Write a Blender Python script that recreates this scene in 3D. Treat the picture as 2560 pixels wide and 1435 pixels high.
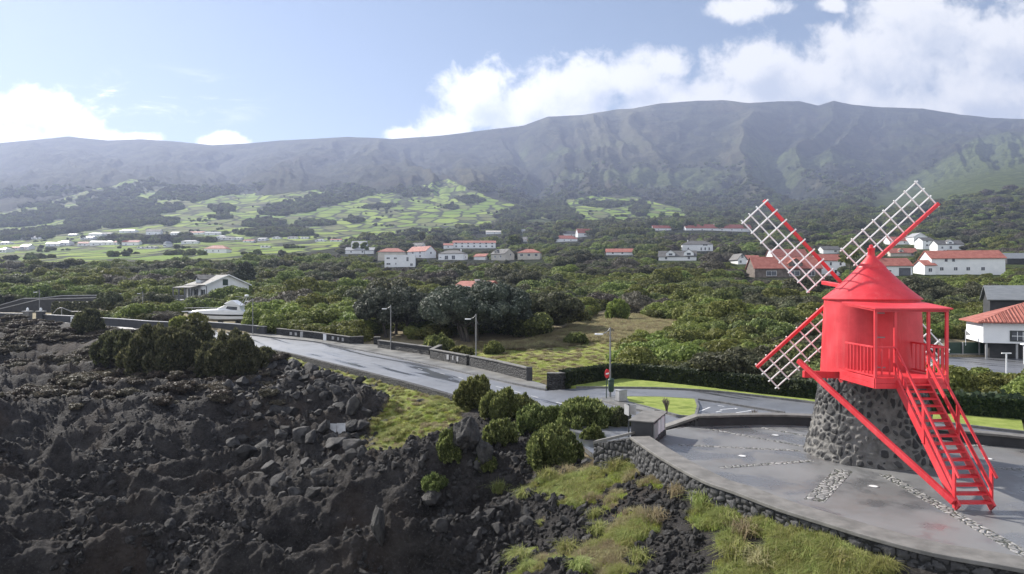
import bpy, math, random
import numpy as np
from mathutils import Vector, Matrix
from mathutils.geometry import tessellate_polygon
R = math.radians
F = 1706.67          # focal length of the photograph in its own pixels (24 mm equivalent)
H = 5.6              # eye height above the paved terrace
CX, CY = 1280.0, 717.5
scene = bpy.context.scene
for o in list(bpy.data.objects):
    bpy.data.objects.remove(o)
COL = scene.collection
random.seed(7)
RNG = np.random.default_rng(7)

# ------------------------------------------------------------------ camera, light, exposure
cam_d = bpy.data.cameras.new('camera')
cam = bpy.data.objects.new('camera', cam_d)
COL.objects.link(cam)
cam.location = (0, 0, H)
cam.rotation_euler = (R(90), 0, 0)
cam_d.sensor_width = 36
cam_d.lens = 24.0
cam_d.clip_start = 0.1
cam_d.clip_end = 20000
scene.camera = cam

SUN_AZ, SUN_EL = 47.0, 34.0      # degrees left of the view axis, degrees up
SUN_DIR = Vector((-math.sin(R(SUN_AZ)) * math.cos(R(SUN_EL)), math.cos(R(SUN_AZ)) * math.cos(R(SUN_EL)), math.sin(R(SUN_EL))))
sun_d = bpy.data.lights.new('sun', 'SUN')
sun_d.energy = 4.5
sun_d.angle = R(0.55)
sun_d.color = (1.0, 0.95, 0.87)
sun = bpy.data.objects.new('sun', sun_d)
COL.objects.link(sun)
sun.rotation_euler = SUN_DIR.to_track_quat('Z', 'Y').to_euler()

scene.view_settings.view_transform = 'Standard'
scene.view_settings.look = 'None'
scene.view_settings.gamma = 1.0
scene.view_settings.exposure = 1.05
cy = scene.cycles
cy.use_denoising = True
cy.max_bounces = 6
cy.diffuse_bounces = 2
cy.glossy_bounces = 2
cy.transmission_bounces = 3
cy.volume_bounces = 0
cy.transparent_max_bounces = 6
cy.caustics_reflective = False
cy.caustics_refractive = False
cy.sample_clamp_indirect = 4.0

# ------------------------------------------------------------------ node helpers
class NT:
    def __init__(s, tree):
        s.t = tree
    def n(s, typ, **kw):
        nd = s.t.nodes.new(typ)
        for k, v in kw.items():
            if k.startswith('i_'):
                key = k[2:]
                key = int(key) if key.isdigit() else key.replace('_', ' ')
                nd.inputs[key].default_value = v
            else:
                setattr(nd, k, v)
        return nd
    def l(s, a, b):
        s.t.links.new(a, b)
    def val(s, x, sock):
        if hasattr(x, 'links') or isinstance(x, bpy.types.NodeSocket):
            s.l(x, sock)
        else:
            sock.default_value = x
    def math(s, op, a, b=0.0, c=0.0, clamp=False):
        nd = s.t.nodes.new('ShaderNodeMath'); nd.operation = op; nd.use_clamp = clamp
        s.val(a, nd.inputs[0]); s.val(b, nd.inputs[1]); s.val(c, nd.inputs[2])
        return nd.outputs[0]
    def mix(s, f, a, b, blend='MIX'):
        nd = s.t.nodes.new('ShaderNodeMix'); nd.data_type = 'RGBA'; nd.blend_type = blend
        s.val(f, nd.inputs[0])
        for x, k in ((a, 6), (b, 7)):
            if isinstance(x, (tuple, list)): x = tuple(x) + ((1.0,) if len(x) == 3 else ())
            s.val(x, nd.inputs[k])
        return nd.outputs[2]
    def ramp(s, f, stops, interp='LINEAR'):
        nd = s.t.nodes.new('ShaderNodeValToRGB'); nd.color_ramp.interpolation = interp
        el = nd.color_ramp.elements
        while len(el) < len(stops): el.new(0.5)
        for e, (p, c) in zip(el, stops):
            e.position = p
            e.color = (c, c, c, 1) if isinstance(c, (int, float)) else tuple(c) + (1,)
        s.l(f, nd.inputs[0])
        return nd.outputs[0]
    def smooth(s, x, a, b):
        nd = s.t.nodes.new('ShaderNodeMapRange'); nd.interpolation_type = 'SMOOTHSTEP'
        s.val(x, nd.inputs[0]); nd.inputs[1].default_value = a; nd.inputs[2].default_value = b
        return nd.outputs[0]
    def noise(s, vec, scale, detail=4.0, rough=0.55, dist=0.0):
        nd = s.t.nodes.new('ShaderNodeTexNoise')
        nd.inputs['Scale'].default_value = scale; nd.inputs['Detail'].default_value = detail
        nd.inputs['Roughness'].default_value = rough; nd.inputs['Distortion'].default_value = dist
        if vec is not None: s.l(vec, nd.inputs['Vector'])
        return nd.outputs['Fac']

def new_mat(name):
    m = bpy.data.materials.new(name); m.use_nodes = True
    t = m.node_tree; t.nodes.clear()
    k = NT(t)
    out = k.n('ShaderNodeOutputMaterial')
    b = k.n('ShaderNodeBsdfPrincipled')
    k.l(b.outputs[0], out.inputs[0])
    tc = k.n('ShaderNodeTexCoord')
    return m, k, b, out, tc.outputs['Object']

def bump(k, b, h, dist, strength=1.0):
    nd = k.n('ShaderNodeBump'); nd.inputs['Strength'].default_value = strength; nd.inputs['Distance'].default_value = dist
    k.l(h, nd.inputs['Height']); k.l(nd.outputs[0], b.inputs['Normal'])
    return nd

def simple(name, c1, c2, scale=3.0, rough=0.7, bscale=None, bdist=0.01, metallic=0.0, detail=5, spec=0.5, rough2=None, stretch=None, rnd=0.0):
    m, k, b, out, P = new_mat(name)
    if stretch:
        mp = k.n('ShaderNodeMapping'); mp.inputs['Scale'].default_value = stretch; k.l(P, mp.inputs[0]); P = mp.outputs[0]
    f = k.noise(P, scale, detail, 0.6)
    f = k.smooth(f, 0.3, 0.7)
    c = k.mix(f, c1, c2)
    if rnd:
        oi = k.n('ShaderNodeObjectInfo')
        hs = k.n('ShaderNodeHueSaturation')
        k.l(k.math('MULTIPLY_ADD', oi.outputs['Random'], rnd, 1 - rnd * 0.5), hs.inputs['Value'])
        k.l(c, hs.inputs['Color']); c = hs.outputs[0]
    k.l(c, b.inputs['Base Color'])
    b.inputs['Roughness'].default_value = rough
    b.inputs['Metallic'].default_value = metallic
    b.inputs['Specular IOR Level'].default_value = spec
    if rough2 is not None:
        k.l(k.math('MULTIPLY_ADD', f, rough2 - rough, rough), b.inputs['Roughness'])
    if bscale:
        bump(k, b, k.noise(P, bscale, 6, 0.65), bdist)
    return m

# ------------------------------------------------------------------ world: sky with clouds
world = bpy.data.worlds.new('World'); scene.world = world
world.use_nodes = True
wt = world.node_tree; wt.nodes.clear()
w = NT(wt)
wout = w.n('ShaderNodeOutputWorld'); bg = w.n('ShaderNodeBackground')
w.l(bg.outputs[0], wout.inputs[0])
sky = w.n('ShaderNodeTexSky'); sky.sky_type = 'NISHITA'; sky.sun_disc = False
sky.sun_elevation = R(SUN_EL); sky.sun_rotation = R(-SUN_AZ)
sky.altitude = 20; sky.air_density = 1.0; sky.dust_density = 0.25; sky.ozone_density = 2.0
SKY = 0.05
# cloud bank given as directions: (u = x/y, v = z/y)
def cloud_group():
    g = bpy.data.node_groups.new('cloud_density', 'ShaderNodeTree')
    g.interface.new_socket('Vector', in_out='INPUT', socket_type='NodeSocketVector')
    g.interface.new_socket('Density', in_out='OUTPUT', socket_type='NodeSocketFloat')
    k = NT(g)
    gi = k.n('NodeGroupInput'); go = k.n('NodeGroupOutput')
    P0 = gi.outputs[0]
    # billowing: warp + fractal edges
    nz = k.n('ShaderNodeTexNoise'); nz.inputs['Scale'].default_value = 9.0; nz.inputs['Detail'].default_value = 5; nz.inputs['Roughness'].default_value = 0.6
    k.l(P0, nz.inputs['Vector'])
    va = k.n('ShaderNodeVectorMath', operation='SUBTRACT'); k.l(nz.outputs['Color'], va.inputs[0]); va.inputs[1].default_value = (0.5, 0.5, 0.5)
    vs = k.n('ShaderNodeVectorMath', operation='SCALE'); k.l(va.outputs[0], vs.inputs[0]); vs.inputs[3].default_value = 0.035
    vp = k.n('ShaderNodeVectorMath', operation='ADD'); k.l(P0, vp.inputs[0]); k.l(vs.outputs[0], vp.inputs[1])
    P = vp.outputs[0]
    blobs = [(1010, 335, 70, 26), (1120, 320, 90, 50), (1195, 245, 115, 100), (1260, 285, 150, 70), (1455, 210, 140, 90), (1420, 290, 170, 60),
             (1590, 190, 110, 75), (1690, 260, 190, 80), (1660, 165, 80, 60), (1880, 175, 130, 95), (1850, 260, 200, 80), (2010, 200, 170, 90), (2120, 250, 300, 70),
             (2200, 150, 190, 110), (2290, 70, 180, 120), (2420, 240, 240, 110), (2500, 130, 170, 110), (2700, 150, 260, 240), (3000, 120, 320, 260),
             (1855, 18, 115, 36), (2075, 12, 45, 22), (1300, 250, 60, 40),
             (40, 262, 120, 56), (120, 285, 95, 56), (170, 325, 90, 50), (10, 345, 190, 34), (-120, 290, 180, 110), (320, 345, 120, 26), (560, 358, 85, 28), (-500, 250, 300, 160), (-900, 200, 300, 180)]
    cur = None
    for (px, py, rx, ry) in blobs:
        a = k.n('ShaderNodeVectorMath', operation='SUBTRACT'); k.l(P, a.inputs[0]); a.inputs[1].default_value = ((px - CX) / F, (CY - py) / F, 0)
        b = k.n('ShaderNodeVectorMath', operation='MULTIPLY'); k.l(a.outputs[0], b.inputs[0]); b.inputs[1].default_value = (F / rx, F / ry, 0)
        c = k.n('ShaderNodeVectorMath', operation='LENGTH'); k.l(b.outputs[0], c.inputs[0])
        d = c.outputs['Value']
        cur = d if cur is None else k.math('SMOOTH_MIN', cur, d, 0.35)
    f1 = k.noise(P0, 20, 9, 0.66, 0.25)
    f2 = k.noise(P0, 5, 3, 0.5)
    dens = k.math('SUBTRACT', 1.08, cur)
    dens = k.math('MULTIPLY_ADD', k.math('SUBTRACT', f1, 0.5), 1.8, dens)
    dens = k.math('MULTIPLY_ADD', k.math('SUBTRACT', f2, 0.5), 0.7, dens)
    # a few thin wisps
    mp = k.n('ShaderNodeMapping'); mp.inputs['Rotation'].default_value = (0, 0, R(18)); mp.inputs['Scale'].default_value = (9, 38, 1); k.l(P0, mp.inputs[0])
    ws = k.noise(mp.outputs[0], 1.0, 6, 0.62, 0.6)
    a = k.n('ShaderNodeVectorMath', operation='SUBTRACT'); k.l(P0, a.inputs[0]); a.inputs[1].default_value = ((380 - CX) / F, (CY - 250) / F, 0)
    b = k.n('ShaderNodeVectorMath', operation='MULTIPLY'); k.l(a.outputs[0], b.inputs[0]); b.inputs[1].default_value = (F / 330, F / 95, 0)
    c = k.n('ShaderNodeVectorMath', operation='LENGTH'); k.l(b.outputs[0], c.inputs[0])
    wm = k.math('SUBTRACT', 1.0, c.outputs['Value'], clamp=True)
    wis = k.math('MULTIPLY', k.smooth(ws, 0.50, 0.74), k.math('MULTIPLY', wm, 0.75))
    dens = k.math('MAXIMUM', dens, wis)
    k.l(dens, go.inputs[0])
    return g
cg = cloud_group()
tcw = w.n('ShaderNodeTexCoord')
sp = w.n('ShaderNodeSeparateXYZ'); w.l(tcw.outputs['Generated'], sp.inputs[0])
yy = w.math('MAXIMUM', sp.outputs[1], 0.02)
cu = w.math('DIVIDE', sp.outputs[0], yy); cv = w.math('DIVIDE', sp.outputs[2], yy)
cmb = w.n('ShaderNodeCombineXYZ'); w.l(cu, cmb.inputs[0]); w.l(cv, cmb.inputs[1])
g1 = w.n('ShaderNodeGroup'); g1.node_tree = cg; w.l(cmb.outputs[0], g1.inputs[0])
off = w.n('ShaderNodeVectorMath', operation='ADD'); w.l(cmb.outputs[0], off.inputs[0]); off.inputs[1].default_value = (-0.022, 0.030, 0)
g2 = w.n('ShaderNodeGroup'); g2.node_tree = cg; w.l(off.outputs[0], g2.inputs[0])
d1 = g1.outputs[0]; d2 = g2.outputs[0]
cover = w.smooth(d1, -0.08, 0.55)
front = w.smooth(sp.outputs[1], 0.15, 0.35)
cover = w.math('MULTIPLY', cover, front)
lit = w.smooth(w.math('SUBTRACT', d2, w.math('MULTIPLY', d1, 0.25)), 1.0, 0.0)
azl = w.smooth(cu, 0.35, -0.6)
ccol = w.mix(lit, (0.60, 0.66, 0.77), (1.0, 1.0, 1.0))
cloudv = w.n('ShaderNodeVectorMath', operation='SCALE'); w.l(ccol, cloudv.inputs[0]); w.l(w.math('MULTIPLY_ADD', azl, 0.36, 0.50), cloudv.inputs[3])
skyv = w.n('ShaderNodeVectorMath', operation='SCALE'); w.l(sky.outputs[0], skyv.inputs[0]); skyv.inputs[3].default_value = SKY
# unseen broken cloud added behind the camera as fill for camera-facing sides
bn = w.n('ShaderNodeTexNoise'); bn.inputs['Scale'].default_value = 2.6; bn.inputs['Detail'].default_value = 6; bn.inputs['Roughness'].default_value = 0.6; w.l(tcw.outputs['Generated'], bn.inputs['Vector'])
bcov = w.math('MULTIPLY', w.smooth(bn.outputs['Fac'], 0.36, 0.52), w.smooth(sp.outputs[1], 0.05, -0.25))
fin = w.mix(cover, skyv.outputs[0], cloudv.outputs[0])
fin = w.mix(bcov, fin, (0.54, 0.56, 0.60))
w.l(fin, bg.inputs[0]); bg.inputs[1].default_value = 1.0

# ------------------------------------------------------------------ helpers: places
def P3(px, py, d):
    return Vector(((px - CX) * d / F, d, H + (CY - py) * d / F))
def G(px, py, z):
    d = (H - z) * F / (py - CY)
    return Vector(((px - CX) * d / F, d, z))
def sstep(a, b, x):
    t = np.clip((np.asarray(x, float) - a) / (b - a), 0, 1); return t * t * (3 - 2 * t)
ZR = -1.1
def zroad(d):
    return float(np.interp(d, [0, 62, 75, 84, 100, 118, 150, 200], [ZR, ZR, -0.95, -0.45, 0.15, 0.6, 1.2, 2.0]))
def GR(px, py):
    d = 60.0
    for _ in range(40):
        d = 0.5 * d + 0.5 * (H - zroad(d)) * F / (py - CY)
    return Vector(((px - CX) * d / F, d, zroad(d)))
# ------------------------------------------------------------------ helpers: meshes and tags
def mesh_np(name, V, quads=None, tris=None, smooth=False, mats=(), attrs=None, mat_idx=None):
    me = bpy.data.meshes.new(name)
    V = np.asarray(V, np.float32).reshape(-1, 3)
    loops = []; starts = []; tot = []
    n0 = 0
    for arr, k in ((quads, 4), (tris, 3)):
        if arr is None or len(arr) == 0: continue
        arr = np.asarray(arr, np.int32).reshape(-1, k)
        loops.append(arr.ravel()); starts.append(n0 + np.arange(len(arr)) * k); tot.append(np.full(len(arr), k))
        n0 += arr.size
    loops = np.concatenate(loops); starts = np.concatenate(starts); tot = np.concatenate(tot)
    me.vertices.add(len(V)); me.vertices.foreach_set('co', V.ravel())
    me.loops.add(len(loops)); me.loops.foreach_set('vertex_index', loops.astype(np.int32))
    me.polygons.add(len(starts)); me.polygons.foreach_set('loop_start', starts.astype(np.int32))
    try: me.polygons.foreach_set('loop_total', tot.astype(np.int32))
    except Exception: pass
    if mat_idx is not None: me.polygons.foreach_set('material_index', np.asarray(mat_idx, np.int32))
    me.update(calc_edges=True); me.validate()
    if smooth: me.polygons.foreach_set('use_smooth', np.ones(len(me.polygons), bool))
    for nm, a in (attrs or {}).items():
        at = me.attributes.new(nm, 'FLOAT', 'POINT'); at.data.foreach_set('value', np.asarray(a, np.float32).ravel())
    for m in mats: me.materials.append(m)
    return me

def link(name, me, parent=None, loc=None):
    o = bpy.data.objects.new(name, me); COL.objects.link(o)
    if parent: o.parent = parent
    if loc is not None: o.location = loc
    return o
def tag(o, label, cat=None, group=None, kind=None):
    if label: o['label'] = label
    if cat: o['category'] = cat
    if group: o['group'] = group
    if kind: o['kind'] = kind
    return o
def struct(o): o['kind'] = 'structure'; return o
def thing(name, label, cat, loc=(0, 0, 0), rz=0.0, group=None):
    o = bpy.data.objects.new(name, None); COL.objects.link(o)
    o.location = loc; o.rotation_euler = (0, 0, rz); o.empty_display_size = 0.2
    return tag(o, label, cat, group)
def copy_tree(o, parent=None):
    c = o.copy(); COL.objects.link(c)
    if parent: c.parent = parent
    for ch in list(o.children): copy_tree(ch, c)
    return c

class MB:
    """collects shapes for ONE mesh"""
    def __init__(s): s.V = []; s.Fc = []
    def add(s, V, Fc):
        n = len(s.V); s.V += [tuple(v) for v in V]; s.Fc += [[i + n for i in f] for f in Fc]; return s
    def box(s, c, size, M=None):
        x, y, z = [q / 2 for q in size]
        vs = [Vector((sx * x, sy * y, sz * z)) for sx in (-1, 1) for sy in (-1, 1) for sz in (-1, 1)]
        if M is not None: vs = [M @ v for v in vs]
        vs = [v + Vector(c) for v in vs]
        return s.add(vs, [(0, 1, 3, 2), (4, 6, 7, 5), (0, 4, 5, 1), (2, 3, 7, 6), (0, 2, 6, 4), (1, 5, 7, 3)])
    def bar(s, a, b, w, h=None, up=(0, 0, 1), ext=0.0):
        a = Vector(a); b = Vector(b); h = h or w
        d = (b - a).normalized(); a = a - d * ext; b = b + d * ext
        u = Vector(up)
        sx = d.cross(u)
        if sx.length < 1e-4: sx = d.cross(Vector((0, 1, 0)))
        sx.normalize(); u = sx.cross(d).normalized()
        vs = []
        for p in (a, b):
            for (i, j) in ((-1, -1), (1, -1), (1, 1), (-1, 1)): vs.append(p + sx * i * w / 2 + u * j * h / 2)
        return s.add(vs, [(3, 2, 1, 0), (4, 5, 6, 7), (0, 1, 5, 4), (1, 2, 6, 5), (2, 3, 7, 6), (3, 0, 4, 7)])
    def tube(s, a, b, r, r2=None, n=8, cap=True):
        a = Vector(a); b = Vector(b); r2 = r if r2 is None else r2
        d = (b - a).normalized(); u = d.orthogonal().normalized(); v = d.cross(u)
        vs = [p + (u * math.cos(t) + v * math.sin(t)) * q for p, q in ((a, r), (b, r2)) for t in [2 * math.pi * i / n for i in range(n)]]
        fs = [(i, (i + 1) % n, n + (i + 1) % n, n + i) for i in range(n)]
        if cap: fs += [tuple(range(n))[::-1], tuple(range(n, 2 * n))]
        return s.add(vs, fs)
    def path(s, pts, r, n=8):
        for a, b in zip(pts, pts[1:]): s.tube(a, b, r, n=n)
        return s
    def prism(s, poly, z0, z1):
        n = len(poly); ar = sum(poly[i][0] * poly[(i + 1) % n][1] - poly[(i + 1) % n][0] * poly[i][1] for i in range(n))
        if ar < 0: poly = poly[::-1]
        z0s = z0 if isinstance(z0, (list, tuple)) else [z0] * n; z1s = z1 if isinstance(z1, (list, tuple)) else [z1] * n
        vs = [(p[0], p[1], z) for p, z in zip(poly, z0s)] + [(p[0], p[1], z) for p, z in zip(poly, z1s)]
        fs = [(i, (i + 1) % n, n + (i + 1) % n, n + i) for i in range(n)]
        tri = tessellate_polygon([[Vector((p[0], p[1], 0)) for p in poly]])
        for t in tri:
            a, b, c = t
            A, B, C = poly[a], poly[b], poly[c]
            if (B[0] - A[0]) * (C[1] - A[1]) - (B[1] - A[1]) * (C[0] - A[0]) < 0: a, b, c = a, c, b
            fs.append((n + a, n + b, n + c)); fs.append((c, b, a))
        return s.add(vs, fs)
    def lathe(s, prof, n=48, c=(0, 0), cap=True):
        vs = []; fs = []
        for r, z in prof:
            for i in range(n):
                t = 2 * math.pi * i / n; vs.append((c[0] + r * math.cos(t), c[1] + r * math.sin(t), z))
        for j in range(len(prof) - 1):
            for i in range(n):
                k = (i + 1) % n; fs.append((j * n + i, j * n + k, (j + 1) * n + k, (j + 1) * n + i))
        if cap:
            if prof[0][0] > 1e-3: fs.append(tuple(range(n))[::-1])
            if prof[-1][0] > 1e-3: fs.append(tuple((len(prof) - 1) * n + i for i in range(n)))
        return s.add(vs, fs)
    def build(s, name, m, parent=None, smooth=False, loc=None, bevel=0.0, angle=40):
        me = bpy.data.meshes.new(name); me.from_pydata(s.V, [], s.Fc); me.update()
        me.materials.append(m)
        if smooth:
            me.polygons.foreach_set('use_smooth', [True] * len(me.polygons))
            try: me.set_sharp_from_angle(angle=R(angle))
            except Exception: pass
        o = link(name, me, parent, loc)
        if bevel:
            bv = o.modifiers.new('bevel', 'BEVEL'); bv.width = bevel; bv.segments = 2; bv.limit_method = 'ANGLE'
        return o

def inside(poly, X, Y):
    """vectorised point in polygon"""
    X = np.asarray(X); Y = np.asarray(Y); r = np.zeros(X.shape, bool); n = len(poly); j = n - 1
    for i in range(n):
        xi, yi = poly[i][0], poly[i][1]; xj, yj = poly[j][0], poly[j][1]
        c = ((yi > Y) != (yj > Y)) & (X < (xj - xi) * (Y - yi) / ((yj - yi) if abs(yj - yi) > 1e-9 else 1e-9) + xi)
        r ^= c; j = i
    return r
def dist_line(pts, X, Y):
    X = np.asarray(X, float); Y = np.asarray(Y, float); best = np.full(X.shape, 1e9)
    for a, b in zip(pts, pts[1:]):
        ax, ay = a[0], a[1]; dx, dy = b[0] - ax, b[1] - ay; L = dx * dx + dy * dy + 1e-9
        t = np.clip(((X - ax) * dx + (Y - ay) * dy) / L, 0, 1)
        best = np.minimum(best, np.hypot(X - ax - t * dx, Y - ay - t * dy))
    return best

# ------------------------------------------------------------------ numpy noise
def _hash(i, j, k, s):
    h = (i * 374761393 + j * 668265263 + k * 2147483647 + s * 974634777).astype(np.int64) & 0xffffffff
    h = ((h ^ (h >> 13)) * 1274126177) & 0xffffffff
    h = (h ^ (h >> 16)) & 0xffffffff
    return h.astype(np.float64) / 4294967295.0
def vn(x, y, z=0.0, s=0):
    x = np.asarray(x, float); y = np.asarray(y, float); z = np.zeros_like(x) + z
    i = np.floor(x).astype(np.int64); j = np.floor(y).astype(np.int64); k = np.floor(z).astype(np.int64)
    fx, fy, fz = x - i, y - j, z - k
    u, v, q = [f * f * f * (f * (f * 6 - 15) + 10) for f in (fx, fy, fz)]
    r = 0
    for a in (0, 1):
        for b in (0, 1):
            for c in (0, 1):
                r = r + _hash(i + a, j + b, k + c, s) * (u if a else 1 - u) * (v if b else 1 - v) * (q if c else 1 - q)
    return r * 2 - 1
def fbm(x, y, o=5, s=0, lac=2.03, g=0.5):
    r = 0; a = 1; t = 0
    for n in range(o):
        r = r + a * vn(x, y, 0.37 * n, s + n); t += a; a *= g
        x = np.asarray(x) * lac + 13.7; y = np.asarray(y) * lac - 7.1
    return r / t
def ridged(x, y, o=5, s=0, lac=2.05, g=0.5):
    r = 0; a = 1; t = 0
    for n in range(o):
        r = r + a * (1 - np.abs(vn(x, y, 0.3 * n, s + n)) * 2); t += a; a *= g
        x = np.asarray(x) * lac + 3.1; y = np.asarray(y) * lac + 8.9
    return r / t
def cells(U, V, s=0, jit=0.9, wrapu=None):
    """F1, F2 and the id of the nearest of jittered points of a unit grid"""
    i = np.floor(U).astype(np.int64); j = np.floor(V).astype(np.int64)
    f1 = np.full(U.shape, 9.0); f2 = np.full(U.shape, 9.0); idd = np.zeros(U.shape)
    zz = np.zeros_like(i)
    for a in (-1, 0, 1):
        for b in (-1, 0, 1):
            ii = i + a; jj = j + b
            ih = ii % wrapu if wrapu else ii
            px = ii + 0.5 + jit * (_hash(ih, jj, zz, s) - 0.5); py = jj + 0.5 + jit * (_hash(ih, jj, zz + 1, s) - 0.5)
            w_ = 0.62 + 0.76 * _hash(ih, jj, zz + 2, s)
            an = 0.72 + 0.6 * _hash(ih, jj, zz + 4, s); du = np.abs(U - px) * an; dv = np.abs(V - py) / an; d = (0.55 * np.hypot(du, dv) + 0.45 * np.maximum(du, dv)) * w_
            m = d < f1
            f2 = np.where(m, f1, np.minimum(f2, d)); idd = np.where(m, _hash(ih, jj, zz + 3, s), idd); f1 = np.where(m, d, f1)
    return f1, f2, idd
# ------------------------------------------------------------------ measured outlines (world metres)
PCAP = 0.43
near_edge = [G(x, y, PCAP) for x, y in ((1581, 1091), (1637, 1129), (1703, 1168), (1772, 1203), (1840, 1226), (1952, 1268), (2068, 1304), (2180, 1338), (2341, 1379), (2560, 1418))]
near_edge += [Vector((11.6, 11.0, PCAP)), Vector((14.5, 9.9, PCAP)), Vector((19, 10.2, PCAP)), Vector((23, 12.5, PCAP)), Vector((25, 16.5, PCAP))]
far_edge = [G(x, y, PCAP) for x, y in ((1737, 1036), (1800, 1034), (1900, 1032), (2020, 1035), (2150, 1043), (2300, 1059), (2430, 1075), (2560, 1087))] + [Vector((21.5, 21.0, PCAP))]
def smooth_line(pts, n=6):
    """Catmull-Rom through 2D/3D points"""
    out = []
    P = [Vector(p) for p in pts]
    for i in range(len(P) - 1):
        p0 = P[max(i - 1, 0)]; p1 = P[i]; p2 = P[i + 1]; p3 = P[min(i + 2, len(P) - 1)]
        for k in range(n):
            t = k / n
            out.append(0.5 * ((2 * p1) + (p2 - p0) * t + (2 * p0 - 5 * p1 + 4 * p2 - p3) * t * t + (3 * p1 - p0 - 3 * p2 + p3) * t ** 3))
    out.append(P[-1]); return out
near_edge = smooth_line(near_edge, 5); far_edge = smooth_line(far_edge, 4)
shed_a = near_edge[0]                              # the notice block stands at the head of the near parapet
plaza_poly = [(p.x, p.y) for p in near_edge] + [(p.x, p.y) for p in far_edge[::-1]] + [(6.1, 26.6), (5.6, 26.2)]

Zg = ZR
kerb_far = [(660, 843), (800, 858), (950, 887), (1043, 907), (1180, 938), (1290, 963), (1363, 977)]
kerb_near = [(640, 868), (700, 878), (760, 891), (865, 917), (950, 938), (1040, 961), (1144, 990.5), (1260, 1024), (1400, 1068)]
KF = [GR(*p) for p in kerb_far]; KN = [GR(*p) for p in kerb_near]
left_far = [GR(*p) for p in ((-60, 791), (110, 799), (250, 808), (400, 815), (540, 829))]
left_near = [GR(*p) for p in ((-60, 800), (110, 809), (235, 823), (330, 833), (470, 848))]
drive_top = [G(x, y, Zg) for x, y in ((1440, 971), (1543, 971), (1672, 973.5), (1801, 982), (1956, 1000), (2030, 1009), (2200, 1036), (2406, 1066), (2560, 1084))]
drive_top += [Vector((26, 26, Zg)), Vector((30, 22, Zg))]
road_poly = [(p.x, p.y) for p in left_far] + [(p.x, p.y) for p in KF] + [(p.x, p.y) for p in drive_top] + \
            [(26, 20), (21.7, 21.0)] + [(p.x + .0, p.y - .25) for p in far_edge[::-1]] + [(5.9, 25.9), (4.3, 24.4), (3.2, 26.5), (2.2, 29.5)] + \
            [(p.x, p.y) for p in KN[::-1][1:]] + [(p.x, p.y) for p in left_near[::-1]]
park_poly = [(p.x, p.y) for p in [G(2240, 893, Zg), G(2560, 893, Zg), G(2900, 905, Zg), G(2900, 985, Zg), G(2560, 955, Zg), G(2376, 940, Zg), G(2240, 930, Zg)]]

# ------------------------------------------------------------------ terrain height
RIDGE = [(-700, 352), (-300, 348), (0, 357), (90, 348), (170, 340), (270, 350), (350, 347), (430, 352), (530, 362), (620, 357), (700, 350), (800, 345), (870, 341), (980, 346), (1100, 338),
         (1200, 325), (1310, 312), (1370, 290), (1460, 286), (1540, 272), (1580, 270), (1650, 257), (1740, 250), (1810, 249), (1870, 256), (1950, 251), (2000, 251),
         (2045, 262), (2085, 250), (2130, 260), (2200, 266), (2250, 268), (2310, 270), (2400, 285), (2480, 294), (2560, 297), (2800, 310), (3300, 330)]
FC = np.array([-700, 0, 600, 1200, 1500, 1800, 2200, 2560, 3300], float)
FD = np.array([80, 105, 120, 150, 200, 250, 350, 500, 800, 1200, 1600, 2200, 3000, 3700], float)
FY = np.array([
    [848, 808, 792, 765, 722, 700, 668, 648, 625, 590, 545, 480, 420, 0],
    [848, 808, 792, 765, 722, 700, 668, 645, 620, 580, 530, 470, 415, 0],
    [848, 808, 792, 757, 720, 695, 662, 636, 606, 560, 505, 455, 405, 0],
    [838, 798, 783, 752, 715, 688, 658, 632, 600, 555, 510, 465, 400, 0],
    [832, 788, 773, 746, 708, 683, 652, 625, 590, 550, 520, 478, 375, 0],
    [835, 790, 773, 742, 700, 676, 648, 618, 582, 548, 522, 480, 360, 0],
    [840, 792, 775, 738, 697, 672, 645, 612, 568, 525, 500, 470, 360, 0],
    [840, 792, 775, 736, 695, 670, 640, 602, 540, 470, 425, 375, 325, 0],
    [840, 792, 775, 735, 692, 665, 632, 590, 520, 440, 400, 360, 320, 0]], float)
rp = np.array(RIDGE, float)
FY[:, -1] = np.interp(FC, rp[:, 0], rp[:, 1])
def far_y(px, d):
    px = np.clip(px, FC[0], FC[-1]); ld = np.log(np.clip(d, FD[0], FD[-1]))
    LD = np.log(FD)
    j = np.clip(np.searchsorted(LD, ld, side='right') - 1, 0, len(FD) - 2); t = (ld - LD[j]) / (LD[j + 1] - LD[j])
    i = np.clip(np.searchsorted(FC, px, side='right') - 1, 0, len(FC) - 2); u = (px - FC[i]) / (FC[i + 1] - FC[i]); u = u * u * (3 - 2 * u)
    rdg = np.interp(px, rp[:, 0], rp[:, 1])
    a = FY[i, j] * (1 - u) + FY[i + 1, j] * u
    b = FY[i, j + 1] * (1 - u) + FY[i + 1, j + 1] * u
    b = np.where(j == len(FD) - 2, rdg, b)
    return a * (1 - t) + b * t
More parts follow.
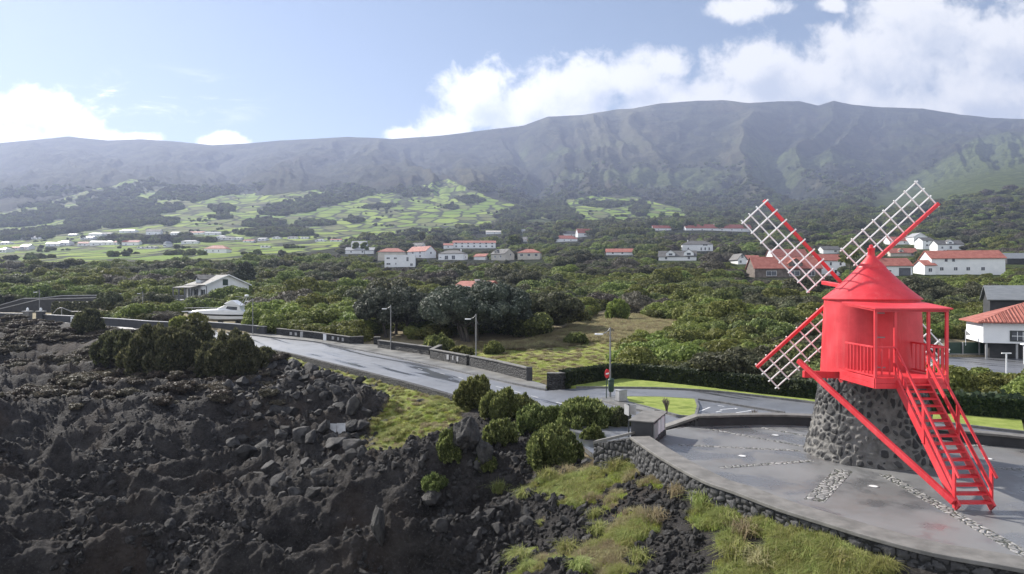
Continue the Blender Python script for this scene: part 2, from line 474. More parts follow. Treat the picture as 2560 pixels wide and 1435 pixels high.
def far_z(x, y):
    d = np.maximum(y, 40.0); px = CX + F * x / d
    fy = far_y(px, d)
    z = H + (CY - fy) * np.clip(d, FD[0], 3700) / F
    z = z - np.maximum(d - 3700, 0) * 0.22
    # gullies and spurs of the steep flank
    am = sstep(1500, 2300, d) * (1 - sstep(3350, 3720, d))
    q = px / 150 + 0.9 * fbm(px / 260, d / 900, 3, 5) + (d - 2400) / 2600 * np.where(px > 1300, 1.0, .4)
    gul = ridged(q, d / 5200, 4, 11) - 0.35
    z = z + am * 118 * gul * np.interp(px, [0, 900, 1300, 2560], [0.45, 0.6, 1, .55])
    z = z + am * 22 * fbm(px / 34, d / 90, 4, 3)
    z = z + sstep(3000, 3600, d) * (1 - sstep(3600, 3720, d)) * 6 * fbm(px / 25, d / 60, 3, 4)
    z = z + sstep(400, 900, d) * (1 - sstep(2000, 3000, d)) * 5 * fbm(x / 160, y / 160, 3, 9)
    z = z + sstep(130, 250, d) * (1 - sstep(900, 1500, d)) * 1.0 * fbm(x / 45, y / 45, 3, 8)
    return z
ctl = []
for px, py, z in ((0, 1435, -4.2), (300, 1435, -4.2), (600, 1435, -4.0), (900, 1435, -3.4), (-250, 1400, -4.2), (-250, 1000, -3.6), (-250, 850, -1.6), (-300, 802, .4), (0, 1250, -4.0), (300, 1250, -4.1), (600, 1250, -3.9), (900, 1250, -3.4),
                  (0, 1100, -3.7), (300, 1100, -3.7), (600, 1100, -3.6), (850, 1100, -3.1), (1000, 1180, -2.9), (0, 980, -3.0), (300, 980, -2.9), (500, 1000, -2.9), (700, 1000, -2.8), (850, 1010, -2.5), (950, 1060, -2.5),
                  (0, 880, -1.6), (200, 880, -1.7), (400, 905, -1.7), (560, 930, -1.9), (700, 930, -2.0), (0, 815, .2), (150, 825, .1), (330, 845, -.4), (480, 860, -.7),
                  (780, 905, -1.45), (900, 935, -1.5), (1000, 965, -1.5), (1100, 1000, -1.4), (930, 985, -1.9), (1050, 1060, -1.9), (1100, 1110, -2.2),
                  (1200, 1035, -1.4), (1300, 1060, -1.35), (1250, 1110, -1.8), (1400, 1100, -1.35), (1450, 1160, -1.5), (1330, 1200, -1.9), (1200, 1200, -2.4), (1100, 1270, -2.9), (1300, 1300, -2.3), (1150, 1435, -3.1), (1350, 1435, -2.6),
                  (1560, 1080, -.7), (1570, 1145, -.42), (1640, 1185, -.32), (1700, 1222, -.24), (1500, 1250, -1.5), (1600, 1330, -1.15), (1750, 1262, -.2), (1550, 1435, -1.8), (1750, 1435, -1.0), (1800, 1340, -.6), (1860, 1290, -.12), (1950, 1435, -.55), (1960, 1330, -.04), (2080, 1372, .02), (2200, 1405, .02), (2250, 1435, -.05), (2400, 1435, .05)):
    p = G(px, py, z); ctl.append((p.x, p.y, z))
ctl += [(2, 4, -3.0), (9, 6, -.8), (14, 7, -.3), (-8, 3, -4.2), (24, 8, -.4), (0, 10, -3.2), (-12, 10, -4.3), (5, 11, -1.6), (9.4, 11.8, .05), (11.5, 9.6, .02)]
ctl += [(27, 18, -1.2), (14, 22, -1.2), (20, 26, -1.3), (10, 32, -1.3), (16, 38, -1.2), (28, 32, -1.2), (34, 44, -1.2), (45, 54, -1.2), (55, 66, -1.0), (34, 62, -1.2), (20, 48, -.8), (48, 30, -1.2)]
for p in KF + KN: ctl.append((p.x, p.y, p.z - 0.25))
for px, d, z in ((1300, 62, -.85), (1450, 55, -.9), (1400, 75, -.2), (1520, 68, -.5), (1520, 90, .9), (1600, 85, .8), (1250, 80, .1), (1700, 60, -.7), (1800, 75, .3), (1950, 60, -.6), (2100, 75, .2), (1100, 75, -.6), (1000, 88, .1), (850, 95, .3), (720, 97, .3)):
    ctl.append(((px - CX) * d / F, d, z))
for px in (-300, 0, 300, 600, 900, 1200, 1500, 1800, 2100, 2400, 2800):
    for d in (112, 135):
        x = (px - CX) * d / F; ctl.append((x, d, float(far_z(np.array([x]), np.array([float(d)]))[0])))
ctl = np.array(ctl)
def _U(r2): return r2 * np.log(r2 + 1e-6)
def _tps(c):
    n = len(c); K = _U(((c[:, None, :2] - c[None, :, :2]) ** 2).sum(-1) / 2500) + np.eye(n) * 0.004
    Pm = np.c_[np.ones(n), c[:, :2] / 50]; A = np.block([[K, Pm], [Pm.T, np.zeros((3, 3))]])
    return np.linalg.solve(A, np.r_[c[:, 2], 0, 0, 0])
TW = _tps(ctl)
def near_z(x, y):
    x = np.asarray(x, float); sh = x.shape; x = x.ravel(); y = np.asarray(y, float).ravel(); out = np.empty(x.size)
    for i in range(0, x.size, 40000):
        xs, ys = x[i:i + 40000], y[i:i + 40000]
        u = _U(((xs[:, None] - ctl[None, :, 0]) ** 2 + (ys[:, None] - ctl[None, :, 1]) ** 2) / 2500)
        out[i:i + 40000] = u @ TW[:-3] + TW[-3] + TW[-2] * xs / 50 + TW[-1] * ys / 50
    return out.reshape(sh)
def zbase(x, y):
    x = np.asarray(x, float); y = np.asarray(y, float)
    wv = sstep(108, 138, y)
    zn = near_z(x, np.minimum(y, 140)) if np.any(wv < 1) else 0
    return zn * (1 - wv) + far_z(x, y) * wv
def zt(x, y): return float(zbase(np.array([x]), np.array([y]))[0])
def ground_at(px, py, d0=40.0, d1=3600.0):
    """the first place along a sight line where it meets the ground"""
    ds = np.exp(np.linspace(math.log(d0), math.log(d1), 1500)); xs = (px - CX) * ds / F
    zr = H + (CY - py) * ds / F
    below = zr - zbase(xs, ds) <= 0
    i = int(np.argmax(below)) if below.any() else len(ds) - 1
    return Vector((xs[i], ds[i], zr[i]))

# lava side of the road
lava_line = [(p.x, p.y) for p in left_near] + [(p.x, p.y) for p in KN[:-1]]
lava_poly = [(-140, 104)] + [(left_near[0].x, left_near[0].y)] + lava_line + [(2.2, 29.5), (3.2, 26.5), (4.3, 24.4)] + [(p.x, p.y) for p in near_edge] + [(40, 16), (60, -10), (-140, -10)]
def pxy(x, y, z): return CX + F * x / y, CY - F * (z - H) / y
def soft_in(polypx, px, py, soft):
    closed = polypx + [polypx[0]]
    d = dist_line(closed, px, py); m = inside(polypx, px, py)
    return np.clip(0.5 + np.where(m, d, -d) / soft * 0.5, 0, 1)
def world_poly(polypx, z):
    return [(G(x, y, z).x, G(x, y, z).y) for x, y in polypx]
verge = [(660, 882), (760, 898), (900, 930), (1000, 958), (1144, 995), (1175, 1030), (1120, 1062), (1040, 1085), (990, 1110), (930, 1108), (905, 1080), (935, 1040), (975, 1000), (945, 968), (880, 945), (790, 918), (700, 905)]
terrace_slope = [(1540, 1118), (1600, 1130), (1700, 1185), (1850, 1245), (2000, 1322), (2200, 1385), (2560, 1445), (2700, 1560), (1760, 1560), (1800, 1420), (1760, 1330), (1700, 1280), (1640, 1235), (1560, 1215), (1450, 1225), (1340, 1190), (1330, 1150), (1440, 1150)]
gully_grass = [(1500, 1240), (1570, 1260), (1560, 1330), (1640, 1340), (1660, 1420), (1560, 1450), (1440, 1420), (1430, 1360), (1500, 1320)]
verge_w = world_poly(verge, -1.6); slope_w = world_poly(terrace_slope, -0.9); gully_w = world_poly(gully_grass, -1.7)
gully_b = world_poly([(1260, 1330), (1330, 1290), (1400, 1330), (1500, 1400), (1620, 1435), (1250, 1440), (1200, 1400)], -2.2)
far_scrub_w = world_poly([(-300, 800), (0, 812), (150, 822), (300, 836), (380, 860), (300, 900), (200, 880), (60, 890), (-300, 900)], -0.8)
def soft_w(poly, x, y, s):
    c = poly + [poly[0]]; d = dist_line(c, x, y); m = inside(poly, x, y)
    return np.clip(0.5 + np.where(m, d, -d) / s * 0.5, 0, 1)
def grass_amount(x, y):
    n = fbm(x * 0.9, y * 0.9, 4, 21); n2 = fbm(x * 0.35, y * 0.35, 3, 22)
    g = np.maximum(soft_w(verge_w, x, y, 1.3) * 1.25 + n * 0.45 - .05, np.minimum(soft_w(slope_w, x, y, 0.9) * .98 + n * 1.3 + n2 * .6 - .13, soft_w(slope_w, x, y, 0.9) * 1.6))
    g = np.maximum(g, np.minimum(soft_w(gully_w, x, y, 0.8) * 0.75 + n * 0.9 - .1, soft_w(gully_w, x, y, .8) * 1.5))
    g = np.maximum(g, np.minimum(soft_w(gully_b, x, y, 0.8) * 0.55 + n * 0.95 - .12, soft_w(gully_b, x, y, .8) * 1.2))
    g = np.maximum(g, soft_w(far_scrub_w, x, y, 6) * (0.25 + n * 0.5))
    return np.clip(g, 0, 1.2)
def lava_relief(x, y):
    """clinker ridges, blocks and crust of the lava field"""
    wx = x + 2.2 * fbm(x * 0.16, y * 0.16, 3, 31); wy = y + 2.2 * fbm(x * 0.16 + 9, y * 0.16 - 4, 3, 32)
    r1 = ridged(wx * 0.085 + .3, wy * 0.20, 3, 41) - 0.3
    r2 = ridged(wx * 0.32, wy * 0.46, 4, 42) - 0.3
    b3 = np.abs(fbm(wx * 0.9, wy * 1.05, 4, 43)) * 2
    f1, f2, idd = cells(wx * 0.75, wy * 0.75, 44)
    blk = np.clip((f2 - f1) * 2.2, 0, 1) * (idd - 0.35)
    g1, g2, id2 = cells(x * 2.3, y * 2.3, 45)
    blk2 = np.clip((g2 - g1) * 2.4, 0, 1) * (id2 - 0.3)
    nearf = 1 - sstep(30, 62, y); mid = 1 - 0.30 * sstep(45, 85, y)
    return mid * (2.1 * r1 + 0.85 * r2 + 0.26 * b3 + 0.30 * blk) + nearf * (0.17 * blk2 + 0.09 * fbm(x * 4.2, y * 4.2, 4, 46, 2.1, .6))
def zsurf(x, y):
    """finished height of the near ground"""
    x = np.asarray(x, float); y = np.asarray(y, float)
    z = zbase(x, y)
    lava = inside(lava_poly, x, y)
    dl = np.minimum(dist_line(lava_line + [(2.2, 29.5), (4.3, 24.4)] + [(p.x, p.y) for p in near_edge], x, y), 30)
    g = grass_amount(x, y)
    # calmer where grass grows and beside the road and the terrace wall
    amp = sstep(0.3, 4.5, dl) * (1 - 0.62 * np.clip(g, 0, 1))
    slope_amp = np.where((x > 2.0) & (y < 32), 0.5, 1.0)
    z = z + np.where(lava, lava_relief(x, y) * amp * slope_amp + 0.10 * fbm(x * 1.6, y * 1.6, 4, 51) * np.clip(g, 0, 1), 0)
    z = np.where(~lava, z + 0.18 * fbm(x * 0.35, y * 0.35, 4, 52) * sstep(45, 60, y), z)
    rd = inside(road_poly, x, y) | inside(park_poly, x, y)
    z = np.where(rd, np.minimum(z, np.interp(y, [0, 62, 75, 84, 100, 118, 150, 200], [ZR, ZR, -0.95, -0.45, 0.15, 0.6, 1.2, 2.0]) - 0.3), z)
    z = np.where(inside(plaza_poly, x, y), -1.35, z)
    return z
def zs(x, y): return float(zsurf(np.array([x]), np.array([y]))[0])
# ------------------------------------------------------------------ setting materials
def mat_lava():
    m, k, b, out, P = new_mat('lava')
    at = k.n('ShaderNodeAttribute', attribute_name='grass')
    n1 = k.noise(P, 1.3, 7, 0.65); n2 = k.noise(P, 14, 6, 0.7); n3 = k.noise(P, 0.25, 3, 0.5)
    rock = k.mix(k.smooth(n1, 0.3, 0.7), (0.021, 0.0195, 0.019), (0.062, 0.057, 0.054))
    rock = k.mix(k.smooth(n2, 0.52, 0.75), rock, (0.115, 0.108, 0.103))
    rock = k.mix(k.math('MULTIPLY', k.smooth(n3, 0.5, 0.75), 0.5), rock, (0.07, 0.052, 0.04))
    gn = k.noise(P, 2.6, 5, 0.6); gn2 = k.noise(P, 18, 4, 0.65)
    gr = k.mix(k.smooth(gn, 0.35, 0.65), (0.18, 0.215, 0.05), (0.33, 0.36, 0.115))
    gr = k.mix(k.smooth(gn2, 0.45, 0.7), gr, (0.30, 0.27, 0.13))
    f = k.smooth(k.math('MULTIPLY_ADD', k.math('SUBTRACT', gn2, 0.5), 0.5, at.outputs['Fac']), 0.42, 0.58)
    # dry brown ends of the grass where it thins out
    br = k.mix(0.6, gr, (0.16, 0.10, 0.05))
    gr = k.mix(k.smooth(at.outputs['Fac'], 0.8, 0.5), gr, br)
    k.l(k.mix(f, rock, gr), b.inputs['Base Color'])
    b.inputs['Roughness'].default_value = 0.85
    b.inputs['Specular IOR Level'].default_value = 0.12
    v = k.n('ShaderNodeTexVoronoi', feature='F1'); v.inputs['Scale'].default_value = 6.0; k.l(P, v.inputs['Vector'])
    h = k.math('ADD', k.math('MULTIPLY', k.noise(P, 9, 8, 0.72), 1.0), k.math('MULTIPLY', v.outputs['Distance'], -0.5))
    bump(k, b, h, 0.16, 1.0)
    return m
def mat_meadow():
    m, k, b, out, P = new_mat('meadow_grass')
    at = k.n('ShaderNodeAttribute', attribute_name='dry')
    n1 = k.noise(P, 0.9, 6, 0.65); n2 = k.noise(P, 6, 5, 0.7)
    gr = k.mix(k.smooth(n1, 0.35, 0.65), (0.24, 0.25, 0.075), (0.37, 0.37, 0.14))
    gr = k.mix(k.smooth(n2, 0.6, 0.72), gr, (0.17, 0.14, 0.07))
    dry = k.mix(k.smooth(n2, 0.35, 0.65), (0.19, 0.155, 0.10), (0.36, 0.305, 0.19))
    f = k.smooth(k.math('MULTIPLY_ADD', k.math('SUBTRACT', n1, 0.5), 0.9, at.outputs['Fac']), 0.4, 0.6)
    k.l(k.mix(f, gr, dry), b.inputs['Base Color'])
    b.inputs['Roughness'].default_value = 0.9; b.inputs['Specular IOR Level'].default_value = 0.15
    bump(k, b, k.noise(P, 5, 7, 0.7), 0.25, 0.9)
    return m
def mat_hill():
    m, k, b, out, P = new_mat('hillside')
    fa = k.n('ShaderNodeAttribute', attribute_name='field'); wa = k.n('ShaderNodeAttribute', attribute_name='wood'); gg = k.n('ShaderNodeAttribute', attribute_name='sunny')
    n1 = k.noise(P, 0.012, 7, 0.65); n2 = k.noise(P, 0.05, 6, 0.7); n3 = k.noise(P, 0.004, 4, 0.55)
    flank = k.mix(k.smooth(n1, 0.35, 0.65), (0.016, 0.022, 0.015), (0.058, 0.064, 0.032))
    sa = k.n('ShaderNodeAttribute', attribute_name='spur')
    flank = k.mix(k.smooth(n2, 0.55, 0.75), flank, (0.085, 0.085, 0.045))
    flank = k.mix(k.math('MULTIPLY', k.smooth(k.math('MULTIPLY_ADD', k.math('SUBTRACT', n2, 0.5), 0.6, sa.outputs['Fac']), 0.45, 0.75), 0.85), flank, (0.13, 0.125, 0.075))
    flank = k.mix(k.math('MULTIPLY', k.smooth(n3, 0.55, 0.7), 0.5), flank, (0.07, 0.055, 0.04))
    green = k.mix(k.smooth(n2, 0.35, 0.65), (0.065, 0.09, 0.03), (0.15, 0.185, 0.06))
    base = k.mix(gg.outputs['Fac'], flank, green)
    # pastures parted by stone walls
    mp = k.n('ShaderNodeMapping'); mp.inputs['Scale'].default_value = (1 / 36, 1 / 58, 0); mp.inputs['Rotation'].default_value = (0, 0, R(9)); k.l(P, mp.inputs[0])
    wp = k.n('ShaderNodeTexNoise'); wp.inputs['Scale'].default_value = 1.2; wp.inputs['Detail'].default_value = 2; k.l(mp.outputs[0], wp.inputs['Vector'])
    vm = k.n('ShaderNodeVectorMath', operation='SCALE'); k.l(wp.outputs['Color'], vm.inputs[0]); vm.inputs[3].default_value = 0.35
    va = k.n('ShaderNodeVectorMath', operation='ADD'); k.l(mp.outputs[0], va.inputs[0]); k.l(vm.outputs[0], va.inputs[1])
    ve = k.n('ShaderNodeTexVoronoi', feature='DISTANCE_TO_EDGE'); ve.inputs['Scale'].default_value = 1.0; ve.inputs['Randomness'].default_value = 0.8; k.l(va.outputs[0], ve.inputs['Vector'])
    vc = k.n('ShaderNodeTexVoronoi', feature='F1'); vc.inputs['Scale'].default_value = 1.0; vc.inputs['Randomness'].default_value = 0.8; k.l(va.outputs[0], vc.inputs['Vector'])
    sc = k.n('ShaderNodeSeparateColor'); k.l(vc.outputs['Color'], sc.inputs[0])
    past = k.mix(sc.outputs[0], (0.13, 0.21, 0.03), (0.26, 0.33, 0.06))
    past = k.mix(k.smooth(sc.outputs[1], 0.66, 0.76), past, (0.135, 0.14, 0.06))
    past = k.mix(k.smooth(sc.outputs[2], 0.86, 0.9), past, (0.04, 0.05, 0.025))
    past = k.mix(k.smooth(k.noise(P, 0.03, 4, 0.6), 0.45, 0.7), past, (0.17, 0.22, 0.05))
    wl = k.math('SUBTRACT', 1.0, k.smooth(k.math('MULTIPLY_ADD', k.math('SUBTRACT', n2, 0.5), 0.03, ve.outputs['Distance']), 0.03, 0.12))
    past = k.mix(wl, past, (0.03, 0.036, 0.022))
    col = k.mix(k.smooth(fa.outputs['Fac'], 0.4, 0.6), base, past)
    wood = k.mix(n2, (0.016, 0.024, 0.013), (0.04, 0.052, 0.022))
    col = k.mix(k.smooth(wa.outputs['Fac'], 0.4, 0.6), col, wood)
    k.l(col, b.inputs['Base Color'])
    b.inputs['Roughness'].default_value = 0.95; b.inputs['Specular IOR Level'].default_value = 0.1
    h = k.math('MULTIPLY', k.math('ADD', k.noise(P, 0.06, 7, 0.75), k.math('MULTIPLY', n1, 1.5)), k.math('SUBTRACT', 1.0, k.math('MULTIPLY', k.smooth(fa.outputs['Fac'], 0.4, 0.6), 0.9)))
    bump(k, b, h, 26.0, 1.0)
    return m
def mat_asphalt():
    m, k, b, out, P = new_mat('wet_asphalt')
    n1 = k.noise(P, 0.35, 5, 0.6); n2 = k.noise(P, 60, 3, 0.6); n3 = k.noise(P, 1.6, 5, 0.65)
    c = k.mix(k.smooth(n1, 0.35, 0.65), (0.10, 0.104, 0.114), (0.145, 0.15, 0.165))
    c = k.mix(k.math('MULTIPLY', k.smooth(n3, 0.56, 0.66), 0.55), c, (0.03, 0.032, 0.036))
    k.l(c, b.inputs['Base Color'])
    s0 = k.n('ShaderNodeMapping'); s0.inputs['Rotation'].default_value = (0, 0, R(56)); k.l(P, s0.inputs[0])
    st = k.n('ShaderNodeMapping'); st.inputs['Scale'].default_value = (.10, 1.15, 1); k.l(s0.outputs[0], st.inputs[0])
    pud = k.smooth(k.noise(st.outputs[0], 0.6, 6, 0.6, 0.6), 0.54, 0.62)
    c = k.mix(k.math('MULTIPLY', pud, 0.7), c, (0.022, 0.024, 0.028)); k.l(c, b.inputs['Base Color'])
    k.l(k.math('MULTIPLY_ADD', pud, -0.42, 0.56), b.inputs['Roughness'])
    b.inputs['Specular IOR Level'].default_value = 1.0; b.inputs['Coat Weight'].default_value = 0.6; b.inputs['Coat Roughness'].default_value = 0.42
    return m
def mat_terrace():
    m, k, b, out, P = new_mat('terrace_concrete')
    n1 = k.noise(P, 0.3, 5, 0.6); n3 = k.noise(P, 1.1, 6, 0.65); n2 = k.noise(P, 45, 4, 0.6)
    c = k.mix(k.smooth(n1, 0.35, 0.65), (0.135, 0.135, 0.133), (0.195, 0.195, 0.193))
    c = k.mix(k.math('MULTIPLY', k.smooth(k.noise(P, 0.42, 4, 0.6, 0.3), 0.5, 0.72), 0.55), c, (0.135, 0.115, 0.10))
    c = k.mix(k.math('MULTIPLY', k.smooth(k.noise(P, 0.55, 5, 0.6, 0.4), 0.48, 0.6), 0.45), c, (0.075, 0.078, 0.085))
    c = k.mix(k.math('MULTIPLY', k.smooth(n2, 0.6, 0.75), 0.25), c, (0.24, 0.24, 0.24))
    k.l(c, b.inputs['Base Color'])
    k.l(k.math('MULTIPLY_ADD', k.smooth(k.noise(P, 0.55, 5, 0.6, 0.4), 0.48, 0.6), -0.3, 0.55), b.inputs['Roughness'])
    b.inputs['Specular IOR Level'].default_value = 0.65
    bump(k, b, n2, 0.005, 0.5)
    return m
def mat_stone(name, dark, light, mortar, scale, mscale=0.10, rough=0.75, bd=0.05, stretch=(1, 1, 1.5), attr=None):
    m, k, b, out, P = new_mat(name)
    mp = k.n('ShaderNodeMapping'); mp.inputs['Scale'].default_value = stretch; k.l(P, mp.inputs[0])
    wn = k.n('ShaderNodeTexNoise'); wn.inputs['Scale'].default_value = scale * 0.8; k.l(mp.outputs[0], wn.inputs['Vector'])
    vs = k.n('ShaderNodeVectorMath', operation='SCALE'); k.l(wn.outputs['Color'], vs.inputs[0]); vs.inputs[3].default_value = 0.5 / scale
    va = k.n('ShaderNodeVectorMath', operation='ADD'); k.l(mp.outputs[0], va.inputs[0]); k.l(vs.outputs[0], va.inputs[1])
    e = k.n('ShaderNodeTexVoronoi', feature='DISTANCE_TO_EDGE'); e.inputs['Scale'].default_value = scale; k.l(va.outputs[0], e.inputs['Vector'])
    c = k.n('ShaderNodeTexVoronoi', feature='F1'); c.inputs['Scale'].default_value = scale; k.l(va.outputs[0], c.inputs['Vector'])
    sc = k.n('ShaderNodeSeparateColor'); k.l(c.outputs['Color'], sc.inputs[0])
    fine = k.noise(P, 22, 5, 0.7)
    st = k.mix(sc.outputs[0], dark, light)
    st = k.mix(k.smooth(fine, 0.5, 0.8), st, tuple(min(1, q * 1.7) for q in light))
    mo = k.smooth(e.outputs['Distance'], mscale * 0.4, mscale)
    k.l(k.mix(mo, mortar, st), b.inputs['Base Color'])
    b.inputs['Roughness'].default_value = rough
    bump(k, b, k.math('ADD', k.math('MULTIPLY', k.smooth(e.outputs['Distance'], 0.0, 0.25), 1.0), k.math('MULTIPLY', fine, 0.3)), bd, 1.0)
    return m
def mat_attr_stone(name, mortar, dark, light, rough=0.8):
    """stone or mortar by the mesh's own relief"""
    m, k, b, out, P = new_mat(name)
    a = k.n('ShaderNodeAttribute', attribute_name='mortar'); t = k.n('ShaderNodeAttribute', attribute_name='tone')
    fine = k.noise(P, 16, 6, 0.7)
    st = k.mix(t.outputs['Fac'], dark, light)
    st = k.mix(k.smooth(fine, 0.5, 0.8), st, tuple(q * 1.6 for q in light))
    mo = k.mix(k.smooth(k.noise(P, 5, 5, 0.6), 0.35, 0.7), mortar, tuple(q * 0.6 for q in mortar))
    k.l(k.mix(k.smooth(k.math('MULTIPLY_ADD', k.math('SUBTRACT', fine, 0.5), 0.35, a.outputs['Fac']), 0.4, 0.6), st, mo), b.inputs['Base Color'])
    b.inputs['Roughness'].default_value = rough
    bump(k, b, fine, 0.03, 0.9)
    return m
def mat_leaf(name, dark, light, tip=None, rnd=0.35, trans=0.25, patch=0.45):
    m = bpy.data.materials.new(name); m.use_nodes = True
    t = m.node_tree; t.nodes.clear(); k = NT(t)
    out = k.n('ShaderNodeOutputMaterial')
    geo = k.n('ShaderNodeNewGeometry'); oi = k.n('ShaderNodeObjectInfo'); tc = k.n('ShaderNodeTexCoord')
    f = k.math('MULTIPLY_ADD', geo.outputs['Random Per Island'], 0.75, 0.0)
    f = k.math('ADD', f, k.math('MULTIPLY', k.math('SUBTRACT', k.noise(geo.outputs['Position'], patch, 3, 0.6), 0.4), 1.2), clamp=True)
    c = k.mix(f, dark, light)
    if tip is not None:
        c = k.mix(k.math('MULTIPLY', k.math('GREATER_THAN', geo.outputs['Random Per Island'], 0.8), 0.8), c, tip)
    hs = k.n('ShaderNodeHueSaturation')
    k.l(k.math('MULTIPLY_ADD', oi.outputs['Random'], rnd * 2, 1 - rnd), hs.inputs['Value'])
    k.l(k.math('MULTIPLY_ADD', oi.outputs['Random'], 0.05, 0.475), hs.inputs['Hue'])
    k.l(c, hs.inputs['Color']); c = hs.outputs[0]
    d = k.n('ShaderNodeBsdfPrincipled'); k.l(c, d.inputs['Base Color']); d.inputs['Roughness'].default_value = 0.6; d.inputs['Specular IOR Level'].default_value = 0.25
    tr = k.n('ShaderNodeBsdfTranslucent'); k.l(c, tr.inputs['Color'])
    mx = k.n('ShaderNodeMixShader'); mx.inputs[0].default_value = trans
    k.l(d.outputs[0], mx.inputs[1]); k.l(tr.outputs[0], mx.inputs[2]); k.l(mx.outputs[0], out.inputs[0])
    return m

M_lava = mat_lava(); M_meadow = mat_meadow(); M_hill = mat_hill(); M_asph = mat_asphalt(); M_terr = mat_terrace()
M_wallstone = mat_stone('basalt_wall', (0.016, 0.016, 0.017), (0.055, 0.054, 0.054), (0.012, 0.012, 0.012), 4.2)
M_millstone = mat_attr_stone('mill_stone', (0.19, 0.182, 0.17), (0.018, 0.018, 0.019), (0.06, 0.059, 0.059))
M_drystone = mat_attr_stone('terrace_stone', (0.018, 0.018, 0.018), (0.025, 0.025, 0.026), (0.085, 0.083, 0.083))
M_cap = simple('cap_concrete', (0.12, 0.115, 0.105), (0.20, 0.19, 0.175), 2.5, 0.7, 30, 0.006)
M_palecap = simple('pale_cap', (0.30, 0.30, 0.30), (0.42, 0.42, 0.42), 2.5, 0.5, 30, 0.004)
M_darkwall = simple('dark_render', (0.028, 0.029, 0.031), (0.05, 0.05, 0.053), 1.5, 0.7, 20, 0.01)
M_pave = simple('wet_pavement', (0.14, 0.135, 0.125), (0.22, 0.215, 0.20), 0.8, 0.35, 40, 0.004, rough2=0.6)
M_kerb = simple('kerb_stone', (0.10, 0.10, 0.10), (0.19, 0.185, 0.18), 4, 0.5, 30, 0.005)
M_lawn = simple('lawn', (0.22, 0.28, 0.065), (0.34, 0.39, 0.11), 1.6, 0.9, 55, 0.05, spec=0.1, detail=8)
M_cobble = mat_stone('cobble', (0.16, 0.16, 0.155), (0.34, 0.33, 0.32), (0.05, 0.055, 0.04), 5.5, 0.09, 0.6, 0.03, (1, 1, 1))
M_red = None
def mat_red():
    m, k, b, out, P = new_mat('red_paint')
    n = k.noise(P, 1.4, 5, 0.6); n2 = k.noise(P, 30, 4, 0.6)
    c = k.mix(k.smooth(n, 0.35, 0.7), (0.58, 0.026, 0.036), (0.70, 0.05, 0.062))
    sm = k.n('ShaderNodeMapping'); sm.inputs['Scale'].default_value = (5, 5, .35); k.l(P, sm.inputs[0])
    c = k.mix(k.math('MULTIPLY', k.smooth(k.noise(sm.outputs[0], 1.3, 6, 0.65), 0.5, 0.72), 0.4), c, (0.66, 0.12, 0.12))
    c = k.mix(k.math('MULTIPLY', k.smooth(k.noise(sm.outputs[0], 2.1, 5, 0.6), 0.58, 0.75), 0.5), c, (0.36, 0.018, 0.022))
    c = k.mix(k.math('MULTIPLY', k.smooth(n2, 0.62, 0.8), 0.2), c, (0.5, 0.06, 0.06))
    k.l(c, b.inputs['Base Color'])
    k.l(k.math('MULTIPLY_ADD', n, 0.3, 0.32), b.inputs['Roughness'])
    b.inputs['Specular IOR Level'].default_value = 0.5
    bump(k, b, n2, 0.003, 0.4)
    return m
M_red = mat_red()
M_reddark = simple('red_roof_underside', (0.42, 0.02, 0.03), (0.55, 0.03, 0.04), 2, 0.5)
M_lattice = simple('white_lattice_paint', (0.80, 0.79, 0.78), (0.88, 0.87, 0.86), 5, 0.5, 40, 0.003)
M_white = simple('white_render', (0.76, 0.77, 0.78), (0.86, 0.86, 0.86), 0.5, 0.75, 12, 0.006, rnd=0.12)
M_barn = simple('brown_stone', (0.10, 0.08, 0.065), (0.20, 0.165, 0.14), 1.2, 0.85, 6, 0.03)
M_cream = simple('cream_render', (0.50, 0.46, 0.40), (0.62, 0.58, 0.50), 0.5, 0.75, 12, 0.006)
M_glass = simple('window_glass', (0.03, 0.035, 0.045), (0.07, 0.08, 0.10), 0.8, 0.12)
M_grey = simple('galvanised', (0.20, 0.20, 0.20), (0.30, 0.30, 0.30), 3, 0.45, metallic=0.4)
M_dark = simple('dark_metal', (0.025, 0.03, 0.03), (0.05, 0.055, 0.055), 3, 0.5)
M_green = simple('dark_green_paint', (0.012, 0.035, 0.022), (0.02, 0.05, 0.032), 3, 0.5)
M_bark = simple('bark', (0.05, 0.042, 0.036), (0.12, 0.105, 0.09), 2, 0.9, 9, 0.04, stretch=(3, 3, 0.6))
M_paint = simple('road_paint', (0.55, 0.55, 0.56), (0.72, 0.72, 0.72), 6, 0.5)
def mat_tiles(name, c1, c2):
    m, k, b, out, P = new_mat(name)
    wv = k.n('ShaderNodeTexWave'); wv.wave_type = 'BANDS'; wv.bands_direction = 'X'; wv.inputs['Scale'].default_value = 1.1; wv.inputs['Distortion'].default_value = 0.3; k.l(P, wv.inputs['Vector'])
    w2 = k.n('ShaderNodeTexWave'); w2.wave_type = 'BANDS'; w2.bands_direction = 'Z'; w2.inputs['Scale'].default_value = 1.6; k.l(P, w2.inputs['Vector'])
    n = k.noise(P, 0.9, 6, 0.65); n2 = k.noise(P, 7, 3, 0.6)
    c = k.mix(k.smooth(n, 0.3, 0.7), c1, c2)
    c = k.mix(k.math('MULTIPLY', k.smooth(n2, 0.5, 0.75), 0.45), c, tuple(q * 0.5 for q in c1))
    k.l(c, b.inputs['Base Color']); b.inputs['Roughness'].default_value = 0.7
    bump(k, b, k.math('ADD', wv.outputs['Fac'], k.math('MULTIPLY', w2.outputs['Fac'], 0.5)), 0.06, 0.8)
    oi = None
    return m
M_tile = mat_tiles('red_tiles', (0.29, 0.08, 0.055), (0.42, 0.15, 0.11))
M_slate = mat_tiles('grey_tiles', (0.075, 0.072, 0.07), (0.15, 0.145, 0.14))
M_sheet = simple('grey_sheet', (0.16, 0.17, 0.18), (0.24, 0.25, 0.26), 1, 0.5, stretch=(1, 8, 1))
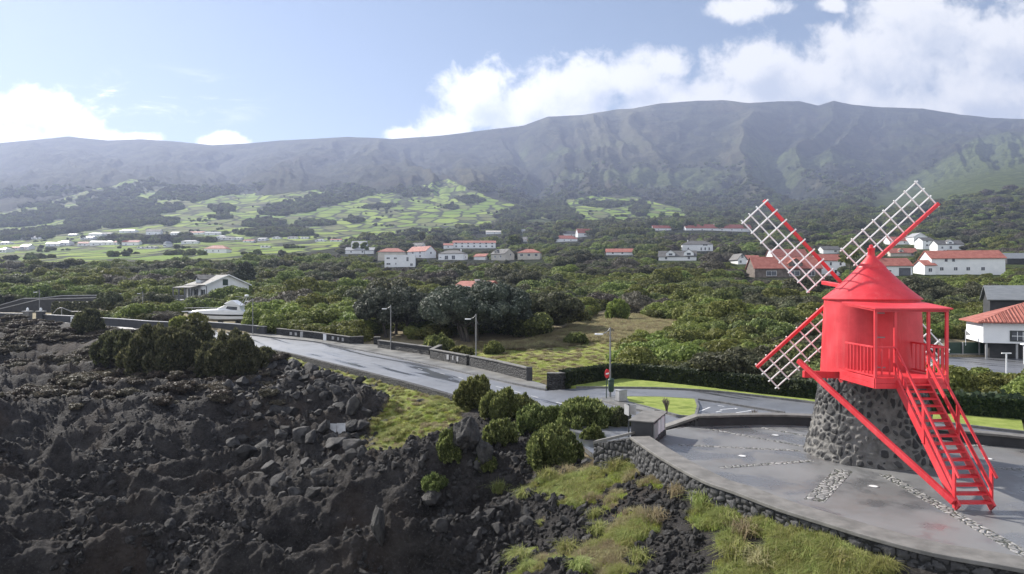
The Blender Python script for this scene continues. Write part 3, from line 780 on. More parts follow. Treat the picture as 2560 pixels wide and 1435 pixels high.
# ------------------------------------------------------------------ terrain meshes
def grid_mesh_parts(cols, rows, zf):
    PX, DD = np.meshgrid(cols, rows)
    X = (PX - CX) * DD / F; Y = DD; Z = zf(X, Y)
    nr, nc = X.shape
    idx = np.arange(nr * nc).reshape(nr, nc)
    q = np.stack([idx[:-1, :-1], idx[:-1, 1:], idx[1:, 1:], idx[1:, :-1]], -1).reshape(-1, 4)
    return X.ravel(), Y.ravel(), Z.ravel(), q
def submesh(X, Y, Z, q, keep, attrs):
    q = q[keep]; u, inv = np.unique(q, return_inverse=True)
    return np.c_[X[u], Y[u], Z[u]], inv.reshape(-1, 4), {k: v[u] for k, v in attrs.items()}
rows = np.r_[np.linspace(2.5, 9.0, 24), 1 / np.linspace(1 / 9.4, 1 / 140.0, 760)]
cols = np.linspace(-420, 2980, 900)
X, Y, Z, Q = grid_mesh_parts(cols, rows, zsurf)
cxq = X[Q].mean(1); cyq = Y[Q].mean(1)
lv = inside(lava_poly, cxq, cyq) & ~inside(plaza_poly, cxq, cyq)
ga = grass_amount(X, Y)
V_, q_, at_ = submesh(X, Y, Z, Q, lv, {'grass': ga})
LAVA = struct(link('lava_field', mesh_np('lava_field', V_, q_, smooth=False, mats=[M_lava], attrs=at_)))
mea_green = [(G(x, y, -.9).x, G(x, y, -.9).y) for x, y in ((1150, 872), (1300, 880), (1420, 878), (1500, 868), (1640, 890), (1640, 960), (1360, 975), (1180, 930))]
dry = np.clip(1.15 - soft_w(mea_green, X, Y, 5) * 1.2 + 0.25 * fbm(X * .12, Y * .12, 3, 61), 0, 1)
path_w = [P3(1510, 775, 96), P3(1600, 800, 88), P3(1700, 812, 84)]
V_, q_, at_ = submesh(X, Y, Z, Q, ~lv, {'dry': dry})
MEADOW = struct(link('meadow', mesh_np('meadow', V_, q_, smooth=True, mats=[M_meadow], attrs=at_)))

rows = np.exp(np.linspace(math.log(140.0), math.log(5400), 470)); cols = np.linspace(-720, 3300, 980)
X, Y, Z, Q = grid_mesh_parts(cols, rows, far_z)
Z[Y < 141] = zbase(X[Y < 141], Y[Y < 141])
PXA, PYA = pxy(X, Y, Z)
fu = np.array([(-300, 530), (0, 522), (100, 505), (250, 470), (330, 440), (400, 470), (500, 490), (650, 484), (840, 472), (960, 486), (1060, 466), (1120, 448), (1180, 480), (1320, 520), (1430, 500), (1480, 484), (1600, 488), (1700, 525), (1760, 565), (1800, 640)], float)
fl = np.array([(-300, 650), (560, 650), (700, 640), (900, 606), (1100, 588), (1250, 560), (1330, 545), (1420, 558), (1700, 556), (1800, 548)], float)
nz = fbm(X / 130, Y / 230, 4, 71)
up = np.interp(PXA, fu[:, 0], fu[:, 1]); lo = np.interp(PXA, fl[:, 0], fl[:, 1])
field = np.clip(0.5 + np.minimum(PYA - up + nz * 16, lo - PYA + nz * 10) / 8, 0, 1) * (Y > 330) * (Y < 2300)
wood = np.zeros_like(X)
for (ex, ey, rx, ry, tl) in ((90, 540, 110, 34, -.12), (420, 600, 50, 7, 0), (150, 575, 90, 9, -.05), (650, 560, 50, 8, -.05), (330, 560, 60, 10, -.1), (250, 500, 70, 14, -.15), (420, 520, 40, 9, -.1), (560, 545, 40, 6, 0), (800, 560, 50, 5, 0), (700, 585, 60, 6, 0), (1180, 500, 30, 7, .05), (215, 540, 75, 30, -.1), (345, 522, 40, 16, 0), (470, 488, 55, 18, 0), (760, 512, 140, 15, -.16), (690, 530, 60, 10, -.1), (1025, 480, 42, 15, 0), (1290, 542, 52, 24, -.05),
                             (600, 470, 60, 12, -.1), (330, 470, 130, 12, -.2), (100, 480, 120, 14, -.1), (60, 590, 60, 8, 0), (420, 560, 26, 8, 0), (560, 520, 30, 9, 0), (885, 552, 22, 6, 0), (1240, 470, 60, 12, .1), (1600, 512, 16, 22, 0), (1510, 510, 60, 8, 0), (1385, 525, 45, 22, .1), (960, 515, 60, 5, -.1), (300, 600, 60, 8, 0), (520, 600, 40, 5, 0), (860, 470, 60, 8, 0), (1130, 520, 14, 6, 0)):
    dx = (PXA - ex); dy = PYA - ey - tl * dx
    wood = np.maximum(wood, np.clip(1.3 - np.hypot(dx / rx, dy / ry) * .8 + nz * 0.9, 0, 1))
wood *= (Y > 330)
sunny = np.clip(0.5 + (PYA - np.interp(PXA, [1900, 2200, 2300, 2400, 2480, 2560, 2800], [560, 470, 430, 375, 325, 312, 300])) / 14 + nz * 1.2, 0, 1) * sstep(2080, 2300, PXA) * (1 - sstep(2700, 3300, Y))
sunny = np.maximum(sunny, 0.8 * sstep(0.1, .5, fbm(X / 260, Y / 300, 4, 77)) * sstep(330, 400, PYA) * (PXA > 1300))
qg = PXA / 150 + 0.9 * fbm(PXA / 260, Y / 900, 3, 5) + (Y - 2400) / 2600 * np.where(PXA > 1300, 1.0, .4)
spur = np.clip(ridged(qg, Y / 5200, 4, 11) * .9 + .1 + .25 * fbm(X / 120, Y / 120, 3, 78), 0, 1) * sstep(1500, 1900, Y) * np.interp(PXA, [0, 900, 1300, 2560], [.55, .7, 1, .8])
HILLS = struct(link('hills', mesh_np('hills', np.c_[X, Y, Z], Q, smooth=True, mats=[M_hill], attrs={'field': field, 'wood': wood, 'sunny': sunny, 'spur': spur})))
HG = dict(X=X, Y=Y, Z=Z, field=field, wood=wood, px=PXA, py=PYA)

# ------------------------------------------------------------------ road, kerbs, lawns
def sheet(name, poly, z, m, th=0.0):
    mb = MB(); mb.prism([(p[0], p[1]) for p in poly], z - max(th, 0.02), z); return struct(mb.build(name, m))
mb = MB()
LF = smooth_line(left_far + KF, 4); LN0 = smooth_line(left_near + KN, 4)
def resample(P, n):
    P = [Vector(p) for p in P]; s = [0]
    for a, b in zip(P, P[1:]): s.append(s[-1] + (b - a).length)
    out = []
    for t in np.linspace(0, s[-1], n):
        i = min(max(int(np.searchsorted(s, t)) - 1, 0), len(P) - 2); f = (t - s[i]) / max(s[i + 1] - s[i], 1e-6)
        out.append(P[i].lerp(P[i + 1], f))
    return out
nA = 90
RA = resample(LF, nA); RB = resample(LN0, nA)
vs = []; fs = []
for i in range(nA):
    a, b = RA[i].copy(), RB[i].copy()
    for j in range(5):
        p = a.lerp(b, j / 4); p.z = zroad(p.y) + 0.02 * (1 - abs(j - 2) / 2); vs.append(p)
for i in range(nA - 1):
    for j in range(4):
        q = i * 5 + j; fs.append((q, q + 1, q + 6, q + 5))
mb.add(vs, fs)
for f in mb.Fc: f.reverse()
endA, endB = RA[-1], RB[-1]
junc = [(endA.x, endA.y)] + [(p.x, p.y) for p in drive_top] + [(24, 21), (21.7, 21.3)] + [(p.x, p.y + .05) for p in far_edge[::-1]] + [(6.5, 28.2), (5.3, 27.4), (3.4, 26.6), (endB.x, endB.y)]
MB_j = MB(); MB_j.prism(junc, ZR - .2, ZR); mb.add(MB_j.V, MB_j.Fc)
ROAD = struct(mb.build('road', M_asph))
sheet('car_park', park_poly, ZR + 0.0, M_asph, .3)

def ribbon(mb, line, o0, o1, z0, z1):
    """a strip along a line between two sideways offsets (+ = left of travel) and two heights (absolute, or relative to the line when given as ('r', dz))"""
    P = [Vector(p) for p in line]; N = []
    for i in range(len(P)):
        d = (P[min(i + 1, len(P) - 1)] - P[max(i - 1, 0)]); d.z = 0; d.normalize(); N.append(Vector((-d.y, d.x, 0)))
    vs = []
    for p, n in zip(P, N):
        za = p.z + z0[1] if isinstance(z0, tuple) else z0; zb = p.z + z1[1] if isinstance(z1, tuple) else z1
        a = p + n * o0; b = p + n * o1
        vs += [(a.x, a.y, za), (b.x, b.y, za), (b.x, b.y, zb), (a.x, a.y, zb)]
    fs = []
    for i in range(len(P) - 1):
        k = i * 4
        for j in range(4): fs.append((k + j, k + (j + 1) % 4, k + 4 + (j + 1) % 4, k + 4 + j))
    fs.append((0, 3, 2, 1)); k = (len(P) - 1) * 4; fs.append((k, k + 1, k + 2, k + 3))
    mb.add(vs, fs); return mb
rd = lambda p: Vector((p.x, p.y, zroad(p.y)))
# pavement and kerb along the far side of the road
far_line = [rd(p) for p in smooth_line([left_far[3], left_far[4]] + KF, 5)]
struct(ribbon(MB(), far_line, 0.0, 0.16, ('r', -.25), ('r', .13)).build('kerb', M_kerb))
pave_back = [GR(*p) for p in ((540, 826), (660, 836), (691, 839), (800, 850), (873, 861), (934, 864), (1043, 877), (1100, 890), (1172, 917), (1250, 938), (1322, 957), (1366, 969))]
pv_f = [p + Vector((0, 0, 0)) for p in resample(far_line, 60)]; pv_b = resample(smooth_line(pave_back, 4), 60)
vs = []; fs = []
for a, b in zip(pv_f, pv_b):
    d = Vector((b.x - a.x, b.y - a.y, 0)).normalized() * 0.16
    vs += [(a.x + d.x, a.y + d.y, zroad(a.y) + .126), (b.x + d.x * 2, b.y + d.y * 2, zroad(b.y) + .13)]
for i in range(59): fs.append((2 * i, 2 * i + 2, 2 * i + 3, 2 * i + 1))
struct(MB().add(vs, fs).build('pavement', M_pave))
# low dark retaining wall on the sea side
rw = [rd(p) for p in smooth_line(KN[:7], 5)]
o = ribbon(MB(), rw, -0.38, -0.01, ('r', -1.5), ('r', .06)).build('retaining_wall', M_wallstone)
tag(o, 'low black stone retaining wall under the sea side edge of the wet road', 'wall')
# lawns, island and drive
lawn_line = [G(x, y, Zg) for x, y in ((1440, 970), (1543, 970.5), (1672, 973), (1801, 981.5), (1956, 999), (2030, 1008), (2200, 1035), (2406, 1065), (2560, 1083))]
hedge_line = [G(x, y, Zg) for x, y in ((1412, 969), (1440, 964), (1500, 955), (1545, 949), (1600, 951.5), (1740, 967), (1877, 984), (2027, 1000), (2200, 1019), (2404, 1040), (2560, 1052), (2760, 1068))]
lawn_back = [G(x, y, Zg) for x, y in ((1412, 968), (1545, 948), (1877, 983), (2027, 999), (2404, 1039), (2560, 1051))]
lw = [(p.x, p.y) for p in lawn_line] + [(p.x, p.y + .2) for p in lawn_back[::-1]]
struct(MB().prism(lw, ZR - .3, ZR + .10).build('lawn', M_lawn))
struct(ribbon(MB(), [Vector((p.x, p.y, ZR)) for p in smooth_line(lawn_line, 4)], -0.14, 0.0, ('r', -.2), ('r', .12)).build('kerb', M_kerb))
isl = [G(x, y, Zg) for x, y in ((1566, 996), (1650, 996.5), (1736, 1002), (1742, 1020), (1735, 1046), (1700, 1043), (1662, 1033), (1620, 1021), (1572, 1009))]
struct(MB().prism([(p.x, p.y) for p in isl], ZR - .2, ZR + .12).build('lawn', M_lawn))
struct(ribbon(MB(), isl + isl[:1], 0.0, 0.14, ('r', -.1), ('r', .13)).build('kerb', M_kerb))
tip = [G(x, y, Zg) for x, y in ((1489, 1000.5), (1515, 996), (1563, 993.5), (1567, 1009), (1640, 1030), (1625, 1034), (1560, 1020))]
struct(MB().prism([(p.x, p.y) for p in tip], ZR - .2, ZR + .11).build('pavement', M_pave))
drl = [G(x, y, Zg) for x, y in ((1745, 1000.5), (1801, 1008), (1873, 1020), (1960, 1034))]
struct(ribbon(MB(), drl, 0.0, 0.13, ('r', -.1), ('r', .10)).build('kerb', M_kerb))
def stripe(a, b, wd=0.1):
    a = Vector((a.x, a.y, ZR)); b = Vector((b.x, b.y, ZR)); d = (b - a).normalized(); n = Vector((-d.y, d.x, 0)) * wd / 2
    return [(a + n + Vector((0, 0, .004))), (b + n + Vector((0, 0, .004))), (b - n + Vector((0, 0, .004))), (a - n + Vector((0, 0, .004)))]
mk = MB()
for (a, b) in (((1795, 1014), (1811, 1016)), ((1745, 1030), (1775, 1018)), ((1800, 1024), (1845, 1020)), ((1845, 1020), (1838, 1022)), ((1840, 1032), (1880, 1026)), ((1790, 1030), (1805, 1027))):
    q = stripe(G(*a, Zg), G(*b, Zg)); mk.add(q, [(0, 3, 2, 1)])
struct(mk.build('parking_marking', M_paint))
mk = MB()
for px, py, px2, py2 in ((1328, 990, 1345, 994.5), (1390, 1006, 1412, 1012), (1100, 933, 1112, 936), (1145, 943.5, 1158, 947), (1240, 966.5, 1255, 970), (1285, 978, 1302, 983), (1045, 922, 1056, 924.5)):
    q = stripe(G(px, py, ZR + .02), G(px2, py2, ZR + .02), 0.09)
    for v in q: v.z += 0.03
    mk.add(q, [(0, 3, 2, 1)])
struct(mk.build('lane_marking', M_paint))
upper_lawn = [G(x, y, Zg) for x, y in ((2300, 948), (2376, 941), (2480, 950), (2560, 956), (2760, 976), (2760, 1000), (2560, 975), (2380, 969), (2300, 966))]
struct(MB().prism([(p.x, p.y) for p in upper_lawn], ZR - .3, ZR + .12).build('lawn', M_lawn))

# ------------------------------------------------------------------ terrace (mill forecourt)
TERR = struct(MB().prism(plaza_poly, -1.3, 0.0).build('terrace', M_terr))
ramp = [(6.1, 26.5), (7.3, 27.9), (6.9, 31.0), (4.0, 29.5)]
struct(MB().prism(ramp, -1.6, [0.0, 0.0, ZR + .01, ZR + .01]).build('ramp', M_terr))
def stone_face(line, zlo, zhi, outward, su=0.25, sv=0.19, res=0.03, depth=0.07, seed=3, top=None):
    P = [Vector(p) for p in line]; s = [0]
    for a, b in zip(P, P[1:]): s.append(s[-1] + math.hypot(b.x - a.x, b.y - a.y))
    n = int(s[-1] / res); tt = np.linspace(0, s[-1], n)
    xs = np.interp(tt, s, [p.x for p in P]); ys = np.interp(tt, s, [p.y for p in P])
    tx = np.gradient(xs); ty = np.gradient(ys); L = np.hypot(tx, ty); nx, ny = -ty / L * outward, tx / L * outward
    m = int((zhi - zlo) / res); zz = np.linspace(zlo, zhi, m)
    T, ZZ = np.meshgrid(tt, zz)
    wv = 0.25 * fbm(T * 2.2, ZZ * 2.2, 3, seed)
    f1, f2, idd = cells(T / su + wv, ZZ / sv + wv * .8, seed)
    e = f2 - f1
    dsp = depth * np.clip(e * 2.6, 0, 1) ** 0.6 + 0.25 * depth * fbm(T * 7, ZZ * 7, 4, seed + 1) + depth * 0.5 * (idd - .5)
    dsp[-1] = 0
    Xs = xs[None, :] + nx[None, :] * dsp; Ys = ys[None, :] + ny[None, :] * dsp
    idx = np.arange(n * m).reshape(m, n)
    q = np.stack([idx[:-1, :-1], idx[:-1, 1:], idx[1:, 1:], idx[1:, :-1]], -1).reshape(-1, 4)
    if outward > 0: q = q[:, ::-1]
    return np.c_[Xs.ravel(), Ys.ravel(), ZZ.ravel()], q, {'mortar': (1 - sstep(0.06, 0.16, e)).ravel(), 'tone': (idd * 0.8 + 0.2 * _hash((f1 * 1e4).astype(np.int64), (f2 * 1e4).astype(np.int64), np.zeros_like(f1, dtype=np.int64), 5)).ravel()}
pw = thing('parapet_wall', 'curved rubble stone parapet with a broad concrete cap in front of the mill', 'wall', (near_edge[0].x, near_edge[0].y, 0))
def under(o, root):
    o.parent = root; o.matrix_parent_inverse = Matrix.Translation(-Vector(root.location)); return o
vis = near_edge
V_, q_, at_ = stone_face(vis, -1.9, 0.34, -1, seed=3)
under(link('stone_facing', mesh_np('stone_facing', V_, q_, smooth=False, mats=[M_drystone], attrs=at_)), pw)
under(ribbon(MB(), near_edge, -0.10, 0.62, 0.34, PCAP).build('cap', M_cap, bevel=.015), pw)
under(ribbon(MB(), near_edge, 0.02, 0.56, -0.5, 0.339).build('core', M_darkwall), pw)
pf = thing('parapet_wall', 'low parapet with a grey cap and dark inner face behind the mill', 'wall', (far_edge[0].x, far_edge[0].y, 0))
under(ribbon(MB(), far_edge, -0.38, 0.10, 0.34, PCAP).build('cap', M_cap, bevel=.015), pf)
under(ribbon(MB(), far_edge, -0.32, 0.04, -1.3, 0.339).build('core', M_darkwall), pf)
# sloping wing wall beside the entrance ramp
c0 = far_edge[0]
wing_end = Vector((c0.x - 1.15, c0.y + 0.25, 0))
V_, q_, at_ = stone_face([Vector((wing_end.x, wing_end.y - .25, 0)), Vector((c0.x + .05, c0.y - .3, 0))], -0.6, 0.33, -1, su=.22, sv=.2, res=.022, depth=.05, seed=8)
tpos = (V_[:, 0] - wing_end.x) / (c0.x - wing_end.x); V_[:, 2] = np.minimum(V_[:, 2], -0.16 + 0.5 * np.clip(tpos, 0, 1))
under(link('stone_facing', mesh_np('stone_facing', V_, q_, mats=[M_drystone], attrs=at_)), pf)
wg = MB(); wg.prism([(wing_end.x, wing_end.y - .2), (c0.x, c0.y - .25), (c0.x, c0.y + .1), (wing_end.x, wing_end.y + .15)], -1.2, [-.17, .33, .33, -.17])
under(wg.build('wing', M_darkwall), pf)
wg = MB(); wg.prism([(wing_end.x - .05, wing_end.y - .33), (c0.x + .02, c0.y - .42), (c0.x + .02, c0.y + .12), (wing_end.x - .05, wing_end.y + .2)], [-.165, .345, .345, -.165], [-.07, .44, .44, -.07])
under(wg.build('wing_cap', M_cap), pf)
# notice block at the head of the near parapet
nb = thing('notice_block', 'dark rendered notice block with a grey slab roof at the terrace entrance', 'notice board', (4.3, 24.4, 0))
A = Vector((4.23, 24.28)); B = Vector((4.93, 23.98)); dirn = Vector((0.42, 0.905)); Lb = 2.1
Cc = B + dirn * Lb; Dd = A + dirn * Lb
under(MB().prism([A, B, Cc, Dd], -1.2, [.83, .83, .83, .83]).build('block', M_darkwall, bevel=.01), nb)
nrm = Vector((dirn.y, -dirn.x))
under(MB().prism([A - nrm * .08 - dirn * .06, B + nrm * .07 - dirn * .06, Cc + nrm * .07 + dirn * .06, Dd - nrm * .08 + dirn * .06], .832, .875).build('roof', M_cap, bevel=.008), nb)
ang = math.atan2(dirn.y, dirn.x)
Mz = Matrix.Rotation(ang, 4, 'Z').to_3x3().to_4x4()
def board(name, s, wd, z0, z1, m, th, out):
    c = B + dirn * s + nrm * (out)
    return under(MB().box((c.x, c.y, (z0 + z1) / 2), (wd, th, z1 - z0), Mz).build(name, m), nb)
fr = board('display_case', .42, .52, .22, .74, M_palecap, .05, .02); g_ = board('pane', .42, .36, .30, .66, M_glass, .02, .05); g_.parent = fr; g_.matrix_parent_inverse = Matrix.Translation(-Vector(nb.location))
board('notice_panel', .98, .34, .26, .76, M_white, .03, .018); board('notice_panel', 1.55, .55, .26, .78, M_white, .03, .018)
V_, q_, at_ = stone_face([Vector((B.x + nrm.x * .01, B.y + nrm.y * .01, 0)), Vector((Cc.x + nrm.x * .01, Cc.y + nrm.y * .01, 0))], -0.3, 0.19, -1, su=.2, sv=.16, res=.025, depth=.03, seed=12)
under(link('stone_foot', mesh_np('stone_foot', V_, q_, mats=[M_drystone], attrs=at_)), nb)
# short sloping wall on the outer side of the notice block
V_, q_, at_ = stone_face([Vector((3.05, 25.3, 0)), Vector((near_edge[0].x, near_edge[0].y, 0))], -1.7, .40, -1, su=.26, sv=.22, res=.03, depth=.06, seed=14)
tpos = (V_[:, 0] - 3.05) / (near_edge[0].x - 3.05); V_[:, 2] = np.minimum(V_[:, 2], -0.2 + 0.58 * np.clip(tpos, 0, 1))
under(link('stone_facing', mesh_np('stone_facing', V_, q_, mats=[M_drystone], attrs=at_)), pw)
wg = MB(); wg.prism([(3.0, 25.2), (4.2, 24.02), (4.42, 24.3), (3.2, 25.5)], [-.2, .39, .39, -.2], [-.1, .48, .48, -.1]); under(wg.build('wing_cap', M_cap), pw)
# radial cobble bands and sunk lights in the terrace floor
for (a, b, wd) in (((1750, 1068.5), (2030, 1120), .2), ((1695, 1112), (2000, 1127), .2), ((1900, 1068), (2025, 1092), .2), ((1800, 1169), (2030, 1152), .24), ((2035, 1252), (2110, 1175), .5), ((2212, 1187), (2575, 1392), .34), ((2405, 1118), (2480, 1109), .25), ((2485, 1170), (2600, 1177), .3), ((2400, 1350), (2400, 1351), .1)):
    p, q = G(*a, 0), G(*b, 0); d = (q - p)
    if d.length < .3: continue
    d.normalize(); n = Vector((-d.y, d.x, 0)) * wd / 2
    struct(MB().prism([(p + n)[:2], (q + n)[:2], (q - n)[:2], (p - n)[:2]], -.05, .006).build('cobble_band', M_cobble))
M_lamp = simple('lamp_lens', (0.75, 0.76, 0.74), (0.85, 0.85, 0.84), 4, 0.2)
for (x, y), lb in zip(((1938, 1088), (1855, 1140), (2183, 1216), (2470, 1147)), ('round floor light between the cobble bands nearest the road side parapet', 'round floor light set in the bluish wet paving left of the stone tower', 'round floor light in front of the mill between two cobble bands', 'round floor light in the paving to the right of the red stair')):
    p = G(x, y, 0); t = thing('floor_light', lb, 'floor light', (p.x, p.y, 0), 0, 'floor lights sunk in the terrace')
    MB().lathe([(.15, -.02), (.15, .012), (.12, .014), (.12, .008)], 20).build('ring', M_grey, t); MB().lathe([(.118, -.02), (.118, .010)], 20).build('lens', M_lamp, t)
# ------------------------------------------------------------------ the red windmill
MC = Vector((12.05, 22.9, 0))
MILL = thing('windmill', 'red wooden windmill with white lattice sails on a tapered stone tower', 'windmill', MC)
def rr(z): return 1.575 - (z - 2.5) / 2.73 * 0.135
# stone tower
nth, nzz = 460, 96
th = np.linspace(0, 2 * np.pi, nth, endpoint=False); zz = np.linspace(-0.15, 2.62, nzz)
TH, ZZ = np.meshgrid(th, zz)
wv = 0.22 * fbm(np.cos(TH) * 4, np.sin(TH) * 4 + ZZ * 2.1, 3, 91)
f1, f2, idd = cells(TH / (2 * np.pi) * 46 + wv, ZZ / 0.25 + wv, 92, .98, 46)
e = f2 - f1
tq = np.clip(ZZ / 2.6, 0, 1); rad = 2.10 - 0.80 * tq + 0.30 * tq ** 2 + 0.055 * np.clip((e - .12) * 3.2, 0, 1) ** .7 - .04 + 0.02 * fbm(np.cos(TH) * 12, np.sin(TH) * 12 + ZZ * 6, 4, 93)
idx = np.arange(nth * nzz).reshape(nzz, nth); nx = np.roll(idx, -1, 1)
q = np.stack([idx[:-1], nx[:-1], nx[1:], idx[1:]], -1).reshape(-1, 4)
big = fbm(TH * 1.4, ZZ * 0.9, 3, 95)
link('stone_tower', mesh_np('stone_tower', np.c_[(rad * np.cos(TH)).ravel(), (rad * np.sin(TH)).ravel(), ZZ.ravel()], q, mats=[M_millstone],
     attrs={'mortar': np.clip(1 - sstep(0.16, 0.34, e - .30 * big), 0, 1).ravel(), 'tone': idd.ravel()}), MILL)
# cylinder of vertical sheet boards
MB().lathe([(1.0, 2.5), (rr(2.52), 2.50), (rr(2.6), 2.6), (rr(3.9), 3.9), (rr(5.2), 5.2), (1.0, 5.22)], 96).build('mill_body', M_red, MILL, True)
roof = MB().lathe([(1.30, 5.19), (1.50, 5.185), (1.505, 5.215), (1.15, 5.515), (0.80, 5.86), (0.43, 6.255)], 96, cap=False).build('roof', M_red, MILL, True, angle=50)
MB().lathe([(0.30, 6.24), (0.455, 6.235), (0.455, 6.26), (0.26, 6.47), (0.11, 6.66)], 64).build('roof_cap', M_red, roof, True, angle=50)
MB().lathe([(0.115, 6.63), (0.105, 6.84), (0.12, 6.86), (0.12, 6.90), (0.07, 6.92), (0.06, 7.0), (0.0, 7.03)], 20).build('finial', M_red, roof, True)
sm = MB()
for t in (math.radians(a) for a in range(150, 300, 22)):
    pass
# porch
dk = MB(); dk.prism([(-1.56, -3.19), (.54, -3.19), (.54, -0.9), (-1.56, -0.9)], 2.92, 2.965)
dk.build('porch_floor', M_red, MILL)
sk = MB()
for z0, z1 in ((2.665, 2.81), (2.816, 2.96)):
    sk.bar((-1.57, -3.2, (z0 + z1) / 2), (.56, -3.2, (z0 + z1) / 2), .04, z1 - z0)
    sk.bar((-1.57, -3.17, (z0 + z1) / 2), (-1.57, -1.1, (z0 + z1) / 2), .04, z1 - z0)
    sk.bar((.55, -3.17, (z0 + z1) / 2), (.55, -1.1, (z0 + z1) / 2), .04, z1 - z0)
sk.build('porch_skirt', M_red, MILL, bevel=.004)
jo = MB()
for x in (-1.2, -.5, .2): jo.bar((x, -3.1, 2.79), (x, -1.2, 2.79), .07, .22)
jo.build('joist', M_reddark, MILL)
for x in (-1.54, -0.97, -0.01, 0.52):
    MB().bar((x, -3.16, 2.965), (x, -3.16, 4.95), .075).build('porch_post', M_red, MILL, bevel=.006)
cn = MB(); cn.prism([(-1.62, -3.3), (.62, -3.3), (1.02, -1.15), (-1.50, -1.05)], [4.955, 4.955, 5.10, 5.10], [4.99, 4.99, 5.135, 5.135])
cnp = cn.build('porch_roof', M_red, MILL)
tr = MB(); tr.bar((-1.56, -3.18, 4.92), (.56, -3.18, 4.92), .06, .08); tr.bar((-1.55, -3.1, 4.945), (-1.5, -1.3, 5.06), .05, .08); tr.bar((.54, -3.1, 4.945), (.9, -1.4, 5.06), .05, .08)
for x in (-.9, -.25, .3): tr.bar((x, -3.15, 4.935), (x, -1.3, 5.065), .05, .06)
tr.build('rafter', M_reddark, cnp)
def railing(a, b, n, z=3.86):
    rl = MB(); a = Vector(a); b = Vector(b)
    rl.bar(a + Vector((0, 0, z)), b + Vector((0, 0, z)), .06, .05)
    o = rl.build('railing', M_red, MILL, bevel=.004)
    MB().bar(a + Vector((0, 0, 3.03)), b + Vector((0, 0, 3.03)), .04, .05).build('bottom_rail', M_red, o)
    for i in range(n):
        p = a.lerp(b, (i + .6) / (n + .2)); MB().bar(p + Vector((0, 0, 3.0)), p + Vector((0, 0, z)), .035).build('baluster', M_red, o)
railing((-1.56, -3.12, 0), (-1.56, -1.45, 0), 8); railing((.53, -3.12, 0), (.53, -1.3, 0), 8)
railing((-1.5, -3.17, 0), (-1.0, -3.17, 0), 2); railing((.03, -3.17, 0), (.5, -3.17, 0), 2)
# door in the round wall, with three pale strap hinges
dm = MB(); a0, a1 = R(-90 - 26), R(-90 - 1)
ns = 10; vs = []
for z in (2.965, 4.93):
    for i in range(ns + 1):
        t = a0 + (a1 - a0) * i / ns
        for r_ in (rr(z) - .02, rr(z) + .035): vs.append((r_ * math.cos(t), r_ * math.sin(t), z))
fs = []; n2 = (ns + 1) * 2
for i in range(ns):
    k = i * 2; fs += [(k + 1, k + 3, n2 + k + 3, n2 + k + 1), (n2 + k, n2 + k + 1, n2 + k + 3, n2 + k + 2), (k, k + 2, k + 3, k + 1)]
fs += [(0, 1, n2 + 1, n2), (2 * ns, n2 + 2 * ns, n2 + 2 * ns + 1, 2 * ns + 1)]
DOOR = dm.add(vs, fs).build('door', M_red, MILL)
for z in (4.78, 4.02, 3.08):
    h = MB()
    for i in range(4):
        t0 = a0 + R(2.2 + i * 2.6); t1 = t0 + R(2.6); r_ = rr(z) + .045
        h.bar((r_ * math.cos(t0), r_ * math.sin(t0), z), (r_ * math.cos(t1), r_ * math.sin(t1), z), .02, .035 if i else .11)
    h.build('hinge', M_grey, DOOR)
# stair
ST = MB(); x0, x1 = -.93, -.06
TOP, BOT = (-3.2, 2.83), (-5.93, 0.0)
for i, x in enumerate((x0, x1)):
    MB().bar((x, TOP[0] + .02, TOP[1]), (x, BOT[0] + .06, BOT[1] + .10), .055, .24, ext=.02).build('stringer', M_red, MILL, bevel=.004)
for i in range(16):
    f = (i + 0.55) / 16.4; y = TOP[0] + (BOT[0] - TOP[0]) * f; z = TOP[1] + (BOT[1] - TOP[1]) * f + .06
    MB().box(((x0 + x1) / 2, y, z), (x1 - x0 - .058, .235, .042)).build('tread', M_red, MILL)
for x in (x0 - .03, x1 + .03):
    hr = MB().bar((x, -3.16, 3.84), (x, -5.98, .86), .05, .06).build('handrail', M_red, MILL, bevel=.004)
    MB().bar((x, -3.16, 3.36), (x, -5.80, .55), .035, .12).build('mid_rail', M_red, hr)
    for y in (-4.5, -5.78):
        f = (y + 3.16) / (-5.98 + 3.16); zt_ = 3.84 + (0.86 - 3.84) * f; fb = (y - TOP[0]) / (BOT[0] - TOP[0]); zb = TOP[1] + (BOT[1] - TOP[1]) * fb - .1
        MB().bar((x, y, max(zb, .0)), (x, y, zt_), .045, .10, up=(0, 1, 0)).build('stair_post', M_red, hr, bevel=.004)
# tail pole and its cross beam
MB().bar(Vector((9.06, 21.6, 3.27)) - MC, Vector((11.03, 17.03, .22)) - MC, .12, .15).build('tail_pole', M_red, MILL, bevel=.015)
MB().bar((-2.68, -.95, 2.80), (-1.1, -.75, 2.74), .14, .22).build('tail_beam', M_red, MILL, bevel=.01)
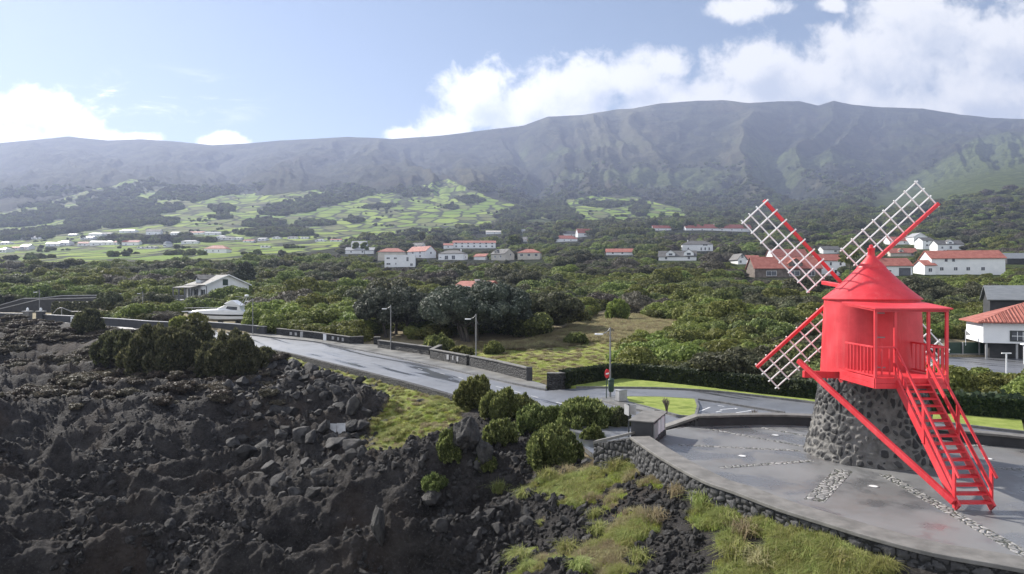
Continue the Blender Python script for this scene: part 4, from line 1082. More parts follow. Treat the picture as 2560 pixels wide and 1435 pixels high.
# wind shaft and four sails
tilt = R(4.5); yaw = R(2.5)
nv = Vector((math.sin(yaw) * math.cos(tilt), math.cos(yaw) * math.cos(tilt), math.sin(tilt)))
hub = Vector((.075, 1.95, 5.62))
uv = Vector((math.cos(yaw), -math.sin(yaw), 0)); vv = uv.cross(nv).normalized()
if vv.z < 0: vv = -vv
MB().bar(hub - nv * 1.9, hub + nv * 1.95, .15, .15).build('wind_shaft', M_red, MILL, bevel=.02)
SA = 43.6; L = 4.32
for kq in range(4):
    t = R(SA + 90 * kq); sd = uv * math.cos(t) + vv * math.sin(t); cd = -uv * math.sin(t) + vv * math.cos(t)
    s_ = MB().bar(hub - sd * .25 + nv * (.03 if kq % 2 else -.1), hub + sd * L + nv * (.03 if kq % 2 else -.1), .115, .115, up=nv).build('sail', M_red, MILL, bevel=.01)
    la = MB(); zo = nv * -.06
    for i in range(8):
        r_ = .80 + (L - .06 - .80) * i / 7
        la.tube(hub + sd * r_ - cd * .11 + zo, hub + sd * r_ + cd * 1.16 + zo, .028, n=8)
    for j in (1, 2, 3):
        la.tube(hub + sd * .72 + cd * (1.08 * j / 3) + zo + nv * .05, hub + sd * (L + .04) + cd * (1.08 * j / 3) + zo + nv * .05, .027, n=8)
    la.build('lattice', M_lattice, s_)
# ------------------------------------------------------------------ foliage meshes
def _sphere(nu=9, nv=6):
    vs = []; q = []
    for j in range(nv + 1):
        t = math.pi * j / nv
        for i in range(nu):
            p = 2 * math.pi * i / nu; vs.append((math.sin(t) * math.cos(p), math.sin(t) * math.sin(p), math.cos(t)))
    for j in range(nv):
        for i in range(nu): q.append((j * nu + i, (j + 1) * nu + i, (j + 1) * nu + (i + 1) % nu, j * nu + (i + 1) % nu))
    return np.array(vs), np.array(q)
SPH = _sphere()
def leaf_cloud(lobes, n, size, seed, up=0.25, elong=1.3, tuft=0.0, core=0.8, inner=0.12, zmin=None):
    """leaf-sized faces spread over the skins of many lobes round dark cores"""
    rg = np.random.default_rng(seed); lobes = np.asarray(lobes, float)
    c = lobes[:, :3]; r = lobes[:, 3:6]
    area = (r[:, 0] * r[:, 1] + r[:, 0] * r[:, 2] + r[:, 1] * r[:, 2]); area /= area.sum()
    out = []; need = n; tries = 0
    P = np.zeros((0, 3)); N = np.zeros((0, 3))
    while len(P) < n and tries < 12:
        k = rg.choice(len(lobes), n * 2, p=area); d = rg.normal(size=(n * 2, 3)); d[:, 2] += up; d /= np.linalg.norm(d, axis=1)[:, None]
        rad = 1.0 - rg.random(n * 2) ** 2 * inner * 2 + inner * 0.4 * rg.normal(size=n * 2)
        p = c[k] + d * r[k] * rad[:, None]
        ok = np.ones(len(p), bool)
        for j in range(len(lobes)):
            dd = ((p - c[j]) / r[j]); ins = (dd ** 2).sum(1) < 0.72; ins &= (k != j); ok &= ~ins
        if zmin is not None: ok &= p[:, 2] > zmin
        P = np.r_[P, p[ok]]; nn = d / r[k]; nn /= np.linalg.norm(nn, axis=1)[:, None]; N = np.r_[N, nn[ok]]; tries += 1
    P = P[:n]; N = N[:n]; m = len(P)
    if tuft > 0:
        ax = N * (1 - tuft) + np.array([0, 0, 1.0]) * tuft + rg.normal(size=(m, 3)) * 0.28; ax /= np.linalg.norm(ax, axis=1)[:, None]
        sd = np.cross(ax, rg.normal(size=(m, 3))); sd /= np.linalg.norm(sd, axis=1)[:, None] + 1e-9
        u = ax; v = sd
    else:
        nr = N + rg.normal(size=(m, 3)) * 0.55; nr /= np.linalg.norm(nr, axis=1)[:, None]
        u = np.cross(nr, rg.normal(size=(m, 3))); u /= np.linalg.norm(u, axis=1)[:, None] + 1e-9; v = np.cross(nr, u)
    s = size * (0.6 + 0.8 * rg.random(m))[:, None]
    a = P - u * s * elong * .5 - v * s * .3; b = P - u * s * elong * .1 + v * s * .55; cc = P + u * s * elong * .6 + v * s * .1; dd = P + u * s * elong * .05 - v * s * .5
    V = np.stack([a, b, cc, dd], 1).reshape(-1, 3); q = np.arange(m * 4).reshape(-1, 4)
    if core:
        sv, sq = SPH; n0 = len(V); CV = []; CQ = []
        for j in range(len(lobes)):
            CV.append(c[j] + sv * r[j] * core); CQ.append(sq + n0 + j * len(sv))
        V = np.r_[V, np.concatenate(CV)]; q = np.r_[q, np.concatenate(CQ)]
    return V, q
M_heath = mat_leaf('heath_leaves', (0.046, 0.060, 0.021), (0.185, 0.21, 0.066), (0.30, 0.32, 0.10), .35, .35)
M_heath2 = mat_leaf('bright_heath_leaves', (0.065, 0.085, 0.022), (0.26, 0.295, 0.07), (0.37, 0.39, 0.12), .3, .35)
M_heath3 = mat_leaf('grey_heath_leaves', (0.04, 0.046, 0.026), (0.14, 0.145, 0.075), (0.21, 0.21, 0.12), .3, .35)
M_dtree = mat_leaf('grey_green_tree_leaves', (0.034, 0.043, 0.032), (0.11, 0.13, 0.09), (0.21, 0.225, 0.175), .1, .3)
M_near = mat_leaf('tree_heath_tips', (0.06, 0.078, 0.026), (0.20, 0.23, 0.075), (0.36, 0.375, 0.14), .12, .4, 1.6)
M_neard = mat_leaf('dark_tree_heath_tips', (0.04, 0.046, 0.024), (0.125, 0.135, 0.06), (0.21, 0.21, 0.11), .12, .35, 1.2)
M_hedge = mat_leaf('hedge_leaves', (0.012, 0.024, 0.012), (0.036, 0.056, 0.02), (0.065, 0.085, 0.028), .1)
M_bare = mat_leaf('leafless_twigs', (0.055, 0.05, 0.036), (0.14, 0.125, 0.09), (0.21, 0.185, 0.14), .25, .2)
M_twig = simple('dry_twigs', (0.10, 0.08, 0.065), (0.20, 0.165, 0.14), 3, 0.9)
def heath_variant(seed, n=4200, size=.066, flat=.5, mat=M_heath):
    rg = np.random.default_rng(seed); lo = [(0, 0, .34, .84, .84, .42)]
    nl = int(rg.integers(12, 18))
    for i in range(nl):
        a = rg.random() * 6.283; rr_ = math.sqrt(rg.random()) * .88; q = .20 + .22 * rg.random()
        h = flat * math.sqrt(max(0.05, 1 - rr_ * rr_ * .9)) + .22 + .14 * rg.normal() * .6
        lo.append((rr_ * math.cos(a), rr_ * math.sin(a), h, q * 1.15, q * 1.15, q * .8))
    V, q = leaf_cloud(lo, n, size, seed, up=.5, core=.78)
    return mesh_np('heath_shrub', V, q, mats=[mat])
HV = [heath_variant(101, mat=M_heath), heath_variant(102, flat=.6, mat=M_heath2), heath_variant(103, flat=.42, mat=M_heath), heath_variant(104, flat=.7, mat=M_heath3), heath_variant(105, mat=M_heath2, flat=.46), heath_variant(106, mat=M_heath, flat=.62), heath_variant(107, n=3000, size=.06, mat=M_bare, flat=.55)]

def scatter(name, label, pts, rot, scl, idx, protos):
    """one object whose points carry copies of things that stand elsewhere in the scene"""
    pts = np.asarray(pts, np.float32); me = bpy.data.meshes.new(name); me.vertices.add(len(pts)); me.vertices.foreach_set('co', pts.ravel())
    a = me.attributes.new('rot', 'FLOAT_VECTOR', 'POINT'); a.data.foreach_set('vector', np.asarray(rot, np.float32).ravel())
    a = me.attributes.new('scl', 'FLOAT_VECTOR', 'POINT'); a.data.foreach_set('vector', np.asarray(scl, np.float32).ravel())
    a = me.attributes.new('idx', 'INT', 'POINT'); a.data.foreach_set('value', np.asarray(idx, np.int32))
    o = link(name, me); o['kind'] = 'stuff'; o['label'] = label
    g = bpy.data.node_groups.new(name, 'GeometryNodeTree')
    g.interface.new_socket('Geometry', in_out='INPUT', socket_type='NodeSocketGeometry'); g.interface.new_socket('Geometry', in_out='OUTPUT', socket_type='NodeSocketGeometry')
    k = NT(g); gi = k.n('NodeGroupInput'); go = k.n('NodeGroupOutput')
    jn = k.n('GeometryNodeJoinGeometry')
    for p in protos[::-1]:
        oi = k.n('GeometryNodeObjectInfo'); oi.inputs['Object'].default_value = p; oi.inputs['As Instance'].default_value = True; oi.transform_space = 'ORIGINAL'
        k.l(oi.outputs['Geometry'], jn.inputs[0])
    ip = k.n('GeometryNodeInstanceOnPoints'); k.l(gi.outputs[0], ip.inputs['Points']); k.l(jn.outputs[0], ip.inputs['Instance']); ip.inputs['Pick Instance'].default_value = True
    def attr(nm, typ):
        n = k.n('GeometryNodeInputNamedAttribute'); n.data_type = typ; n.inputs[0].default_value = nm
        return next(q for q in n.outputs if q.enabled and q.name == 'Attribute')
    k.l(attr('idx', 'INT'), ip.inputs['Instance Index'])
    er = k.n('FunctionNodeEulerToRotation'); k.l(attr('rot', 'FLOAT_VECTOR'), er.inputs[0]); k.l(er.outputs[0], ip.inputs['Rotation'])
    k.l(attr('scl', 'FLOAT_VECTOR'), ip.inputs['Scale'])
    k.l(ip.outputs[0], go.inputs[0])
    md = o.modifiers.new('scatter', 'NODES'); md.node_group = g
    return o
# ------------------------------------------------------------------ houses
FOOT = []      # (x, y, radius) kept free of shrubs
def house(label, px0, px1, yb, ye, yr, depth, rot=0.0, roof='gx', wall=None, tile=None, wins=(), cat='house', chim=(), d=None, group=None, over=.35, dorm=(), name='house'):
    """a house from the outline it shows: left, right, foot, eave and ridge"""
    wall = wall or M_white; tile = tile or M_tile
    p = ground_at((px0 + px1) / 2, yb) if d is None else P3((px0 + px1) / 2, yb, d)
    D = p.y; s = D / F; L = (px1 - px0) * s
    ca, sa = abs(math.cos(R(rot))), abs(math.sin(R(rot)))
    Wd = depth
    L = max((L - Wd * sa) / max(ca, .3), 3.0)
    hw = (yb - ye) * s; hr = (ye - yr) * s
    t = thing(name, label, cat, p + Vector((0, Wd / 2 * ca + L / 2 * sa * .5, 0)), R(rot), group)
    FOOT.append((p.x, p.y + Wd / 2, max(L, Wd) * .62 + 1))
    x, y = L / 2, Wd / 2
    mb = MB(); z0 = -3.5
    if roof == 'gx':
        mb.add([(-x, -y, z0), (x, -y, z0), (x, y, z0), (-x, y, z0), (-x, -y, hw), (x, -y, hw), (x, y, hw), (-x, y, hw), (-x, 0, hw + hr), (x, 0, hw + hr)],
               [(0, 1, 5, 4), (2, 3, 7, 6), (1, 2, 6, 9, 5), (3, 0, 4, 8, 7), (3, 2, 1, 0)])
    elif roof == 'gy':
        mb.add([(-x, -y, z0), (x, -y, z0), (x, y, z0), (-x, y, z0), (-x, -y, hw), (x, -y, hw), (x, y, hw), (-x, y, hw), (0, -y, hw + hr), (0, y, hw + hr)],
               [(0, 1, 5, 8, 4), (2, 3, 7, 9, 6), (1, 2, 6, 5), (3, 0, 4, 7), (3, 2, 1, 0)])
    else:
        mb.box((0, 0, (z0 + hw) / 2), (L, Wd, hw - z0))
    mb.build('wall', wall, t)
    rb = MB(); th = .16; o = over
    def slab(q):
        q = [Vector(v) for v in q]; n = (q[1] - q[0]).cross(q[2] - q[0]).normalized()
        if n.z < 0: q = q[::-1]; n = -n
        m = len(q); vs = [v + n * .02 for v in q] + [v + n * (th + .02) for v in q]
        rb.add(vs, [tuple(range(m))[::-1], tuple(range(m, 2 * m))] + [(i, (i + 1) % m, m + (i + 1) % m, m + i) for i in range(m)])
    if roof == 'gx':
        k = hr / y
        slab([(-x - o, -y - o, hw - o * k), (x + o, -y - o, hw - o * k), (x + o, 0, hw + hr), (-x - o, 0, hw + hr)]); slab([(-x - o, 0, hw + hr), (x + o, 0, hw + hr), (x + o, y + o, hw - o * k), (-x - o, y + o, hw - o * k)])
    elif roof == 'gy':
        k = hr / x
        slab([(-x - o, -y - o, hw - o * k), (0, -y - o, hw + hr), (0, y + o, hw + hr), (-x - o, y + o, hw - o * k)]); slab([(x + o, -y - o, hw - o * k), (0, -y - o, hw + hr), (0, y + o, hw + hr), (x + o, y + o, hw - o * k)])
    elif roof == 'hip':
        a = min(x, y); X1 = x - a if x > y else 0; Y1 = 0 if x > y else y - a
        P_ = [(-x - o, -y - o, hw), (x + o, -y - o, hw), (x + o, y + o, hw), (-x - o, y + o, hw)]; q0, q1 = (-X1, -Y1, hw + hr), (X1, Y1, hw + hr)
        if x > y: slab([P_[0], P_[1], q1, q0]); slab([P_[2], P_[3], q0, q1]); slab([P_[1], P_[2], q1]); slab([P_[3], P_[0], q0])
        else: slab([P_[0], P_[1], q0]); slab([P_[1], P_[2], q1, q0]); slab([P_[2], P_[3], q1]); slab([P_[3], P_[0], q0, q1])
    elif roof == 'flat':
        rb.box((0, 0, hw + .1), (L + .12, Wd + .12, .24))
    ro = rb.build('roof', tile if roof != 'flat' else wall, t)
    def opening(f, u, z, w_, h_, nm='window', m=None):
        if f == 'f': c = Vector((u * L, -y - .01, z)); ax = Vector((1, 0, 0)); nn = Vector((0, -1, 0))
        elif f == 'r': c = Vector((x + .01, u * Wd, z)); ax = Vector((0, 1, 0)); nn = Vector((1, 0, 0))
        else: c = Vector((-x - .01, u * Wd, z)); ax = Vector((0, 1, 0)); nn = Vector((-1, 0, 0))
        fr = MB(); b = .09
        def bx(mb_, cc, aw, az, tt):
            mb_.box(cc, (abs(ax.x) * aw + abs(nn.x) * tt, abs(ax.y) * aw + abs(nn.y) * tt, az))
        bx(fr, c + Vector((0, 0, h_ / 2)), w_ + b, b, .09); bx(fr, c - Vector((0, 0, h_ / 2)), w_ + b, b, .12); bx(fr, c + ax * w_ / 2, b, h_ - b, .09); bx(fr, c - ax * w_ / 2, b, h_ - b, .09)
        if w_ > .9 and nm == 'window': bx(fr, c, .06, h_ - b, .07)
        fo = fr.build(nm, m or M_white, t)
        pn = MB(); bx(pn, c, w_ - .02, h_ - .02, .03); pn.build('pane' if nm != 'garage_door' else 'leaf', M_glass, fo)
        return fo
    for wv_ in wins: opening(*wv_)
    for (u, v, h_) in chim:
        cm = MB(); cm.box((u * L, v * Wd, hw + hr * .6 + h_ / 2), (.6, .6, h_ + hr * .8)); cm.box((u * L, v * Wd, hw + hr + h_ + .05), (.75, .75, .12)); cm.build('chimney', M_white, ro)
    for (u, w_, h_) in dorm:
        zb = hw + hr * .12; dm_ = MB(); yd = -y + .4
        dm_.add([(u * L - w_ / 2, yd, zb), (u * L + w_ / 2, yd, zb), (u * L + w_ / 2, 0, zb), (u * L - w_ / 2, 0, zb), (u * L - w_ / 2, yd, zb + h_), (u * L + w_ / 2, yd, zb + h_), (u * L + w_ / 2, 0, zb + h_), (u * L - w_ / 2, 0, zb + h_), (u * L, yd, zb + h_ + w_ * .35), (u * L, .2, zb + h_ + w_ * .35)],
                [(0, 1, 5, 8, 4), (1, 2, 6, 5), (3, 0, 4, 7), (2, 3, 7, 9, 6)])
        dd_ = dm_.build('dormer', wall, ro)
        rb2 = MB(); q = .2
        for sg in (-1, 1):
            rb2.add([(u * L + sg * (w_ / 2 + q), yd - q, zb + h_ - q * .6), (u * L, yd - q, zb + h_ + w_ * .35 + .1), (u * L, .2, zb + h_ + w_ * .35 + .1), (u * L + sg * (w_ / 2 + q), .2, zb + h_ - q * .6),
                     (u * L + sg * (w_ / 2 + q), yd - q, zb + h_ - q * .6 + .12), (u * L, yd - q, zb + h_ + w_ * .35 + .22), (u * L, .2, zb + h_ + w_ * .35 + .22), (u * L + sg * (w_ / 2 + q), .2, zb + h_ - q * .6 + .12)],
                    [(0, 1, 2, 3), (7, 6, 5, 4), (0, 4, 5, 1), (3, 2, 6, 7), (0, 3, 7, 4)])
        rb2.build('dormer_roof', tile, t)
        pn = MB(); pn.box((u * L, yd - .02, zb + h_ * .6), (w_ * .4, .05, h_ * .7)); pn.build('dormer_window', M_glass, t)
    t['_dims'] = (L, Wd, hw)
    return t
W_ = lambda f, u, z, w_=1.1, h_=1.2, nm='window': (f, u, z, w_, h_, nm)
# --- the middle of the village
house('white flat roofed two storey house in front of the cream hip roofed house', 957, 1037, 668, 638, 638, 8, 6, 'flat', wins=[W_('f', -.38, 4.1, 1.5, .8), W_('f', -.15, 4.1, 1.4, .8), W_('f', .25, 3.7, 1, 2), W_('f', -.37, 1.5, 1.8, .8), W_('f', -.13, 1.6, .5, .8), W_('f', .38, 1.2, 1.2, 1.2)])
house('cream house with a red hip roof behind the white flat roofed house', 942, 1012, 652, 630, 620, 9, 4, 'hip', M_cream, wins=[W_('f', -.2, 2.6, 1.2, 1.2), W_('f', .3, 2.6, 1.6, 1.6)])
house('white gabled house with a red tiled roof right of the flat roofed house', 1014, 1088, 645, 628, 615, 9, -38, 'gx', wins=[W_('f', -.2, 3.4, 1.2, 1.3), W_('f', .2, 3.4, 1.2, 1.3), W_('r', 0, 3.2, 1.3, 1.3), W_('f', .2, 1.2, 1.2, 1.3)])
house('white house with big glass doors and a low dark roof', 1095, 1167, 650, 634, 625, 9, -12, 'hip', tile=M_slate, wins=[W_('f', -.18, 1.5, 2.0, 2.2), W_('f', .1, 1.5, 2.0, 2.2), W_('f', -.42, 1.6, 1, .6), W_('r', 0, 1.9, 1.2, 1.2)], chim=[(.3, .1, .8)])
house('small white house with a grey roof above the red gabled house', 1026, 1064, 622, 614, 607, 8, -20, 'gx', tile=M_slate, wins=[W_('f', 0, 1.8)])
house('long white terrace of holiday flats with a thin red roof line', 1131, 1239, 621, 607, 601, 9, 2, 'gx', wins=[W_('f', u, z, 1.5, 1.5) for u in (-.42, -.28, -.14, 0, .14, .28, .42) for z in (1.8, 4.4)])
house('low white annexe with a red roof at the left end of the terrace', 1108, 1132, 622, 613, 608, 8, 2, 'gx', wins=[W_('f', 0, 1.6)])
house('small white house with a plain red roof left of the cream double gabled house', 1184, 1226, 650, 641, 634, 7, -25, 'gx', wins=[W_('r', 0, 1.4, .8, .9)])
house('cream gabled house with a dark slate roof', 1227, 1286, 651, 634, 622, 8, -42, 'gx', M_cream, M_slate, wins=[W_('f', -.2, 2.2, 1, 1.2), W_('f', .2, 2.2, 1, 1.2), W_('r', .1, 3.3, .9, 1.1)], dorm=[(-.2, 2.2, 1.2)])
house('cream house with a red hip roof and a white verandah', 1294, 1356, 649, 632, 622, 9, -8, 'hip', M_cream, wins=[W_('f', -.32, 2.6, 1.6, 1.3), W_('f', 0, 2.6, 1.6, 1.3), W_('f', .32, 2.6, 1.6, 1.3)])
house('white modern house with a pale grey roof among trees at the edge of the fields', 878, 914, 622, 611, 602, 10, 0, 'gx', tile=M_palecap, wins=[W_('f', -.25, 2), W_('f', .2, 2)])
house('lower white house under the pale roofed modern house', 862, 934, 635, 625, 618, 9, 3, 'gx', tile=M_palecap, wins=[W_('f', -.3, 1.6), W_('f', .1, 1.6)])
house('white house with a red hip roof alone at the left end of the thicket', 510, 566, 633, 622, 613, 10, 0, 'hip', wins=[W_('f', -.38, 1.8, 1.2, 1), W_('f', -.1, 1.8, .8, 1.2), W_('f', .15, 1.8, .8, 1.2)])
house('wide low house with a bright red roof below the two gables on the wooded rise', 1386, 1444, 604, 597, 588, 10, 6, 'hip', wins=[W_('f', -.1, 1.5), W_('f', .2, 1.5)])
house('white gabled house with a dark roof on the wooded rise', 1405, 1442, 592, 584, 577, 8, 10, 'gx', tile=M_slate, wins=[W_('l', 0, 2.5, .9, 1.2), W_('f', .1, 2)])
house('white gabled house with a red roof highest on the wooded rise', 1440, 1489, 592, 582, 571, 9, 14, 'gx', wins=[W_('l', 0, 4.2, 1, 1.4), W_('f', -.1, 2.4, 1.6, 1.5), W_('f', .25, 2.4, 1.2, 1.5)], chim=[(.48, 0, .6)])
house('small white gabled house beside the bare field in the village centre', 1302, 1322, 604, 599, 592, 7, -30, 'gx', tile=M_slate, wins=[W_('r', 0, 2)])
house('small house with a red roof right of the small white gable', 1318, 1336, 605, 601, 597, 6, -20, 'gx', wins=[W_('f', 0, 1.2)])
house('far white house with a cream roof above the long terrace', 1214, 1258, 585, 580, 576, 9, 4, 'gx', tile=M_cream, wins=[W_('f', 0, 1.4)])
house('far white gabled house in the trees above the long terrace', 1296, 1315, 582, 578, 573, 8, -20, 'gx', tile=M_palecap, wins=[W_('f', 0, 1.4)])
# --- right half
house('very long low building with a red roof on the upper slope', 1712, 1882, 577, 570, 560, 10, 4, 'gx', wins=[W_('f', u, 1.4, 1.6, 1.2) for u in (-.4, -.25, -.1, .05, .2, .35)], chim=[(-.05, 0, .8)])
house('small white and red house left of the very long building', 1631, 1680, 576, 570, 563, 8, 5, 'gx', wins=[W_('f', -.2, 1.4), W_('f', .2, 1.4)])
house('low white house with a faded red roof alone in the green thicket', 1516, 1588, 638, 630, 621, 9, -8, 'gx', wins=[W_('f', -.25, 1.4), W_('f', .1, 1.4), W_('r', 0, 1.6)])
house('white villa with arched porch and a dark hipped lookout roof', 1708, 1788, 628, 611, 601, 10, -10, 'hip', tile=M_slate, wins=[W_('f', -.3, 1.7, 1, 1.6), W_('f', .12, 1.5, .9, 1.9), W_('f', .25, 1.5, .9, 1.9), W_('f', .38, 1.5, .9, 1.9), W_('f', .25, 4.0, 3, .8)], chim=[(-.3, 0, .7)])
house('white double gabled house with a black roof below the villa', 1650, 1752, 652, 641, 626, 10, -14, 'gx', tile=M_slate, wins=[W_('f', -.3, 1.4), W_('f', .3, 1.4), W_('r', 0, 3.4, .9, 1.3)], dorm=[(-.18, 4.4, 1.3), (.3, 4.6, 1.5)])
house('small white gabled house with a balcony left of the big red roofs', 1838, 1868, 661, 648, 634, 8, 8, 'gy', tile=M_slate, wins=[W_('f', 0, 3.6, 1.1, 1.6), W_('f', -.2, 1.2, 1, 1.1)])
house('small white house with a red roof next to the balcony gable', 1868, 1900, 657, 647, 638, 7, 0, 'gx', wins=[W_('f', -.2, 1.2), W_('f', .2, 1.2)])
house('red roofed house standing behind the long barn', 1930, 2022, 650, 640, 622, 9, 3, 'gx', wins=[W_('f', -.3, 1.2)])
house('long brown stone barn with a wide red roof and a white gabled dormer', 1890, 2058, 694, 670, 641, 9.5, -4, 'gx', M_barn, wins=[W_('f', -.25, 1.3, 3, 1.5), W_('f', .1, 1.3, 3, 1.5), W_('f', .35, 1.3, 2, 1.5)], dorm=[(.12, 4.2, 1.0)])
house('white two storey house with a red roof joined to the right end of the barn', 2040, 2118, 690, 651, 635, 8, 10, 'gx', wins=[W_('f', -.1, 3.9, .8, 1.1), W_('f', .3, 3.9, .8, 1.1), W_('f', .1, 1.4, .9, 1.2), W_('l', .1, 3.8, .7, 1)])
house('small white house with a grey roof half hidden behind the upper right sail', 2058, 2102, 634, 624, 615, 8, 0, 'gx', tile=M_slate, wins=[W_('f', .2, 1.4, 1.4, 1)])
house('white garage with a red roof and a wide dark door behind the mill roof', 2186, 2284, 690, 664, 645, 8, -3, 'gx', wins=[W_('f', -.08, 1.6, .9, .5), ('f', .3, 1.3, 3.4, 2.4, 'garage_door', M_dark)], chim=[(-.2, 0, .5)])
house('small cream house with a red roof and one dormer above the garage', 2229, 2297, 641, 632, 620, 8, -6, 'gx', M_cream, wins=[W_('f', .3, 1.2)], dorm=[(-.1, 2.6, 1.0)])
house('low house with a red roof partly behind the red sail spar', 2224, 2286, 611, 602, 591, 9, 0, 'gx', wins=[W_('f', .1, 1.5), W_('f', .35, 1.5)])
house('white gable end house left of the stepped white block', 2282, 2320, 612, 592, 582, 9, 4, 'gy', tile=M_palecap, wins=[W_('f', 0, 4.6, 1.4, 1), W_('f', 0, 1.6, 1.8, 1.2)])
house('stepped white block with a grey top beside the white gable end house', 2304, 2336, 623, 601, 593, 8, 4, 'gx', tile=M_slate, wins=[W_('f', -.1, 2.6, 1.6, 1.2), W_('f', -.1, 5, 1.6, .8)])
house('white house with a dark roof and a central dormer high on the right', 2346, 2412, 625, 611, 600, 9, -4, 'gx', tile=M_slate, wins=[W_('f', -.32, 1.5), W_('f', 0, 1.5, 1.4, 1.6), W_('f', .33, 1.5)], dorm=[(0, 4, 1.2)])
house('large white house with a red roof and rows of small windows at the right', 2341, 2520, 687, 645, 625, 9, -9, 'gx', wins=[W_('f', u, 1.9, 1.1, 1.1) for u in (-.36, -.17, .0, .2)] + [W_('f', -.3, 4.6, .9, 1.0), W_('f', -.2, 4.6, .9, 1.0), W_('r', -.1, 1.8, .8, 1.6), W_('r', .2, 1.8, .8, 1.6), W_('r', 0, 4.5, .6, 1.4)])
house('low white lean-to with a red roof at the left of the large white house', 2313, 2343, 687, 663, 650, 7, -4, 'gx', wins=[W_('f', 0, 1.5)])
house('dark open shed at the right edge behind the large white house', 2522, 2600, 662, 646, 632, 9, -6, 'gx', M_darkwall, M_sheet)
house('white tiled house whose red ridge shows behind the big grey green tree', 1126, 1256, 748, 727, 704, 9, -20, 'gx', wins=[W_('l', 0, 1.5), W_('f', 0, 1.4)], chim=[(-.02, 0, .3)], d=108)
# --- the far village under the fields
vill = [(8, 632, 26, 14), (36, 625, 22, 9), (62, 624, 26, 14), (44, 599, 26, 8), (90, 598, 30, 8), (130, 616, 34, 11), (158, 614, 34, 13), (205, 615, 26, 11), (216, 599, 34, 9), (236, 592, 34, 11), (262, 589, 30, 8), (240, 614, 36, 13), (270, 613, 26, 12), (293, 613, 22, 12), (325, 614, 42, 14), (318, 582, 46, 9), (382, 587, 36, 14), (436, 588, 22, 9),
        (472, 610, 42, 10), (490, 587, 40, 9), (530, 588, 40, 9), (552, 597, 26, 9), (566, 600, 34, 8), (592, 600, 22, 7), (414, 618, 10, 15), (620, 606, 26, 7), (655, 602, 24, 8), (690, 598, 22, 7), (730, 598, 24, 7), (760, 598, 20, 6), (800, 604, 26, 7), (838, 604, 30, 7), (180, 590, 22, 6), (350, 622, 24, 5), (375, 622, 26, 6), (660, 620, 26, 6), (12, 612, 22, 9)]
side = {0: 'red', 1: 'grey', 2: 'pale'}
for i, (px, yb, wp, hp) in enumerate(vill):
    col = [M_palecap, M_slate, M_palecap, M_tile][(i * 7 + i // 3) % 4] if i not in (14,) else M_tile
    cn_ = {M_palecap.name: 'pale', M_slate.name: 'grey', M_tile.name: 'red'}[col.name]
    house('tiny white house with a %s roof in the far village below the fields' % cn_, px - wp / 2, px + wp / 2, yb, yb - hp * .62, yb - hp, 9, (i * 37) % 24 - 12, 'hip' if i % 3 == 0 else 'gx', tile=col,
          wins=[W_('f', -.25, 1.6, 1.6, 1.3), W_('f', .2, 1.6, 1.6, 1.3)], group='houses of the far village')

# --- white house with a verandah, left
hA = thing('verandah_house', 'white house with grey tiled roof, dormer and pillared verandah above the boat', 'house')
dA = 150.0; sA = dA / F; pA = P3(515.7, 748, dA)
hA.location = pA; hA.rotation_euler = (0, 0, R(-44))
LA, WA, hwA, hrA = 11.0, 9.6, 3.2, 2.1      # origin at the front right corner, house goes back (+y) and left (-x)
FOOT.append((pA.x - 1, pA.y + 6, 8.5))
mb = MB(); mb.add([(-LA, 0, -4), (0, 0, -4), (0, WA, -4), (-LA, WA, -4), (-LA, 0, hwA), (0, 0, hwA), (0, WA, hwA), (-LA, WA, hwA), (-LA, WA / 2, hwA), (0, WA / 2, hwA + hrA)], [(0, 1, 5, 4), (2, 3, 7, 6), (1, 2, 6, 9, 5), (3, 0, 4, 7)])
mb.build('wall', M_white, hA)
rb = MB()
def slab2(mb_, q, th=.18):
    q = [Vector(v) for v in q]; n = (q[1] - q[0]).cross(q[2] - q[0]).normalized()
    if n.z < 0: q = q[::-1]; n = -n
    m = len(q); mb_.add([v + n * .03 for v in q] + [v + n * th for v in q], [tuple(range(m))[::-1], tuple(range(m, 2 * m))] + [(i, (i + 1) % m, m + (i + 1) % m, m + i) for i in range(m)])
e_ = .45; kz = hrA / (WA / 2)
slab2(rb, [(-LA - e_, -e_, hwA - e_ * kz), (e_, -e_, hwA - e_ * kz), (e_, WA / 2, hwA + hrA), (-LA + 4.2, WA / 2, hwA + hrA)])
slab2(rb, [(e_, WA + e_, hwA - e_ * kz), (-LA - e_, WA + e_, hwA - e_ * kz), (-LA + 4.2, WA / 2, hwA + hrA), (e_, WA / 2, hwA + hrA)])
slab2(rb, [(-LA - e_, -e_, hwA - e_ * kz), (-LA + 4.2, WA / 2, hwA + hrA), (-LA - e_, WA + e_, hwA - e_ * kz)])
rA = rb.build('roof', M_slate, hA)
fasc = MB(); fasc.bar((e_ + .06, -e_, hwA - e_ * kz + .1), (e_ + .06, WA / 2, hwA + hrA + .12), .08, .22); fasc.bar((e_ + .06, WA / 2, hwA + hrA + .12), (e_ + .06, WA + e_, hwA - e_ * kz + .1), .08, .22); fasc.build('fascia', M_white, hA)
dm_ = MB(); dm_.add([(-7.4, .6, 3.5), (-4.6, .6, 3.5), (-4.6, 4, 3.5), (-7.4, 4, 3.5), (-7.4, .6, 4.5), (-4.6, .6, 4.5), (-4.6, 4, 4.5), (-7.4, 4, 4.5), (-6, .6, 5.25), (-6, 4.6, 5.25)], [(0, 1, 5, 8, 4), (1, 2, 6, 5), (3, 0, 4, 7)])
dm_.build('dormer', M_white, rA)
rb = MB(); slab2(rb, [(-7.8, .1, 4.3), (-6, .1, 5.3), (-6, 4.7, 5.3), (-7.8, 4.7, 4.3)], .15); slab2(rb, [(-4.2, .1, 4.3), (-6, .1, 5.3), (-6, 4.7, 5.3), (-4.2, 4.7, 4.3)], .15); rb.build('dormer_roof', M_slate, rA)
